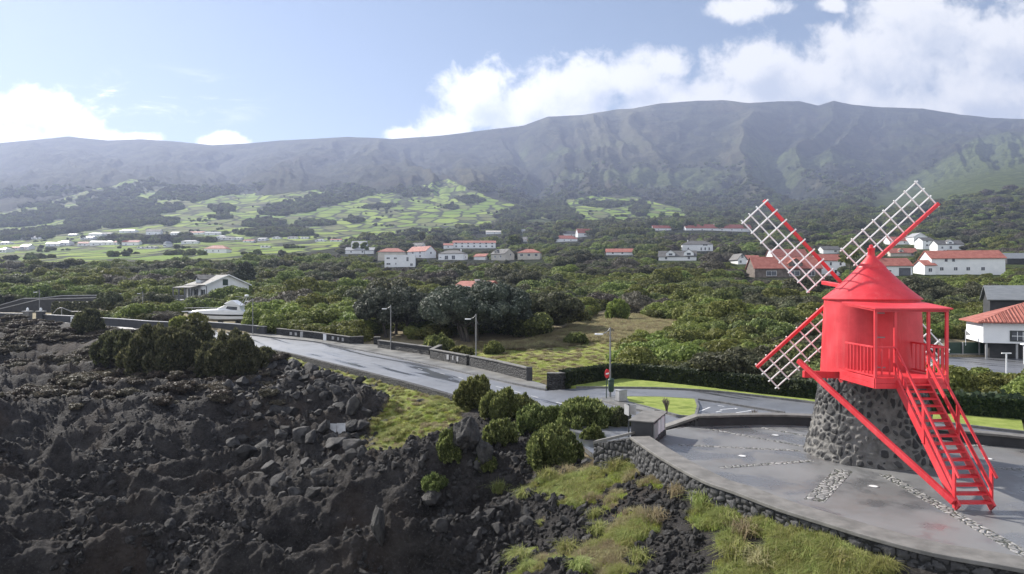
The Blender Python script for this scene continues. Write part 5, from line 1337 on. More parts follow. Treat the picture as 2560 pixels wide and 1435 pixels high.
MB().box((-6, .57, 4.55), (.9, .06, .55)).build('dormer_window', M_glass, rA)
rb = MB(); slab2(rb, [(-LA - 2.0, -2.6, 2.45), (-2.4, -2.6, 2.45), (-3.0, -.02, 3.0), (-LA - .3, -.02, 3.0)], .14); slab2(rb, [(-LA - 2.0, -2.6, 2.45), (-LA - .3, 0, 3.0), (-LA - .3, 4, 3.0), (-LA - 2.0, 4, 2.45)], .14)
rb.build('verandah_roof', M_slate, hA)
MB().prism([(-LA - 1.8, -2.5), (-2.4, -2.5), (-2.4, 0), (-LA - 0, 0), (-LA, 4), (-LA - 1.8, 4)], -.45, -.2).build('verandah_floor', M_white, hA)
MB().prism([(-LA - 1.3, -2.1), (-3, -2.1), (-3, 0), (-LA - 1.3, 0)], -4, -.46).build('foundation', M_darkwall, hA)
for x_, y_ in ((-LA - 1.7, 3.5), (-LA - 1.7, .6), (-LA - 1.7, -2.4), (-9.2, -2.4), (-5.8, -2.4), (-2.6, -2.4)):
    MB().box((x_, y_, 1.12), (.28, .28, 2.65)).build('pillar', M_grey, hA)
rl = MB(); rl.bar((-LA - 1.7, 3.5, .75), (-LA - 1.7, -2.4, .75), .06); rl.bar((-LA - 1.7, -2.4, .75), (-2.6, -2.4, .75), .06); rl.bar((-LA - 1.7, -2.4, -.05), (-2.6, -2.4, -.05), .05)
for i in range(40): xx = -LA - 1.6 + i * .265; rl.bar((xx, -2.4, -.1), (xx, -2.4, .75), .03)
rl.build('balustrade', M_palecap, hA)
for (x_, z_, w_, h_) in ((-8.8, 1.15, 1.0, 2.2), (-5.6, 1.15, 1.0, 2.2), (-1.7, 1.35, 1.1, 1.6)):
    f_ = MB().box((x_, -.03, z_), (w_, .08, h_)).build('window', M_white, hA); MB().box((x_, -.08, z_), (w_ * .8, .04, h_ * .9)).build('pane', M_glass, f_)
    for sg in (-1, 1): MB().box((x_ + sg * (w_ / 2 + .32), -.06, z_), (.55, .06, h_)).build('shutter', M_dark, f_)
f_ = MB().box((.04, WA / 2 - .6, 3.75), (.08, 1.15, 1.35)).build('shutter', M_green, hA)
fw = MB(); fw.bar((.06, 0.0, 0.2), (.06, 0.0, 2.9), .12); fw.build('downpipe', M_dark, hA)

# --- pale roofed house on posts and grey shed at the right edge
hB = thing('stilt_house', 'white house with a ribbed red hip roof raised on posts beside the wet car park', 'house')
dB = 64.0; hB.location = P3(2458, 857, dB); hB.rotation_euler = (0, 0, R(-20)); sB = dB / F
FOOT.append((hB.location.x + 5, dB + 4, 9))
Lb_, Wb_, hb_ = 9.5, 5.6, (857 - 808) * sB
MB().box((Lb_ / 2, Wb_ / 2, hb_ / 2), (Lb_, Wb_, hb_)).build('wall', M_white, hB)
rb = MB(); o_ = .5; rz = hb_ + 1.75
slab2(rb, [(-o_, -o_, hb_), (Lb_ + o_, -o_, hb_), (Lb_ - 4, Wb_ / 2, rz), (4, Wb_ / 2, rz)], .14); slab2(rb, [(-o_, -o_, hb_), (4, Wb_ / 2, rz), (-o_, Wb_ + o_, hb_)], .14); slab2(rb, [(Lb_ + o_, Wb_ + o_, hb_), (-o_, Wb_ + o_, hb_), (4, Wb_ / 2, rz), (Lb_ - 4, Wb_ / 2, rz)], .14); slab2(rb, [(Lb_ + o_, -o_, hb_), (Lb_ + o_, Wb_ + o_, hb_), (Lb_ - 4, Wb_ / 2, rz)], .14)
rR = rb.build('roof', M_tile, hB)
rib = MB()
for i in range(30):
    x_ = -.3 + i * .33; t_ = min(1, max(0, min((x_ + o_) / 4.5, (Lb_ + o_ - x_) / 4.5)))
    rib.tube((x_, -o_, hb_ + .15), (x_, -o_ + (Wb_ / 2 + o_) * t_, hb_ + .15 + (rz - hb_) * t_), .055, n=6, cap=False)
rib.build('tile_ribs', M_tile, rR)
f_ = MB().box((3.1, -.03, hb_ * .38), (2.0, .08, 1.0)).build('window', M_dark, hB); MB().box((3.1, -.08, hb_ * .38), (1.75, .04, .82)).build('pane', M_glass, f_)
mu = MB()
for i in (-1, 0, 1): mu.box((3.1 + i * .44, -.105, hb_ * .38), (.05, .03, .82))
mu.box((3.1, -.108, hb_ * .38), (1.75, .03, .05)); mu.build('glazing_bar', M_white, f_)
for x_ in (.3, 2.7, 5.1, 7.5): MB().box((x_, .2, -.75), (.16, .16, 1.48)).build('post', M_palecap, hB)
MB().box((5, 3.1, -.8), (8.6, 4.6, 1.55)).build('undercroft', M_darkwall, hB)
fn = thing('netting_fence', 'dark green netting fence on pale posts at the back of the car park', 'fence', P3(2380, 889, 66.0)); fx = 4.2
MB().box((fx / 2 - .3, .05, .65), (fx + .6, .05, 1.3)).build('netting', M_green, fn)
for x_ in (-.6, 1.0, 2.6): MB().box((x_, -.05, .65), (.09, .09, 1.35)).build('post', M_palecap, fn)
rl = MB(); rl.bar((-.9, -.05, .16), (4.0, -.05, .16), .06); rl.build('rail', M_palecap, fn)
hC = house('grey metal shed with a corrugated grey roof above the stilt house', 2500, 2640, 782, 748, 716, 5, -26, 'gx', M_darkwall, M_sheet, d=88, cat='shed', name='shed')
# ------------------------------------------------------------------ roadside walls
def wall_run(label, px_pts, h, thick=.34, cap=M_cap, zfix=None, mat=None, capw=.05, loc_name='stone_wall', group=None, close=None):
    P = [GR(*p) if zfix is None else G(p[0], p[1], zfix) for p in px_pts]
    t = thing(loc_name, label, 'wall', P[0], 0, group)
    under(ribbon(MB(), P, 0.0, thick, ('r', -.9), ('r', h - .08)).build('wall', mat or M_wallstone), t)
    under(ribbon(MB(), P, -capw, thick + capw, ('r', h - .079), ('r', h)).build('cap', cap, bevel=.01), t)
    return t, P
def meter_box(t, P, i, f, wd, hh, z, m, nm='meter_box'):
    a, b = P[i], P[i + 1]; c = a.lerp(b, f); d = (b - a); d.z = 0; d.normalize(); ang_ = math.atan2(d.y, d.x); n = Vector((d.y, -d.x, 0))
    return under(MB().box(c + n * .012 + Vector((0, 0, z)), (wd, .05, hh), Matrix.Rotation(ang_, 4, 'Z')).build(nm, m), t)
w1, P1 = wall_run('long black stone wall with pale meter boxes between the two gateways left of the road lamp', ((691, 839), (780, 848.5), (873, 862), (909, 860.5)), .92)
for i, f, wd, hh, z, m in ((0, .42, .42, .36, .45, M_palecap), (0, .56, .36, .36, .45, M_palecap), (0, .72, .5, .8, .42, M_palecap), (1, .36, .6, .9, .44, M_white), (1, .58, .42, .36, .52, M_palecap), (1, .72, .28, .36, .5, M_palecap), (1, .84, .34, .36, .5, M_palecap)):
    b_ = meter_box(w1, P1, i, f, wd, hh, z, m)
w2, P2 = wall_run('black stone wall from the gate pillar to the step in the wall behind the middle road lamp', ((944, 872), (1072, 891)), .95)
w2b, _ = wall_run('short black gate pillar at the left end of the stepped stone wall', ((934, 864), (950, 864)), .98, .5)
w3, P3_ = wall_run('black stone wall section with three pale meter boxes right of the step in the wall', ((1097, 887), (1074.5, 899), (1166, 918)), 1.0)
for f, wd in ((.52, .42), (.66, .2), (.78, .3)): meter_box(w3, P3_, 1, f, wd, .42, .55, M_palecap)
meter_box(w3, P3_, 1, .68, .95, .45, .18, M_darkwall, 'plinth')
w4, P4 = wall_run('coursed black stone wall beside the green meadow ending in a smooth dark pillar', ((1174, 919.5), (1245, 936), (1318, 955.5)), 1.02)
tq_ = P4[-1]; under(MB().box((tq_.x + .15, tq_.y + .1, ZR + .5), (.42, .5, 1.12)).build('pillar', M_darkwall), w4)
w0, P0_ = wall_run('dark roadside wall with a pale cap in front of the motor boat', ((498, 824), (580, 830), (661, 838)), 1.12, cap=M_palecap, mat=M_darkwall)
w6, _ = wall_run('dark boundary wall with a pale cap behind the far left stretch of road', ((236, 812), (300, 816), (368, 822), (440, 826)), 1.1, cap=M_palecap, mat=M_darkwall)
w7, P7 = wall_run('grey garden wall with a white meter cabinet at the far left of the road', ((108, 803), (150, 805), (196, 808)), 1.05, cap=M_palecap, mat=M_darkwall)
meter_box(w7, P7, 1, .66, .6, .8, .5, M_white, 'meter_cabinet')
w8, _ = wall_run('low pale capped wall at the left edge of the photo beyond the lava', ((-40, 796), (20, 797), (62, 798)), .95, cap=M_palecap, mat=M_darkwall)
w5, P5 = wall_run('short stone wall and pillar where the ivy covered wall meets the road', ((1367, 970), (1392, 971), (1414, 969)), 1.02)
for x_, lb in ((69, 'grey gate pillar with a small white finial at the left end of the garden wall'), (102, 'dark gate pillar with a white pine cone finial beside the far left lamp')):
    p = GR(x_, 803); t = thing('gate_pillar', lb, 'pillar', p)
    MB().box((0, 0, .75), (.95, .8, 1.5)).build('shaft', M_cap if x_ < 80 else M_darkwall, t); MB().box((0, 0, 1.55), (1.15, 1.0, .1)).build('cap', M_palecap, t)
    MB().lathe([(.1, 1.6), (.18, 1.75), (.17, 1.95), (.06, 2.1), (0, 2.12)], 12).build('finial', M_white, t, True)
# sloping ramp walls, far left
rw_ = thing('ramp_wall', 'tall dark ramp wall with a pale cap, the nearer of two at far left', 'wall', P3(0, 790, 132))
rw2_ = thing('ramp_wall', 'dark ramp wall with a pale cap, the farther of two at far left', 'wall', P3(0, 790, 138))
def prof_wall(name, pts, d, foot, rw_, th=.4):
    P = [P3(x, y, d + q) for x, y, q in pts]; ft = [P3(x, foot, d + q).z for x, y, q in pts]
    mb = MB(); cp = MB()
    for (a, fa), (b, fb) in zip(zip(P, ft), zip(P[1:], ft[1:])):
        mb.add([(a.x, a.y, fa), (b.x, b.y, fb), (b.x, b.y + th, fb), (a.x, a.y + th, fa), (a.x, a.y, a.z - .15), (b.x, b.y, b.z - .15), (b.x, b.y + th, b.z - .15), (a.x, a.y + th, a.z - .15)], [(0, 1, 5, 4), (1, 2, 6, 5), (2, 3, 7, 6), (3, 0, 4, 7), (4, 5, 6, 7)])
        cp.add([(a.x, a.y - .1, a.z - .148), (b.x, b.y - .1, b.z - .148), (b.x, b.y + th + .1, b.z - .148), (a.x, a.y + th + .1, a.z - .148), (a.x, a.y - .1, a.z), (b.x, b.y - .1, b.z), (b.x, b.y + th + .1, b.z), (a.x, a.y + th + .1, a.z)], [(0, 1, 5, 4), (1, 2, 6, 5), (2, 3, 7, 6), (3, 0, 4, 7), (4, 5, 6, 7), (3, 2, 1, 0)])
    w_ = under(mb.build(name, M_darkwall), rw_); c_ = under(cp.build('cap', M_palecap), rw_)
prof_wall('wall', ((-60, 786, 0), (0, 771, 0), (99, 747, 0), (239, 743, 0)), 132, 806, rw_)
prof_wall('wall', ((-60, 778, 6), (0, 762, 6), (59, 745, 6), (98, 744.8, 6), (156, 738, 6), (243, 737, 6)), 132, 800, rw2_)
w9, _ = wall_run('dark wall with a pale top in the trees left of the verandah house', ((262, 760), (440, 760)), 1.0, cap=M_palecap, mat=M_darkwall) if False else (None, None)
t9 = thing('stone_wall', 'dark wall with a pale top in the trees left of the verandah house', 'wall', P3(300, 760, 160))
for x0_, x1_, y_ in ((300, 357, 734),(392, 424, 726)):
    a, b = P3(x0_, y_, 160), P3(x1_, y_, 160); under(MB().bar(a - Vector((0, 0, 1.3)), b - Vector((0, 0, 1.3)), .4, 2.4).build('wall', M_darkwall), t9); under(MB().bar(a, b, .55, .18).build('cap', M_palecap), t9)

# ------------------------------------------------------------------ street furniture
def lamp(px, pyb, pyt, label):
    p = GR(px, pyb); t = thing('street_lamp', label, 'street lamp', p, 0, 'street lamps along the coast road'); hh = (pyb - pyt) * p.y / F
    MB().tube((0, 0, 0), (0, 0, hh), .065, .045, 10).build('pole', M_grey, t, True); MB().box((0, 0, .03), (.3, .3, .06)).build('base_plate', M_grey, t)
    a = MB(); q = [Vector((0, 0, hh - .05)), Vector((-.12, 0, hh - .22)), Vector((-.3, 0, hh - .34)), Vector((-.5, 0, hh - .40))]; a.path(q, .025, 8); a.path([Vector((-.35, 0, hh - .30)), Vector((0, 0, hh - .52)), Vector((.2, 0, hh - .85))], .014, 6)
    a.build('arm', M_grey, t, True)
    MB().prism([(-.92, -.05), (-.86, -.1), (-.55, -.085), (-.42, -.03), (-.42, .03), (-.55, .085), (-.86, .1), (-.92, .05)], hh - .46, hh - .37).build('lamp_head', M_white, t, bevel=.02)
    return t
lamp(1525.5, 997, 818, 'street lamp with a green bin on its post beside the no entry sign')
lamp(1190, 921, 785, 'street lamp in front of the coursed wall below the big round tree')
lamp(977, 877, 762, 'street lamp in front of the stepped wall below the dark left tree')
lamp(632, 838, 745, 'street lamp at the right end of the dark wall near the boat')
lamp(357, 794, 728, 'street lamp left of the verandah house by the far road')
lamp(98.5, 800, 724, 'street lamp standing before the sloping ramp walls at the far left')
p = GR(1525.5, 997)
t = thing('litter_bin', 'dark green litter bin strapped to the nearest street lamp', 'bin', p + Vector((0.02, -.2, .45)))
MB().lathe([(.13, 0), (.17, .1), (.18, .62), (.15, .66)], 16).build('barrel', M_green, t, True); MB().lathe([(.20, .66), (.20, .72), (.12, .80), (0, .82)], 16).build('lid', M_green, t, True)
p = G(1516, 1000, ZR)
t = thing('no_entry_sign', 'round red no entry sign on a thin post at the drive mouth', 'road sign', p, R(52))
hh = 78 * p.y / F
MB().tube((0, 0, 0), (0, 0, hh), .028, n=8).build('post', M_green, t)
rm = simple('sign_red', (0.62, 0.02, 0.03), (0.68, 0.03, 0.04), 3, 0.4)
f_ = MB().tube((0, -.035, hh - .28), (0, -.06, hh - .28), .27, n=32).build('plate', rm, t); MB().box((0, -.066, hh - .28), (.38, .01, .09)).build('bar', M_white, f_)
p = G(1553, 1007, ZR)
t = thing('utility_cabinet', 'pale grey utility cabinet on a dark plinth at the tip of the lawn island', 'cabinet', p, R(28))
MB().box((0, 0, .06), (.66, .48, .12)).build('plinth', M_darkwall, t); MB().box((0, 0, .43), (.56, .38, .62)).build('cabinet', M_palecap, t, bevel=.015); MB().box((0, 0, .755), (.62, .44, .03)).build('lid', M_palecap, t, bevel=.01)
MB().box((0, -.195, .42), (.50, .012, .54)).build('door', M_palecap, t, bevel=.004)
p = P3(1572, 1075, 29.5); p.z = ZR
t = thing('road_sign', 'white two panelled road sign seen edge on behind the notice block', 'road sign', p, R(-62))
hs_ = H + (717.5 - 1010) * 29.5 / F - p.z
MB().tube((0, 0, 0), (0, 0, hs_), .03, n=8).build('post', M_dark, t); 
for sx in (-1, 1): MB().box((.02, sx * .13, hs_ - .24), (.5, .012, .44), Matrix.Rotation(R(sx * 14), 4, 'Z')).build('panel', M_palecap, t)
p = G(2516, 939, ZR)
t = thing('clothes_post', 'white T shaped post standing on the grass edge of the car park', 'post', p); hh = 56 * p.y / F
MB().tube((0, 0, 0), (0, 0, hh), .05, n=10).build('post', M_white, t); MB().box((0, 0, hh), (.72, .1, .07)).build('crossbar', M_white, t)
p = G(2560, 910, ZR)
t = thing('garden_lamp', 'white garden lamp on a post at the right edge of the car park', 'lamp', p); hh = 46 * p.y / F
MB().tube((0, 0, 0), (0, 0, hh), .05, n=10).build('post', M_white, t); MB().lathe([(.1, hh), (.3, hh + .1), (.26, hh + .16), (0, hh + .24)], 16).build('shade', M_white, t, True)
p = P3(2414, 838, 66); t = thing('pennant', 'small white pennant on a short pole beside the stilt house', 'flag', p + Vector((0, 0, -1.0)))
MB().tube((0, 0, 0), (0, 0, 1.55), .03, n=6).build('pole', M_white, t); MB().prism([(.03, 0), (.5, .05), (.48, .07), (.03, .02)], [1.0, 1.0, 1.0, 1.0], [1.45, 1.1, 1.1, 1.45]).build('cloth', M_palecap, t)
p = P3(265, 772, 128); t = thing('carport', 'white curved carport roof among the trees left of the far lamp', 'carport', p + Vector((0, 2, -1.6)))
cr = MB(); cr.prism([(-2.2, -2), (2.2, -2), (2.2, 2), (-2.2, 2)], [1.75, 2.25, 2.3, 1.8], [1.87, 2.37, 2.42, 1.92]); cr.build('roof', M_white, t)
for x_ in (-2, 2): MB().bar((x_, -1.8, -1), (x_, -1.8, 1.8), .1).build('post', M_grey, t)
p = GR(126, 801) + Vector((0, 3, 0)); t = thing('garden_rail', 'pale curved garden rail behind the far left garden wall', 'rail', p)
MB().path([Vector((-1.6, 0, 1.0)), Vector((-.9, 0, 1.75)), Vector((-.2, 0, 1.95)), Vector((.6, 0, 1.6)), Vector((1.4, 0, 1.3)), Vector((3.4, 0, 1.3))], .06, 8).build('rail', M_palecap, t); MB().bar((-.2, 0, 0), (-.2, 0, 1.95), .08).build('post', M_palecap, t)

# ------------------------------------------------------------------ motor boat on land behind the wall
dB2 = 100.0; sb = dB2 / F
BT = thing('motor_boat', 'white cabin motor boat with a dark stripe laid up behind the roadside wall', 'boat', P3(543, 800, dB2), R(3))
M_gel = simple('white_gelcoat', (0.72, 0.73, 0.75), (0.80, 0.80, 0.81), 1.0, 0.3)
def bz(y): return (800 - y) * sb
FOOT += [(BT.location.x + q_, yq_, 2.4) for q_ in (-5, -2.5, 0, 2.5, 4.5) for yq_ in (101, 98.5, 96, 93.5)]
sec = []          # x, half beam at sheer, sheer z, half beam at chine, chine z, keel z
for x_, bs, zs_, bc, zc, zk in ((-4.25, .06, bz(782), .03, bz(787), bz(789)), (-3.6, .5, bz(782.4), .25, bz(791), bz(797)), (-2.6, .95, bz(783), .65, bz(794), bz(801)), (-1.2, 1.3, bz(784), 1.1, bz(796), bz(803)), (.6, 1.45, bz(785), 1.3, bz(797), bz(804)), (2.4, 1.45, bz(786), 1.32, bz(797), bz(804)), (4.2, 1.35, bz(786), 1.28, bz(797), bz(804))):
    sec.append([(x_, -bs, zs_), (x_, -(bs * .93 + .02), zs_ - .22), (x_, -bc, zc), (x_, 0, zk), (x_, bc, zc), (x_, (bs * .93 + .02), zs_ - .22), (x_, bs, zs_)])
def loft(rows, lo, hi):
    vs = [p for r_ in rows for p in r_[lo:hi]]; n = hi - lo
    return vs, [(i * n + j, i * n + j + 1, (i + 1) * n + j + 1, (i + 1) * n + j) for i in range(len(rows) - 1) for j in range(n - 1)]
hl = MB(); vs, fs = loft(sec, 1, 6); hl.add(vs, fs); hl.add(sec[-1], [(6, 5, 4, 3, 2, 1, 0)]); hull = hl.build('hull', M_gel, BT, True)
st_ = MB(); vs, fs = loft(sec, 0, 2); st_.add([(x, y * 1.012, z) for x, y, z in vs], fs); vs, fs = loft(sec, 5, 7); st_.add([(x, y * 1.012, z) for x, y, z in vs], fs); st_.build('stripe', M_dark, BT, True)
# topsides rise and the long foredeck
top = []
for x_, bs, z0_, z1_ in ((-4.1, .1, bz(782), bz(779)), (-3.4, .55, bz(782.4), bz(777)), (-2.4, .98, bz(783), bz(774.5)), (-1.0, 1.28, bz(784), bz(772.8)), (.6, 1.4, bz(785), bz(771.6)), (1.4, 1.4, bz(785.5), bz(770)), (4.2, 1.3, bz(786), bz(781))):
    top.append([(x_, -bs, z0_), (x_, -bs * .97, z0_ + (z1_ - z0_) * .75), (x_, -bs * .8, z1_), (x_, bs * .8, z1_), (x_, bs * .97, z0_ + (z1_ - z0_) * .75), (x_, bs, z0_)])
dk_ = MB(); vs, fs = loft(top, 0, 6); dk_.add(vs, fs); dk_.add(top[-1], [(5, 4, 3, 2, 1, 0)]); dk_.build('foredeck', M_gel, BT, True)
cb = MB(); prof = [(.35, bz(771)), (1.5, bz(762.5)), (1.6, bz(759.5)), (3.55, bz(764)), (3.75, bz(775)), (4.6, bz(783.5)), (.35, bz(783))]
vs = [(x, -1.08, z) for x, z in prof] + [(x, 1.08, z) for x, z in prof]; n_ = len(prof)
cb.add(vs, [tuple(range(n_))[::-1], tuple(range(n_, 2 * n_))] + [(i, (i + 1) % n_, n_ + (i + 1) % n_, n_ + i) for i in range(n_)]); cab = cb.build('cabin', M_gel, BT, bevel=.05)
fl_ = MB(); prof = [(1.35, bz(759.6)), (1.45, bz(758)), (2.35, bz(750.6)), (2.6, bz(750.6)), (3.55, bz(762)), (3.75, bz(763.5)), (3.7, bz(764.4))]
vs = [(x, -1.16, z) for x, z in prof] + [(x, 1.16, z) for x, z in prof]; n_ = len(prof)
fl_.add(vs, [tuple(range(n_))[::-1], tuple(range(n_, 2 * n_))] + [(i, (i + 1) % n_, n_ + (i + 1) % n_, n_ + i) for i in range(n_)]); fl_.build('flybridge', M_gel, BT, bevel=.05)
wq = [(1.52, bz(773)), (1.85, bz(765.2)), (3.25, bz(767)), (3.2, bz(774.5))]
wb = MB(); vs = [(x, -1.105, z) for x, z in wq] + [(x, -1.06, z) for x, z in wq]; wb.add(vs, [(0, 1, 2, 3)[::-1], (4, 5, 6, 7)] + [(i, (i + 1) % 4, 4 + (i + 1) % 4, 4 + i) for i in range(4)]); wb.build('cabin_window', M_glass, cab)
rl = MB(); rz_ = bz(768.5)
for sg in (-1, 1):
    rl.path([Vector((-4.7, 0, bz(770))), Vector((-3.4, sg * .5, bz(769.2))), Vector((-1.6, sg * 1.05, bz(769))), Vector((.3, sg * 1.2, bz(770.6)))], .025, 6)
    for x_, y_ in ((-3.4, .5), (-2.4, .85), (-1.2, 1.1)): rl.bar((x_, sg * y_, bz(776)), (x_, sg * y_, bz(769)), .03)
rl.build('bow_rail', M_palecap, BT); MB().bar((-5.0, 0, bz(778.7)), (-3.6, 0, bz(778.2)), .5, .1).build('bow_platform', M_gel, BT, bevel=.02)
ms = MB()
for sg in (-1, 1):
    ms.bar((3.5, sg * .8, bz(764)), (4.2, sg * .5, bz(742)), .06); ms.bar((3.9, sg * .8, bz(764)), (4.45, sg * .5, bz(743)), .05)
ms.bar((4.2, -.6, bz(742)), (4.2, .6, bz(742)), .07); ms.bar((2.6, 0, bz(741)), (4.2, 0, bz(743.5)), .05); ms.bar((4.2, 0, bz(743)), (5.3, 0, bz(741)), .05); ms.bar((3.0, 0, bz(748)), (4.1, 0, bz(743)), .04); ms.bar((2.6, 0, bz(752)), (3.7, 0, bz(753)), .04)
mo = ms.build('radar_mast', M_palecap, BT); MB().lathe([(.0, bz(741) - .02), (.3, bz(741)), (.3, bz(738)), (.15, bz(736.5)), (0, bz(736.3))], 16, (4.25, 0)).build('radar_dome', M_gel, mo, True)
cr_ = MB()
for x_ in (-2, .5, 3): cr_.box((x_, 0, bz(806)), (.25, 1.6, .6))
cr_.build('cradle', M_dark, BT)

# ------------------------------------------------------------------ bushes near the road and terrace
def bush(label, px, py, wpx, hpx, seed, mat=M_near, n=9000, d=None, size=None, tuft=.55, cat='bush', name='heath_bush', depth=.85, lob=(16, 24), stems=True):
    p = None
    if d is None:
        ds = np.linspace(14, 130, 2400); xs = (px - CX) * ds / F; zr = H + (CY - py) * ds / F
        i = int(np.argmax(zr <= zsurf(xs, ds))); p = Vector((xs[i], ds[i], zr[i]))
    else:
        p = P3(px, py, d); p.z = zs(p.x, p.y)
    D = p.y; s = D / F; wx, hz_ = wpx * s / 2 * 1.12, hpx * s
    rg = np.random.default_rng(seed); lo = [(0, 0, hz_ * .36, wx * .56, wx * .56 * depth, hz_ * .32)]
    for i in range(int(rg.integers(*lob) * 1.9)):
        a = rg.random() * 6.283; e = rg.random() ** .6; q = (.10 + .11 * rg.random()); tp = hz_ * (1 - .42 * e ** 2.6) * (.66 + .38 * rg.random()); rz_ = min(hz_ * (.16 + .14 * rg.random()), tp * .5)
        lo.append((wx * .86 * e * math.cos(a), wx * .86 * depth * e * math.sin(a), tp - rz_, wx * q, wx * q, rz_))
    size = size or max(.07, D * .0024)
    V, q = leaf_cloud(lo, int(n * 2.0), size, seed, up=.35, elong=2.1, tuft=tuft, core=.52, inner=.3)
    t = thing(name, label, cat, (p.x, p.y, p.z - .1), 0)
    link('foliage', mesh_np('foliage', V, q, mats=[mat]), t)
    sm_ = MB()
    for i in range(7):
        a = rg.random() * 6.283; e = .5 * rg.random() + .15
        sm_.tube((wx * e * .3 * math.cos(a), wx * e * .3 * math.sin(a), -.3), (wx * e * math.cos(a), wx * e * depth * math.sin(a), hz_ * .5), .03 + .012 * D / 40, .02, 6)
    sm_.build('stem', M_bark, t)
    FOOT.append((p.x, p.y, wx * .8))
    return t
bush('tallest dark green heath bush at the near road edge left of the rounded bush', 1190, 1018, 104, 84, 201, n=9000)
bush('rounded olive heath bush standing between the tallest dark bush and the road', 1255, 1050, 112, 84, 202)
bush('small green bush by the road gap left of the boat bow', 452, 826, 60, 40, 234, mat=M_heath2, n=2600, d=92)
bush('low green bush below the boat bow behind the wall', 492, 822, 52, 30, 235, mat=M_heath2, n=2200, d=93)
bush('low olive heath bush filling the gap behind the rounded olive bush', 1300, 1040, 90, 60, 232, n=4500)
bush('ragged heath bush joining the bright tipped bush to the wide dark one', 1385, 1070, 86, 60, 233, n=4500)
bush('low bright green heath bush below the rounded olive bush', 1252, 1106, 84, 66, 203, n=5000)
bush('bright tipped heath bush in front of the wet road centre', 1332, 1078, 92, 72, 204, n=6000)
bush('wide dark heath bush spreading along the road beside the notice block', 1465, 1072, 190, 78, 205, n=13000, lob=(26, 32))
bush('large yellow green heath bush on the slope below the wide dark bush', 1385, 1162, 146, 100, 206, n=11000, lob=(22, 28))
bush('small round heath bush between the yellow green bush and the terrace wall', 1482, 1112, 58, 54, 207, n=4000)
bush('dark heath bush touching the low sloping wall by the notice block', 1548, 1078, 60, 60, 208, mat=M_neard, n=4000)
bush('narrow leaning heath bush between black rocks below the grassy bank', 1122, 1146, 62, 78, 209, n=4500)
bush('little green heath bush in front of a boulder', 1213, 1172, 52, 44, 210, n=3000)
bush('tiny green heath bush low on the lava slope', 1085, 1222, 70, 46, 211, n=2600)
bush('leafy bush at the low end of the road side parapet', 1720, 1052, 62, 34, 212, n=3000, d=30.0)
bush('dry topped bush behind the road side parapet next to the parking bays', 1762, 1046, 60, 26, 213, n=2600, d=30.5, mat=M_heath3)
bush('broad dark tree heath on the lava edge left of the road', 405, 930, 190, 120, 214, mat=M_neard, n=15000, lob=(30, 36), name='tree_heath')
bush('lower dark tree heath at the left end of the dark clump on the lava', 305, 905, 130, 84, 236, mat=M_neard, n=9000, lob=(22, 28), name='tree_heath')
bush('dark tree heath in the gap between the broad one and the round brownish one', 492, 905, 110, 106, 237, mat=M_neard, n=9000, lob=(20, 26), name='tree_heath')
bush('small yellow green bush at the foot of the broad dark tree heath', 262, 905, 56, 40, 238, n=3000)
bush('round brownish tree heath at the bend of the road', 576, 938, 152, 116, 215, mat=M_neard, n=14000, lob=(24, 30), name='tree_heath')
bush('small dark tree heath in front of the white meter cabinet', 222, 838, 70, 66, 216, mat=M_neard, n=4500, name='tree_heath')
bush('low bushy heath patch at the foot of the round tree heath', 655, 905, 70, 40, 217, mat=M_neard, n=3000)
bush('olive bush on the lawn edge below the big grey green tree', 1095, 876, 80, 48, 218, n=4500, d=69)
bush('leafy low bush behind the stepped wall', 1150, 880, 60, 28, 219, n=2600, d=66)
bush('small bush at the corner of the green meadow', 1235, 890, 46, 34, 220, n=2200, d=66)
bush('dark bush standing alone in the dry meadow', 1440, 880, 58, 30, 221, n=2600, d=72)
bush('bright green shrub tree at the top of the meadow path', 1545, 790, 60, 52, 222, mat=M_heath2, n=3500, d=94)
def bare(label, px, py, hpx, wpx, d, seed, name='bare_shrub'):
    p = P3(px, py, d); p.z = ZR + .1; rg = np.random.default_rng(seed); s = d / F; mb = MB(); hh = hpx * s; ww = wpx * s / 2
    t = thing(name, label, 'shrub', p)
    for i in range(16):
        a = rg.random() * 6.283; e = rg.random(); m_ = Vector((ww * .35 * e * math.cos(a), ww * .35 * e * math.sin(a), hh * (.35 + .2 * rg.random()))); e2 = Vector((ww * e * math.cos(a), ww * e * math.sin(a), hh * (.7 + .3 * rg.random())))
        mb.tube((0, 0, 0), m_, .03, .02, 5); mb.tube(m_, e2, .02, .008, 5)
        for j in range(2): mb.tube(m_.lerp(e2, .5), m_.lerp(e2, .5) + Vector(rg.normal(size=3) * ww * .25) + Vector((0, 0, hh * .15)), .013, .006, 4)
    mb.build('twigs', M_twig, t)
    FOOT.append((p.x, p.y, ww))
bare('leafless brown shrub with two twig crowns in the lawn island', 1667, 1022, 44, 26, 35.5, 231)
bare('low round dry bush beside the end of the parking bays', 1887, 1026, 18, 34, 34.5, 232)

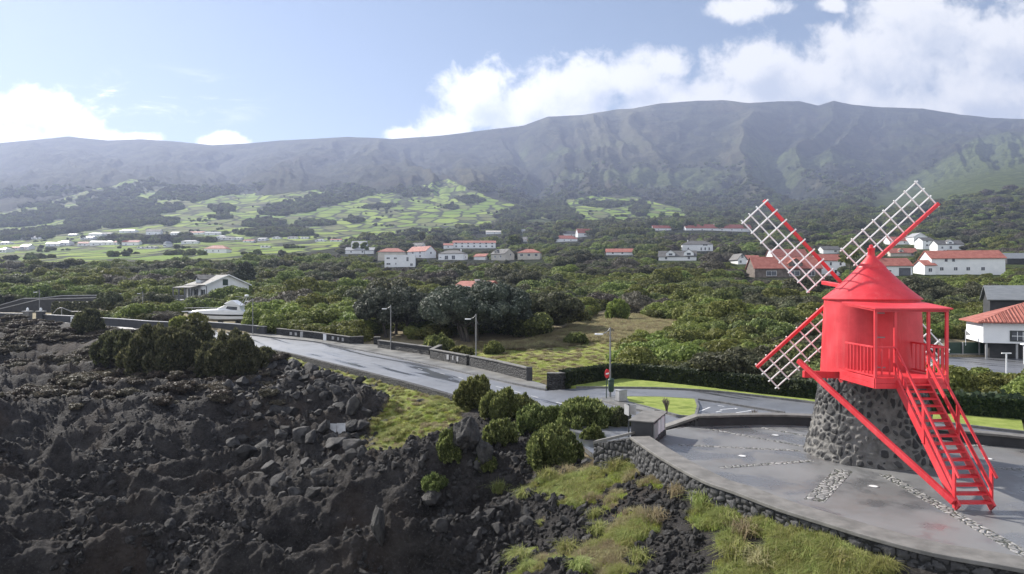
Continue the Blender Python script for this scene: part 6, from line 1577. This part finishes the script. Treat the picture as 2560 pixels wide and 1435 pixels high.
# ivy covered wall and flowering hedge
def hedge(label, line, h, th, n, seed, mat, name, cat, cap=True):
    t = thing(name, label, cat, line[0])
    under(ribbon(MB(), line, 0.0, th, -1.6, ZR + h - .06).build('wall', M_darkwall), t)
    if cap: under(ribbon(MB(), line, .02, th + .1, ZR + h - .058, ZR + h).build('cap', M_palecap), t)
    P = resample(line, 400); rg = np.random.default_rng(seed); VV = []
    k = rg.integers(0, 399, n); f = rg.random(n); zz_ = rg.random(n)
    pts = np.array([[q.x, q.y] for q in P]); d = np.gradient(pts, axis=0); d /= np.linalg.norm(d, axis=1)[:, None]; nr = np.c_[-d[:, 1], d[:, 0]]
    face = rg.random(n); off = np.where(face < .8, -.06 - .13 * rg.random(n), rg.random(n) * th); z_ = np.where(face < .8, ZR + zz_ * h * 1.02, ZR + h + .08 * rg.normal(size=n) * (1.4 if not cap else .6))
    off = off - .12 * fbm(k * .08, z_ * 3, 3, seed)
    c = pts[k] + d[k] * (f[:, None] * .06) + nr[k] * off[:, None]; C = np.c_[c, z_]
    nn = np.c_[-nr[k], np.zeros(n)] + rg.normal(size=(n, 3)) * .6; nn[face >= .8] += [0, 0, 1.2]; nn /= np.linalg.norm(nn, axis=1)[:, None]
    u = np.cross(nn, rg.normal(size=(n, 3))); u /= np.linalg.norm(u, axis=1)[:, None]; v = np.cross(nn, u); s = .10 * (.6 + .8 * rg.random(n))[:, None]
    V = np.stack([C - u * s - v * s * .6, C + u * s * .3 - v * s, C + u * s + v * s * .6, C - u * s * .3 + v * s], 1).reshape(-1, 3)
    under(link('leaves', mesh_np('leaves', V, np.arange(n * 4).reshape(-1, 4), mats=[mat])), t)
    return t
hedge('long dark ivy covered wall behind the bright lawn strip left of the mill', smooth_line(hedge_line[:8], 4), 1.02, .4, 26000, 241, M_hedge, 'ivy_wall', 'wall')
hedge('dark clipped hedge behind the lawn strip right of the mill stair', smooth_line(hedge_line[7:], 4), .98, .9, 14000, 242, M_hedge, 'hedge', 'hedge', cap=False)
fh = [G(2330, 985, ZR), G(2420, 996, ZR), G(2560, 1004, ZR), G(2700, 1012, ZR)]
for i, q in enumerate(resample(fh, 7)):
    pass

# ------------------------------------------------------------------ the big trees by the wall
def big_tree(label, px, pyb, wpx, htop, d, seed, n=16000, mat=M_dtree, nl=70, trunk=3, depth=.8, low=.32, name='coastal_tree'):
    p = P3(px, pyb, d); p.z = zs(p.x, p.y); s = d / F; wx = wpx * s / 2; hh = H + (CY - htop) * s - p.z
    rg = np.random.default_rng(seed); lo = [(0, 0, hh * .56, wx * .80, wx * .80 * depth, hh * .34)]
    for i in range(nl):
        a = rg.random() * 6.283; v = rg.random() * 1.15 - .15; e = math.sqrt(max(0, 1 - v * v)) if v > 0 else 1.0
        q = wx * (.11 + .10 * rg.random())
        lo.append((wx * .88 * e * math.cos(a), wx * .88 * depth * e * math.sin(a), hh * (.52 + .40 * v + (.0 if v > 0 else .3 * v)), q, q, q * .85))
    V, q = leaf_cloud(lo, n, max(.17, d * .0023), seed, up=.3, elong=1.2, core=.86, inner=.1)
    t = thing(name, label, 'tree', p)
    link('crown', mesh_np('crown', V, q, mats=[mat]), t)
    tb = MB()
    for i in range(trunk):
        a = rg.random() * 6.283; b = Vector((wx * .25 * math.cos(a), wx * .2 * math.sin(a), -.3)); m_ = Vector((b.x * 1.4, b.y * 1.4, hh * .25)); tb.tube(b, m_, .22, .16, 8)
        for j in range(3):
            a2 = a + rg.normal() * .8; e_2 = Vector((wx * .6 * math.cos(a2), wx * .5 * math.sin(a2), hh * (.5 + .2 * rg.random()))); tb.tube(m_, e_2, .13, .05, 7)
    tb.build('trunk', M_bark, t, True); FOOT.append((p.x, p.y, wx * .9))
    return t
big_tree('large round grey green tree with cauliflower crown in front of the red ridge', 1195, 872, 285, 712, 76, 301, n=20000, nl=95, trunk=5)
big_tree('dark grey green tree left of the largest round tree behind the street lamp', 985, 856, 195, 716, 83, 302, n=15000, nl=75, trunk=4)
big_tree('spreading dark tree filling the right shoulder of the largest round tree', 1370, 868, 190, 735, 84, 303, n=13000, nl=60, mat=M_heath3, low=.1)
big_tree('low dark green tree between the two round trees', 1085, 850, 120, 742, 90, 304, n=9000, nl=40, mat=M_heath)
big_tree('broad bright domed shrub tree behind the long wall with meter boxes', 795, 848, 165, 779, 92, 305, n=9000, nl=40, mat=M_heath2, trunk=2)
big_tree('tall grey leafed tree standing behind the boat and the verandah house', 612, 745, 55, 652, 185, 306, n=5000, nl=30, mat=M_dtree, trunk=2)
big_tree('dark tree in front of the ramp walls next to the clipped hedge', 272, 795, 66, 726, 120, 307, n=6000, nl=34, mat=M_heath3, trunk=2)
big_tree('bushy grey tree just left of the far lamp post', 318, 800, 60, 752, 118, 308, n=4500, nl=26, mat=M_heath3, trunk=2)
t = thing('hedge', 'clipped grey green hedge before the sloping ramp walls', 'hedge', P3(188, 800, 122)); hx = t.location
lo = [(x_, 0, 1.35 + .05 * math.sin(x_ * 3), .55, .6, 1.35) for x_ in np.linspace(-3.6, 3.6, 15)]
V, q = leaf_cloud(lo, 5000, .26, 309, up=.4, core=.9); t.location = (hx.x, hx.y, zt(hx.x, hx.y) - .2); link('leaves', mesh_np('leaves', V, q, mats=[M_heath3]), t)
def pine(label, px, pyb, hpx, d, seed, bare_=False, wf=.35):
    p = ground_at(px, pyb) if d is None else P3(px, pyb, d); d = p.y; s = d / F; hh = hpx * s; rg = np.random.default_rng(seed)
    t = thing('pine_tree', label, 'tree', p); tb = MB(); tb.tube((0, 0, -1.5), (hh * .05, 0, hh * .9), hh * .025, hh * .012, 7); lo = []
    for i in range(9):
        z = hh * (.45 + .5 * i / 9); a = rg.random() * 6.283; r_ = hh * wf * (1.05 - .6 * i / 9) * (.5 + .5 * rg.random()); e = Vector((r_ * math.cos(a), r_ * math.sin(a), z + hh * .06)); tb.tube((hh * .03, 0, z), e, hh * .010, hh * .005, 5)
        lo.append((e.x * .8, e.y * .8, e.z, hh * wf * .42, hh * wf * .42, hh * .075))
    lo.append((hh * .05, 0, hh * .96, hh * wf * .4, hh * wf * .4, hh * .08))
    tb.build('trunk', M_bark, t)
    V, q = leaf_cloud(lo, 500 if bare_ else 1600, max(.2, d * .0022), seed, up=.3, core=.0 if bare_ else .7); link('crown', mesh_np('crown', V, q, mats=[M_heath]), t)
    return t
pine('crooked thin crowned tree in front of the two storey house by the mill', 2124, 684, 58, 150, 321, True, .42)
pine('tall pine rising above the terrace of flats', 1056, 612, 30, None, 322)
pine('dark pine in front of the bare field', 1290, 626, 34, None, 323)
pine('dark pine beside the small white gable', 1283, 630, 40, None, 324, False, .42)
pine('pine left of the white modern house', 890, 634, 26, None, 325); pine('pine right of the white modern house', 911, 636, 28, None, 326)
for i, (px, pyb, hpx) in enumerate(((1690, 560, 26), (1655, 556, 22), (1985, 545, 26), (2070, 560, 28), (2160, 548, 28), (2420, 560, 34), (2500, 552, 34), (2375, 545, 30), (2540, 540, 34), (2300, 552, 26))):
    pine('dark pine standing out of the forest on the right hand slope', px, pyb, hpx, None, 340 + i)['group'] = 'pines of the right hand forest slope'
# ------------------------------------------------------------------ heath thicket
rg = np.random.default_rng(55)
clear = [[ground_at(x, y)[:2] if y < 860 else tuple(G(x, y, -.9)[:2]) for x, y in poly] for poly in (
    [(1160, 900), (1190, 868), (1300, 858), (1400, 830), (1470, 800), (1500, 776), (1545, 776), (1640, 800), (1740, 812), (1740, 822), (1640, 845), (1590, 880), (1570, 900), (1545, 945), (1420, 968), (1340, 960), (1170, 912)],
    [(860, 860), (960, 850), (1180, 864), (1180, 890), (1060, 885), (930, 870)],
    [(400, 765), (436, 740), (500, 752), (470, 772)], [(-100, 800), (0, 760), (120, 745), (250, 742), (360, 770), (360, 800), (100, 806)], [(440, 826), (450, 782), (640, 782), (640, 834)])]
KL = [(p.x, p.y) for p in left_far + KF] ; PB = [(p.x, p.y) for p in pave_back]; HL = [(p.x, p.y) for p in hedge_line]
north = [(-140, 104)] + [(p.x, p.y) for p in left_far] + PB + HL + [(70, 38), (90, 140), (-140, 140)]
upper_lawn_w = [(p.x, p.y) for p in upper_lawn]
def free(x, y, r):
    ok = np.ones(x.shape, bool); far = y > 141
    nm = inside(north, x, y) & (dist_line(PB + HL, x, y) > r * .9) & (dist_line(KL, x, y) > r + 1.0)
    ok &= far | nm
    for c in clear: ok &= ~(inside(c, x, y) | (dist_line(list(c) + [c[0]], x, y) < r * .5))
    for c in (park_poly, upper_lawn_w): ok &= ~(inside(c, x, y) | (dist_line(c + [c[0]], x, y) < r))
    ok &= ~inside(road_poly, x, y)
    for fx_, fy_, fr_ in FOOT: ok &= np.hypot(x - fx_, y - fy_) > fr_ * .92 + r * .35
    return ok
def sample(n, d0, d1, px0, px1, bias=1.0):
    px = rg.uniform(px0, px1, n); d = d0 * (d1 / d0) ** (rg.random(n) ** bias); return (px - CX) * d / F, d
def thin(x, y, r, k):
    """keep points at least k*r apart"""
    cell = {}; keep = []
    for i in np.argsort(y):
        c = k * r[i]; key = (int(x[i] // 4), int(y[i] // 4)); good = True
        for a in (-1, 0, 1):
            for b in (-1, 0, 1):
                for j in cell.get((key[0] + a, key[1] + b), ()):
                    if (x[i] - x[j]) ** 2 + (y[i] - y[j]) ** 2 < (c * .5 + k * r[j] * .5) ** 2: good = False; break
        if good: cell.setdefault(key, []).append(i); keep.append(i)
    return np.array(keep, int)
YARD = []
for o in list(COL.objects):
    if o.name.split('.')[0] == 'house' and '_dims' in o.keys():
        L_, W_d, hw_ = o['_dims']; YARD.append((o.location.x, o.location.y, o.location.z, L_, W_d, hw_)); del o['_dims']
def yards(x, y, r, z):
    """open ground kept in front of each house, on the side that looks to the sea"""
    ok = np.ones(x.shape, bool)
    for hx_, hy_, hz_, L_, W_d, hw_ in YARD:
        f = y / hy_; dx = np.abs(x - hx_ * f)
        near = (y < hy_) & (y > hy_ - max(30, hy_ * .33)) & (dx < L_ * .55 + r * .8)
        top = z + r * 1.5; lim_ = H + (hz_ + hw_ * .22 - H) * f
        ok &= ~(near & (top > lim_))
    return ok
x, y = sample(26000, 38, 165, -420, 2980)
r = np.clip(np.exp(rg.normal(.66, .40, len(x))), .8, 4.0); ok = free(x, y, r) & yards(x, y, r, zsurf(x, y)); x, y, r = x[ok], y[ok], r[ok]
kp = thin(x, y, r, 1.12); x, y, r = x[kp], y[kp], r[kp]
z = zsurf(x, y)
pxa, pya = pxy(x, y, z)
seen = (pxa > -40) & (pxa < 2600)
# sight lines: how much of each shrub clears the ones before it (coarse horizon per column)
sz = r / y * F
order = np.argsort(-sz * seen)
IND = order[:265]; REST = order[265:]
def kind_of(x_, y_):
    b = vn(np.array([x_ * .07]), np.array([y_ * .07]), 0, 5)[0]
    u = rg.random()
    b2 = vn(np.array([x_ * .045 + 31]), np.array([y_ * .045]), 0, 6)[0]
    if b2 < -.52: return 6
    if b > .05: return (1, 4)[u > .5]
    if b < -.38: return 3
    return (0, 2, 5)[int(u * 3)]
zone = [(lambda p: p < 480, 'dark heath shrub in the thicket left of the verandah house'), (lambda p: p < 700, 'green heath shrub in the thicket around the boat'), (lambda p: p < 1000, 'sunlit heath shrub in the thicket behind the meter box wall'),
        (lambda p: p < 1500, 'heath shrub in the thicket behind the big grey green trees'), (lambda p: p < 1850, 'heath shrub in the thicket right of the meadow path'), (lambda p: p < 2150, 'heath shrub in the thicket behind the ivy wall and the left sails'), (lambda p: True, 'heath shrub in the thicket between the mill and the right hand houses')]
for i in IND:
    kd = kind_of(x[i], y[i]); o = link('heath_shrub', HV[kd], None, (x[i], y[i], z[i] - .15 * r[i])); o.rotation_euler = (0, 0, rg.random() * 6.28)
    hgt = r[i] * rg.uniform(.95, 1.35); o.scale = (r[i] * 1.12, r[i] * 1.12, hgt)
    lb = next(l for f, l in zone if f(pxa[i])); tag(o, lb, 'shrub', 'heath shrubs of the coastal thicket')
PROTO = []
for kd in range(7):
    PROTO.append(next(o for o in COL.objects if o.data is HV[kd]))
pts = [(x[i], y[i], z[i] - .15 * r[i]) for i in REST]; sc_ = [(r[i] * 1.12, r[i] * 1.12, r[i] * rg.uniform(.95, 1.35)) for i in REST]; ii = [kind_of(x[i], y[i]) for i in REST]
# the thicket beyond
fx_, fy_ = sample(30000, 141, 1150, -600, 3160, 0.95)
pxf = CX + F * fx_ / fy_; zf_ = far_z(fx_, fy_); _, pyf = pxy(fx_, fy_, zf_)
fr_ = np.clip(np.exp(rg.normal(.78, .38, len(fx_))), 1.1, 4.6) * (1 + np.clip((fy_ - 250) / 500, 0, 1.3))
lim = np.interp(pxf, [-600, 0, 560, 900, 1100, 1330, 1420, 1700, 1760, 3200], [350, 350, 350, 420, 470, 560, 600, 700, 1200, 1200])
dn = fbm(fx_ / 55, fy_ / 55, 3, 88)
ok = free(fx_, fy_, fr_) & ((fy_ < lim) | (pyf > np.interp(pxf, fl[:, 0], fl[:, 1]) - 3) & (pxf > 850)) & (dn > -.42)
ok &= yards(fx_, fy_, fr_, zf_); fx_, fy_, fr_, zf_ = fx_[ok], fy_[ok], fr_[ok], zf_[ok]; kp = thin(fx_, fy_, fr_, .95); fx_, fy_, fr_, zf_ = fx_[kp], fy_[kp], fr_[kp], zf_[kp]
for i in range(len(fx_)):
    pts.append((fx_[i], fy_[i], zf_[i] - .15 * fr_[i])); q = fr_[i] * 1.1; sc_.append((q, q, fr_[i] * rg.uniform(.8, 1.25))); ii.append(kind_of(fx_[i], fy_[i]))
rt = np.c_[np.zeros(len(pts)), np.zeros(len(pts)), rg.random(len(pts)) * 6.28]
print('thicket', len(IND), len(pts))
scatter('thicket', 'dense green heath thicket covering the rising ground between the houses', pts, rt, sc_, ii, PROTO)
M_lowscrub = mat_leaf('low_scrub_leaves', (0.045, 0.04, 0.03), (0.125, 0.105, 0.075), (0.18, 0.15, 0.11), .3, .3)
LOWM = heath_variant(131, n=900, size=.14, mat=M_lowscrub); lp_ = ((150 - CX) * 75 / F, 75.0)
LOWP = link('low_shrub', LOWM, None, (lp_[0], lp_[1], zs(*lp_) - .05)); LOWP.scale = (.7, .7, .5); tag(LOWP, 'low brownish wind cut shrub on the lava in front of the far left wall', 'shrub')
# dark woods and hedgerow trees on the slope
sel = np.where((HG['wood'] > .45) & (HG['Y'] < 2400))[0]
sel = rg.choice(sel, 7500, p=(1 / HG['Y'][sel]) / (1 / HG['Y'][sel]).sum())
sel2 = np.where((HG['field'] > .5) & (HG['wood'] < .2) & (HG['Y'] < 1700))[0]
hn = ridged(HG['X'][sel2] / 70, HG['Y'][sel2] / 110, 2, 66); sel2 = sel2[hn > .80]; sel2 = rg.choice(sel2, 650)
sel3 = np.where((HG['px'] > 1250) & (HG['field'] < .3) & (HG['Y'] > 700) & (HG['Y'] < 2600) & (HG['py'] > 395) & (sunny < .45))[0]; sel3 = rg.choice(sel3, 5200, p=(1 / HG['Y'][sel3]) / (1 / HG['Y'][sel3]).sum())
ss = np.r_[sel, sel2, sel3]
q = np.r_[rg.uniform(3, 6.5, len(sel)), rg.uniform(1.6, 3.4, len(sel2)), rg.uniform(4, 9, len(sel3))]
okh = yards(HG['X'][ss], HG['Y'][ss], q, HG['Z'][ss]); ss, q = ss[okh], q[okh]; n_ = len(ss); pts = np.c_[HG['X'][ss] + rg.normal(size=n_) * 3, HG['Y'][ss] + rg.normal(size=n_) * 3, HG['Z'][ss] - q * .2]
scatter('hillside_woods', 'dark woods, hedgerow trees and scrub on the slopes below the mountain', pts, np.c_[np.zeros(n_), np.zeros(n_), rg.random(n_) * 6.28], np.c_[q, q, q * rg.uniform(1.0, 1.6, n_)], rg.choice([0, 2, 3, 5], n_), PROTO)
# low wind-cut scrub on the old lava along the road
lx = rg.uniform(-330, 700, 9000); ld_ = 1 / rg.uniform(1 / 108, 1 / 46, 9000); lxx = (lx - CX) * ld_ / F
m_ = inside(lava_poly, lxx, ld_) & (dist_line(lava_line, lxx, ld_) > 1.2) & (rg.random(9000) < np.clip(1.3 * soft_w(far_scrub_w, lxx, ld_, 8) + .35 * sstep(44, 60, ld_), 0, 1)) & (fbm(lxx * .12, ld_ * .12, 3, 123) > -.12); lxx, ld_ = lxx[m_][:2600], ld_[m_][:2600]
q = np.clip(np.exp(rg.normal(-1.0, .35, len(lxx))), .16, .8); n_ = len(lxx)
scatter('low_scrub', 'low brownish wind cut scrub on the old lava beside the far road', np.c_[lxx, ld_, zsurf(lxx, ld_) - q * .1], np.c_[np.zeros(n_), np.zeros(n_), rg.random(n_) * 6.28], np.c_[q * 1.3, q * 1.3, q], np.full(n_, 0), [LOWP])

# ------------------------------------------------------------------ rocks
def rock_mesh(seed, flat=.75, sub=4, rough_=.05):
    import bmesh
    bm = bmesh.new(); bmesh.ops.create_icosphere(bm, subdivisions=sub, radius=1.0); V = np.array([v.co[:] for v in bm.verts]); Fq = np.array([[v.index for v in f.verts] for f in bm.faces]); bm.free()
    r_ = np.random.default_rng(seed); N = r_.normal(size=(22, 3)); N /= np.linalg.norm(N, axis=1)[:, None]; dcut = r_.uniform(.5, .86, 22)
    for n_, c_ in zip(N, dcut):
        t_ = V @ n_; m_ = t_ > c_; V[m_] -= np.outer((t_[m_] - c_) * 1.0, n_)
    V *= 1 + rough_ * fbm(V[:, 0] * 2.2 + seed, V[:, 1] * 2.2 + V[:, 2] * 1.7, 4, seed)[:, None] + rough_ * .7 * fbm(V[:, 0] * 7 + seed, V[:, 1] * 7 + V[:, 2] * 6, 3, seed)[:, None]
    V *= np.array([1, r_.uniform(.7, .95), flat])
    return mesh_np('boulder', V, tris=Fq, mats=[M_rock])
M_rock = simple('black_rock', (0.024, 0.023, 0.023), (0.085, 0.081, 0.078), 1.6, 0.75, 9, 0.08, spec=0.2, rnd=.5)
M_rock2 = simple('weathered_rock', (0.022, 0.021, 0.02), (0.085, 0.08, 0.073), 2.2, 0.8, 7, 0.15)
RM = [rock_mesh(400 + i, f_) for i, f_ in enumerate((.75, .6, .9, .7, .5, .8))]
rub = world_poly([(560, 930), (680, 890), (760, 905), (880, 940), (985, 965), (985, 1010), (940, 1060), (930, 1110), (880, 1150), (760, 1180), (640, 1120), (560, 1030)], -2.1)
xs_ = rg.uniform(-26, 0, 9000); ys_ = rg.uniform(26, 64, 9000); m_ = inside(rub, xs_, ys_) & inside(lava_poly, xs_, ys_) & (dist_line(lava_line, xs_, ys_) > 1.6); xs_, ys_ = xs_[m_], ys_[m_]
sz_ = rg.gamma(1.7, .10, len(xs_)) + .11; o_ = np.argsort(-sz_); xs_, ys_, sz_ = xs_[o_], ys_[o_], np.clip(sz_[o_], .12, .85)
kp = []
for i in range(len(xs_)):
    if all((xs_[i] - xs_[j]) ** 2 + (ys_[i] - ys_[j]) ** 2 > ((sz_[i] + sz_[j]) * .62) ** 2 for j in kp): kp.append(i)
    if len(kp) > 900: break
kp = np.array(kp); zz_ = zsurf(xs_[kp], ys_[kp])
for j, i in enumerate(kp[:150]):
    o = link('boulder', RM[int(rg.integers(6))], None, (xs_[i], ys_[i], zz_[j] + sz_[i] * .18)); o.scale = [sz_[i] * q for q in rg.uniform(.85, 1.15, 3)]; o.rotation_euler = (rg.normal() * .35, rg.normal() * .35, rg.random() * 6.28)
    tag(o, 'black lava boulder in the tumbled rock slope below the road', 'boulder', 'boulders of the rock slope')
RP = [next(o for o in COL.objects if o.data is m) for m in RM]
pts = [(xs_[i], ys_[i], zz_[150 + j] + sz_[i] * .12) for j, i in enumerate(kp[150:])]; sc_ = [sz_[i] for i in kp[150:]]
# small clinker over the whole lava field, thickest near the terrace slope
qx = rg.uniform(-300, 1760, 50000); qd = 1 / rg.uniform(1 / 70, 1 / 14, 50000); xa = (qx - CX) * qd / F
m_ = inside(lava_poly, xa, qd) & (grass_amount(xa, qd) < .45) & (rg.random(len(xa)) < np.where((xa > 2) & (qd < 26), .5, 1.0)) & (dist_line(lava_line, xa, qd) > 1.0) & (fbm(xa * .35, qd * .35, 3, 99) > np.where((qx < 1050) & (qd < 38), .22, -.2)); xa, qd = xa[m_][:22000], qd[m_][:22000]; za = zsurf(xa, qd)
sa = rg.gamma(1.5, .05, len(xa)) + .03; sa = np.clip(sa, .03, .4) * np.where(xa > 0, .9, 1.0)
pts += list(zip(xa, qd, za + sa * .2)); sc_ += list(sa)
n_ = len(pts); sc_ = np.array(sc_)
scatter('lava_rubble', 'loose black clinker and rubble over the lava field', pts, rg.random((n_, 3)) * 6.28, np.c_[sc_, sc_ * rg.uniform(.7, 1, n_), sc_ * rg.uniform(.6, 1, n_)], rg.integers(0, 6, n_), RP)
def big_rock(label, px, py, wpx, hpx, seed, rot=0, d=None):
    ds = np.linspace(14, 90, 2000); xs = (px - CX) * ds / F; zr = H + (CY - py) * ds / F; i = int(np.argmax(zr <= zsurf(xs, ds))); p = Vector((xs[i], ds[i], zr[i])); s = p.y / F
    me = rock_mesh(seed, 1.0, 5, .16); me.name = 'rock_outcrop'; me.materials[0] = M_rock2; o = link('rock_outcrop', me, None, (p.x, p.y, p.z + hpx * s * .35)); o.scale = (wpx * s / 2 * 1.1, wpx * s / 2 * .9, hpx * s / 2 * 1.2); o.rotation_euler = (0, R(rot), rg.random() * 6); tag(o, label, 'rock')
big_rock('overhanging dark rock outcrop under the tallest heath bush', 1160, 1112, 84, 78, 451)
big_rock('rounded grey boulder left of the yellow green bush', 1212, 1150, 70, 60, 452)
big_rock('upright black lava spire low in the middle foreground', 948, 1350, 62, 100, 453, 8)
big_rock('grey outcrop below the little heath bush', 1080, 1262, 86, 50, 454)
big_rock('flat topped slab of black lava among the rubble', 875, 1080, 60, 34, 455)
big_rock('pair of dark stones lying in the bright verge grass', 1050, 1006, 30, 12, 456)
# broken concrete slab and a tilted slab of crust
sl = P3(832, 1104, 36.0); t = thing('concrete_slab', 'broken pale concrete slab in three pieces tilted on the rubble', 'slab', (sl.x, sl.y, zs(sl.x, sl.y) + .35), R(18))
Mt = Matrix.Rotation(R(52), 4, 'X')
for x_, w_ in ((-.46, .40), (-.02, .42), (.43, .44)):
    MB().box((x_, 0, .05), (w_, .62, .07), Matrix.Rotation(R(rg.normal() * 3), 4, 'Y') @ Mt).build('slab_piece', M_palecap, t, bevel=.008)
sl = P3(242, 866, 62); t = link('rock_slab', rock_mesh(470, .14, 4), None, (sl.x, sl.y, zs(sl.x, sl.y) + .7)); t.scale = (1.0, .7, .8); t.rotation_euler = (R(10), R(-35), R(10)); tag(t, 'tilted slab of grey lava crust beside the broad dark tree heath', 'rock')

# ------------------------------------------------------------------ grasses
def tussock_mesh(seed, nb=170, hgt=.5, spread=.55, mat=None):
    r_ = np.random.default_rng(seed); V = []; Q_ = []
    for i in range(nb):
        a = r_.random() * 6.283; lean = r_.random() ** .8 * spread; l = hgt * (.55 + .6 * r_.random()); b = np.array([.12 * r_.normal(), .12 * r_.normal(), -.05]); d = np.array([math.cos(a), math.sin(a), 0]); sd = np.array([-d[1], d[0], 0]); wd = .005 + .004 * r_.random()
        p0 = b; p1 = b + d * lean * l * .5 + np.array([0, 0, l * .62]); p2 = b + d * lean * l * 1.5 + np.array([0, 0, l * (1.0 - .75 * lean)]); n0 = len(V)
        V += [p0 - sd * wd, p0 + sd * wd, p1 + sd * wd, p1 - sd * wd, p2 + sd * wd * .25, p2 - sd * wd * .25]; Q_ += [(n0, n0 + 1, n0 + 2, n0 + 3), (n0 + 3, n0 + 2, n0 + 4, n0 + 5)]
    return mesh_np('grass_tussock', np.array(V), np.array(Q_), mats=[mat])
M_grassA = mat_leaf('tussock_blades', (0.21, 0.24, 0.07), (0.42, 0.44, 0.16), (0.46, 0.42, 0.22), .2, .45)
M_grassB = mat_leaf('straw_blades', (0.27, 0.225, 0.125), (0.48, 0.42, 0.26), (0.38, 0.37, 0.18), .2, .45)
M_grassC = mat_leaf('bright_turf', (0.26, 0.31, 0.06), (0.46, 0.50, 0.13), None, .15, .45)
TMs = [tussock_mesh(501, 330, .46, .8, M_grassA), tussock_mesh(502, 280, .42, .7, M_grassB), tussock_mesh(503, 220, .15, .95, M_grassC), tussock_mesh(504, 330, .5, .9, M_grassA)]
TP = []
spots = [(1370, 1195), (1420, 1185), (1460, 1205), (1545, 1175), (1590, 1160), (1620, 1150), (1250, 1225), (1310, 1240), (1480, 1250), (1490, 1290), (1500, 1330), (1700, 1235), (1760, 1260), (1820, 1310), (1870, 1335), (1950, 1360), (1840, 1390), (1640, 1300), (1600, 1400), (1450, 1420), (1480, 1370), (1420, 1380), (1300, 1400), (1900, 1410), (2020, 1395), (2100, 1410)]
for i, (px, py) in enumerate(spots):
    ds = np.linspace(12, 50, 1500); xs = (px - CX) * ds / F; zr = H + (CY - py) * ds / F; k_ = int(np.argmax(zr <= zsurf(xs, ds)))
    o = link('grass_tussock', TMs[(0, 3, 1)[i % 3] if i > 3 else (0, 1, 2, 3)[i]], None, (xs[k_], ds[k_], zr[k_] - .02)); q = rg.uniform(.8, 1.25); o.scale = (q, q, q); o.rotation_euler = (0, 0, rg.random() * 6.28)
    tag(o, 'long bladed grass tussock on the lava slope below the terrace parapet', 'grass tussock', 'grass tussocks below the terrace')
    if i < 4: TP.append(o)
qx = rg.uniform(560, 2700, 150000); qd = 1 / rg.uniform(1 / 66, 1 / 11, 150000); xa = (qx - CX) * qd / F
ga_ = grass_amount(xa, qd); m_ = inside(lava_poly, xa, qd) & (ga_ > .5) & ~inside(plaza_poly, xa, qd) & (rg.random(len(xa)) < np.clip(ga_, 0, 1)); xa, qd = xa[m_], qd[m_]; za = zsurf(xa, qd)
tn = fbm(xa * .5, qd * .5, 3, 111); idx = np.where(rg.random(len(xa)) < .62, 2, np.where(tn > .08, 1, rg.choice([0, 3], len(xa)))); sc_ = np.where(idx == 2, rg.uniform(.45, .9, len(xa)), rg.uniform(.28, .68, len(xa)))
print('grass', len(xa))
scatter('grass', 'green and straw coloured grass on the bank and the lava slope', np.c_[xa, qd, za - .02], np.c_[np.zeros(len(xa)), np.zeros(len(xa)), rg.random(len(xa)) * 6.28], np.c_[sc_, sc_, sc_], idx, TP)
qx = rg.uniform(1140, 1760, 30000); qd = 1 / rg.uniform(1 / 105, 1 / 44, 30000); xa = (qx - CX) * qd / F
m_ = inside(north, xa, qd) & (inside(clear[0], xa, qd)); xa, qd = xa[m_][:9000], qd[m_][:9000]; za = zsurf(xa, qd)
dr = np.clip(1.15 - soft_w(mea_green, xa, qd, 5) * 1.2 + 0.25 * fbm(xa * .12, qd * .12, 3, 61), 0, 1)
dr = np.clip((dr - .45) * 3.2 + .25 * fbm(xa * .3, qd * .3, 3, 62), 0, 1)
idx = np.where(rg.random(len(xa)) < np.maximum(dr, .07), 1, 2); sc_ = np.where(dr < .4, rg.uniform(.35, .8, len(xa)), rg.uniform(.6, 1.3, len(xa)))
scatter('meadow_grass', 'dry tan and green grasses of the sloping meadow', np.c_[xa, qd, za - .03], np.c_[np.zeros(len(xa)), np.zeros(len(xa)), rg.random(len(xa)) * 6.28], np.c_[sc_ * 1.5, sc_ * 1.5, sc_], idx, TP)
# ------------------------------------------------------------------ haze
zmax = 1075
me = bpy.data.meshes.new('haze')
hz = MB().box((0, 2600, (zmax - 10.5) / 2), (13000, 5900, zmax + 10.5))
hm = bpy.data.materials.new('haze'); hm.use_nodes = True; t = hm.node_tree; t.nodes.clear(); k = NT(t)
ho = k.n('ShaderNodeOutputMaterial'); hv = k.n('ShaderNodeVolumePrincipled')
hv.inputs['Color'].default_value = (0.60, 0.70, 1.0, 1); hv.inputs['Density'].default_value = 1.5e-4; hv.inputs['Anisotropy'].default_value = 0.25
k.l(hv.outputs[0], ho.inputs['Volume'])
HZ = hz.build('haze', hm); HZ['kind'] = 'stuff'; HZ['label'] = 'thin bluish sea haze over the coast and the far mountain'
HZ.display_type = 'WIRE'
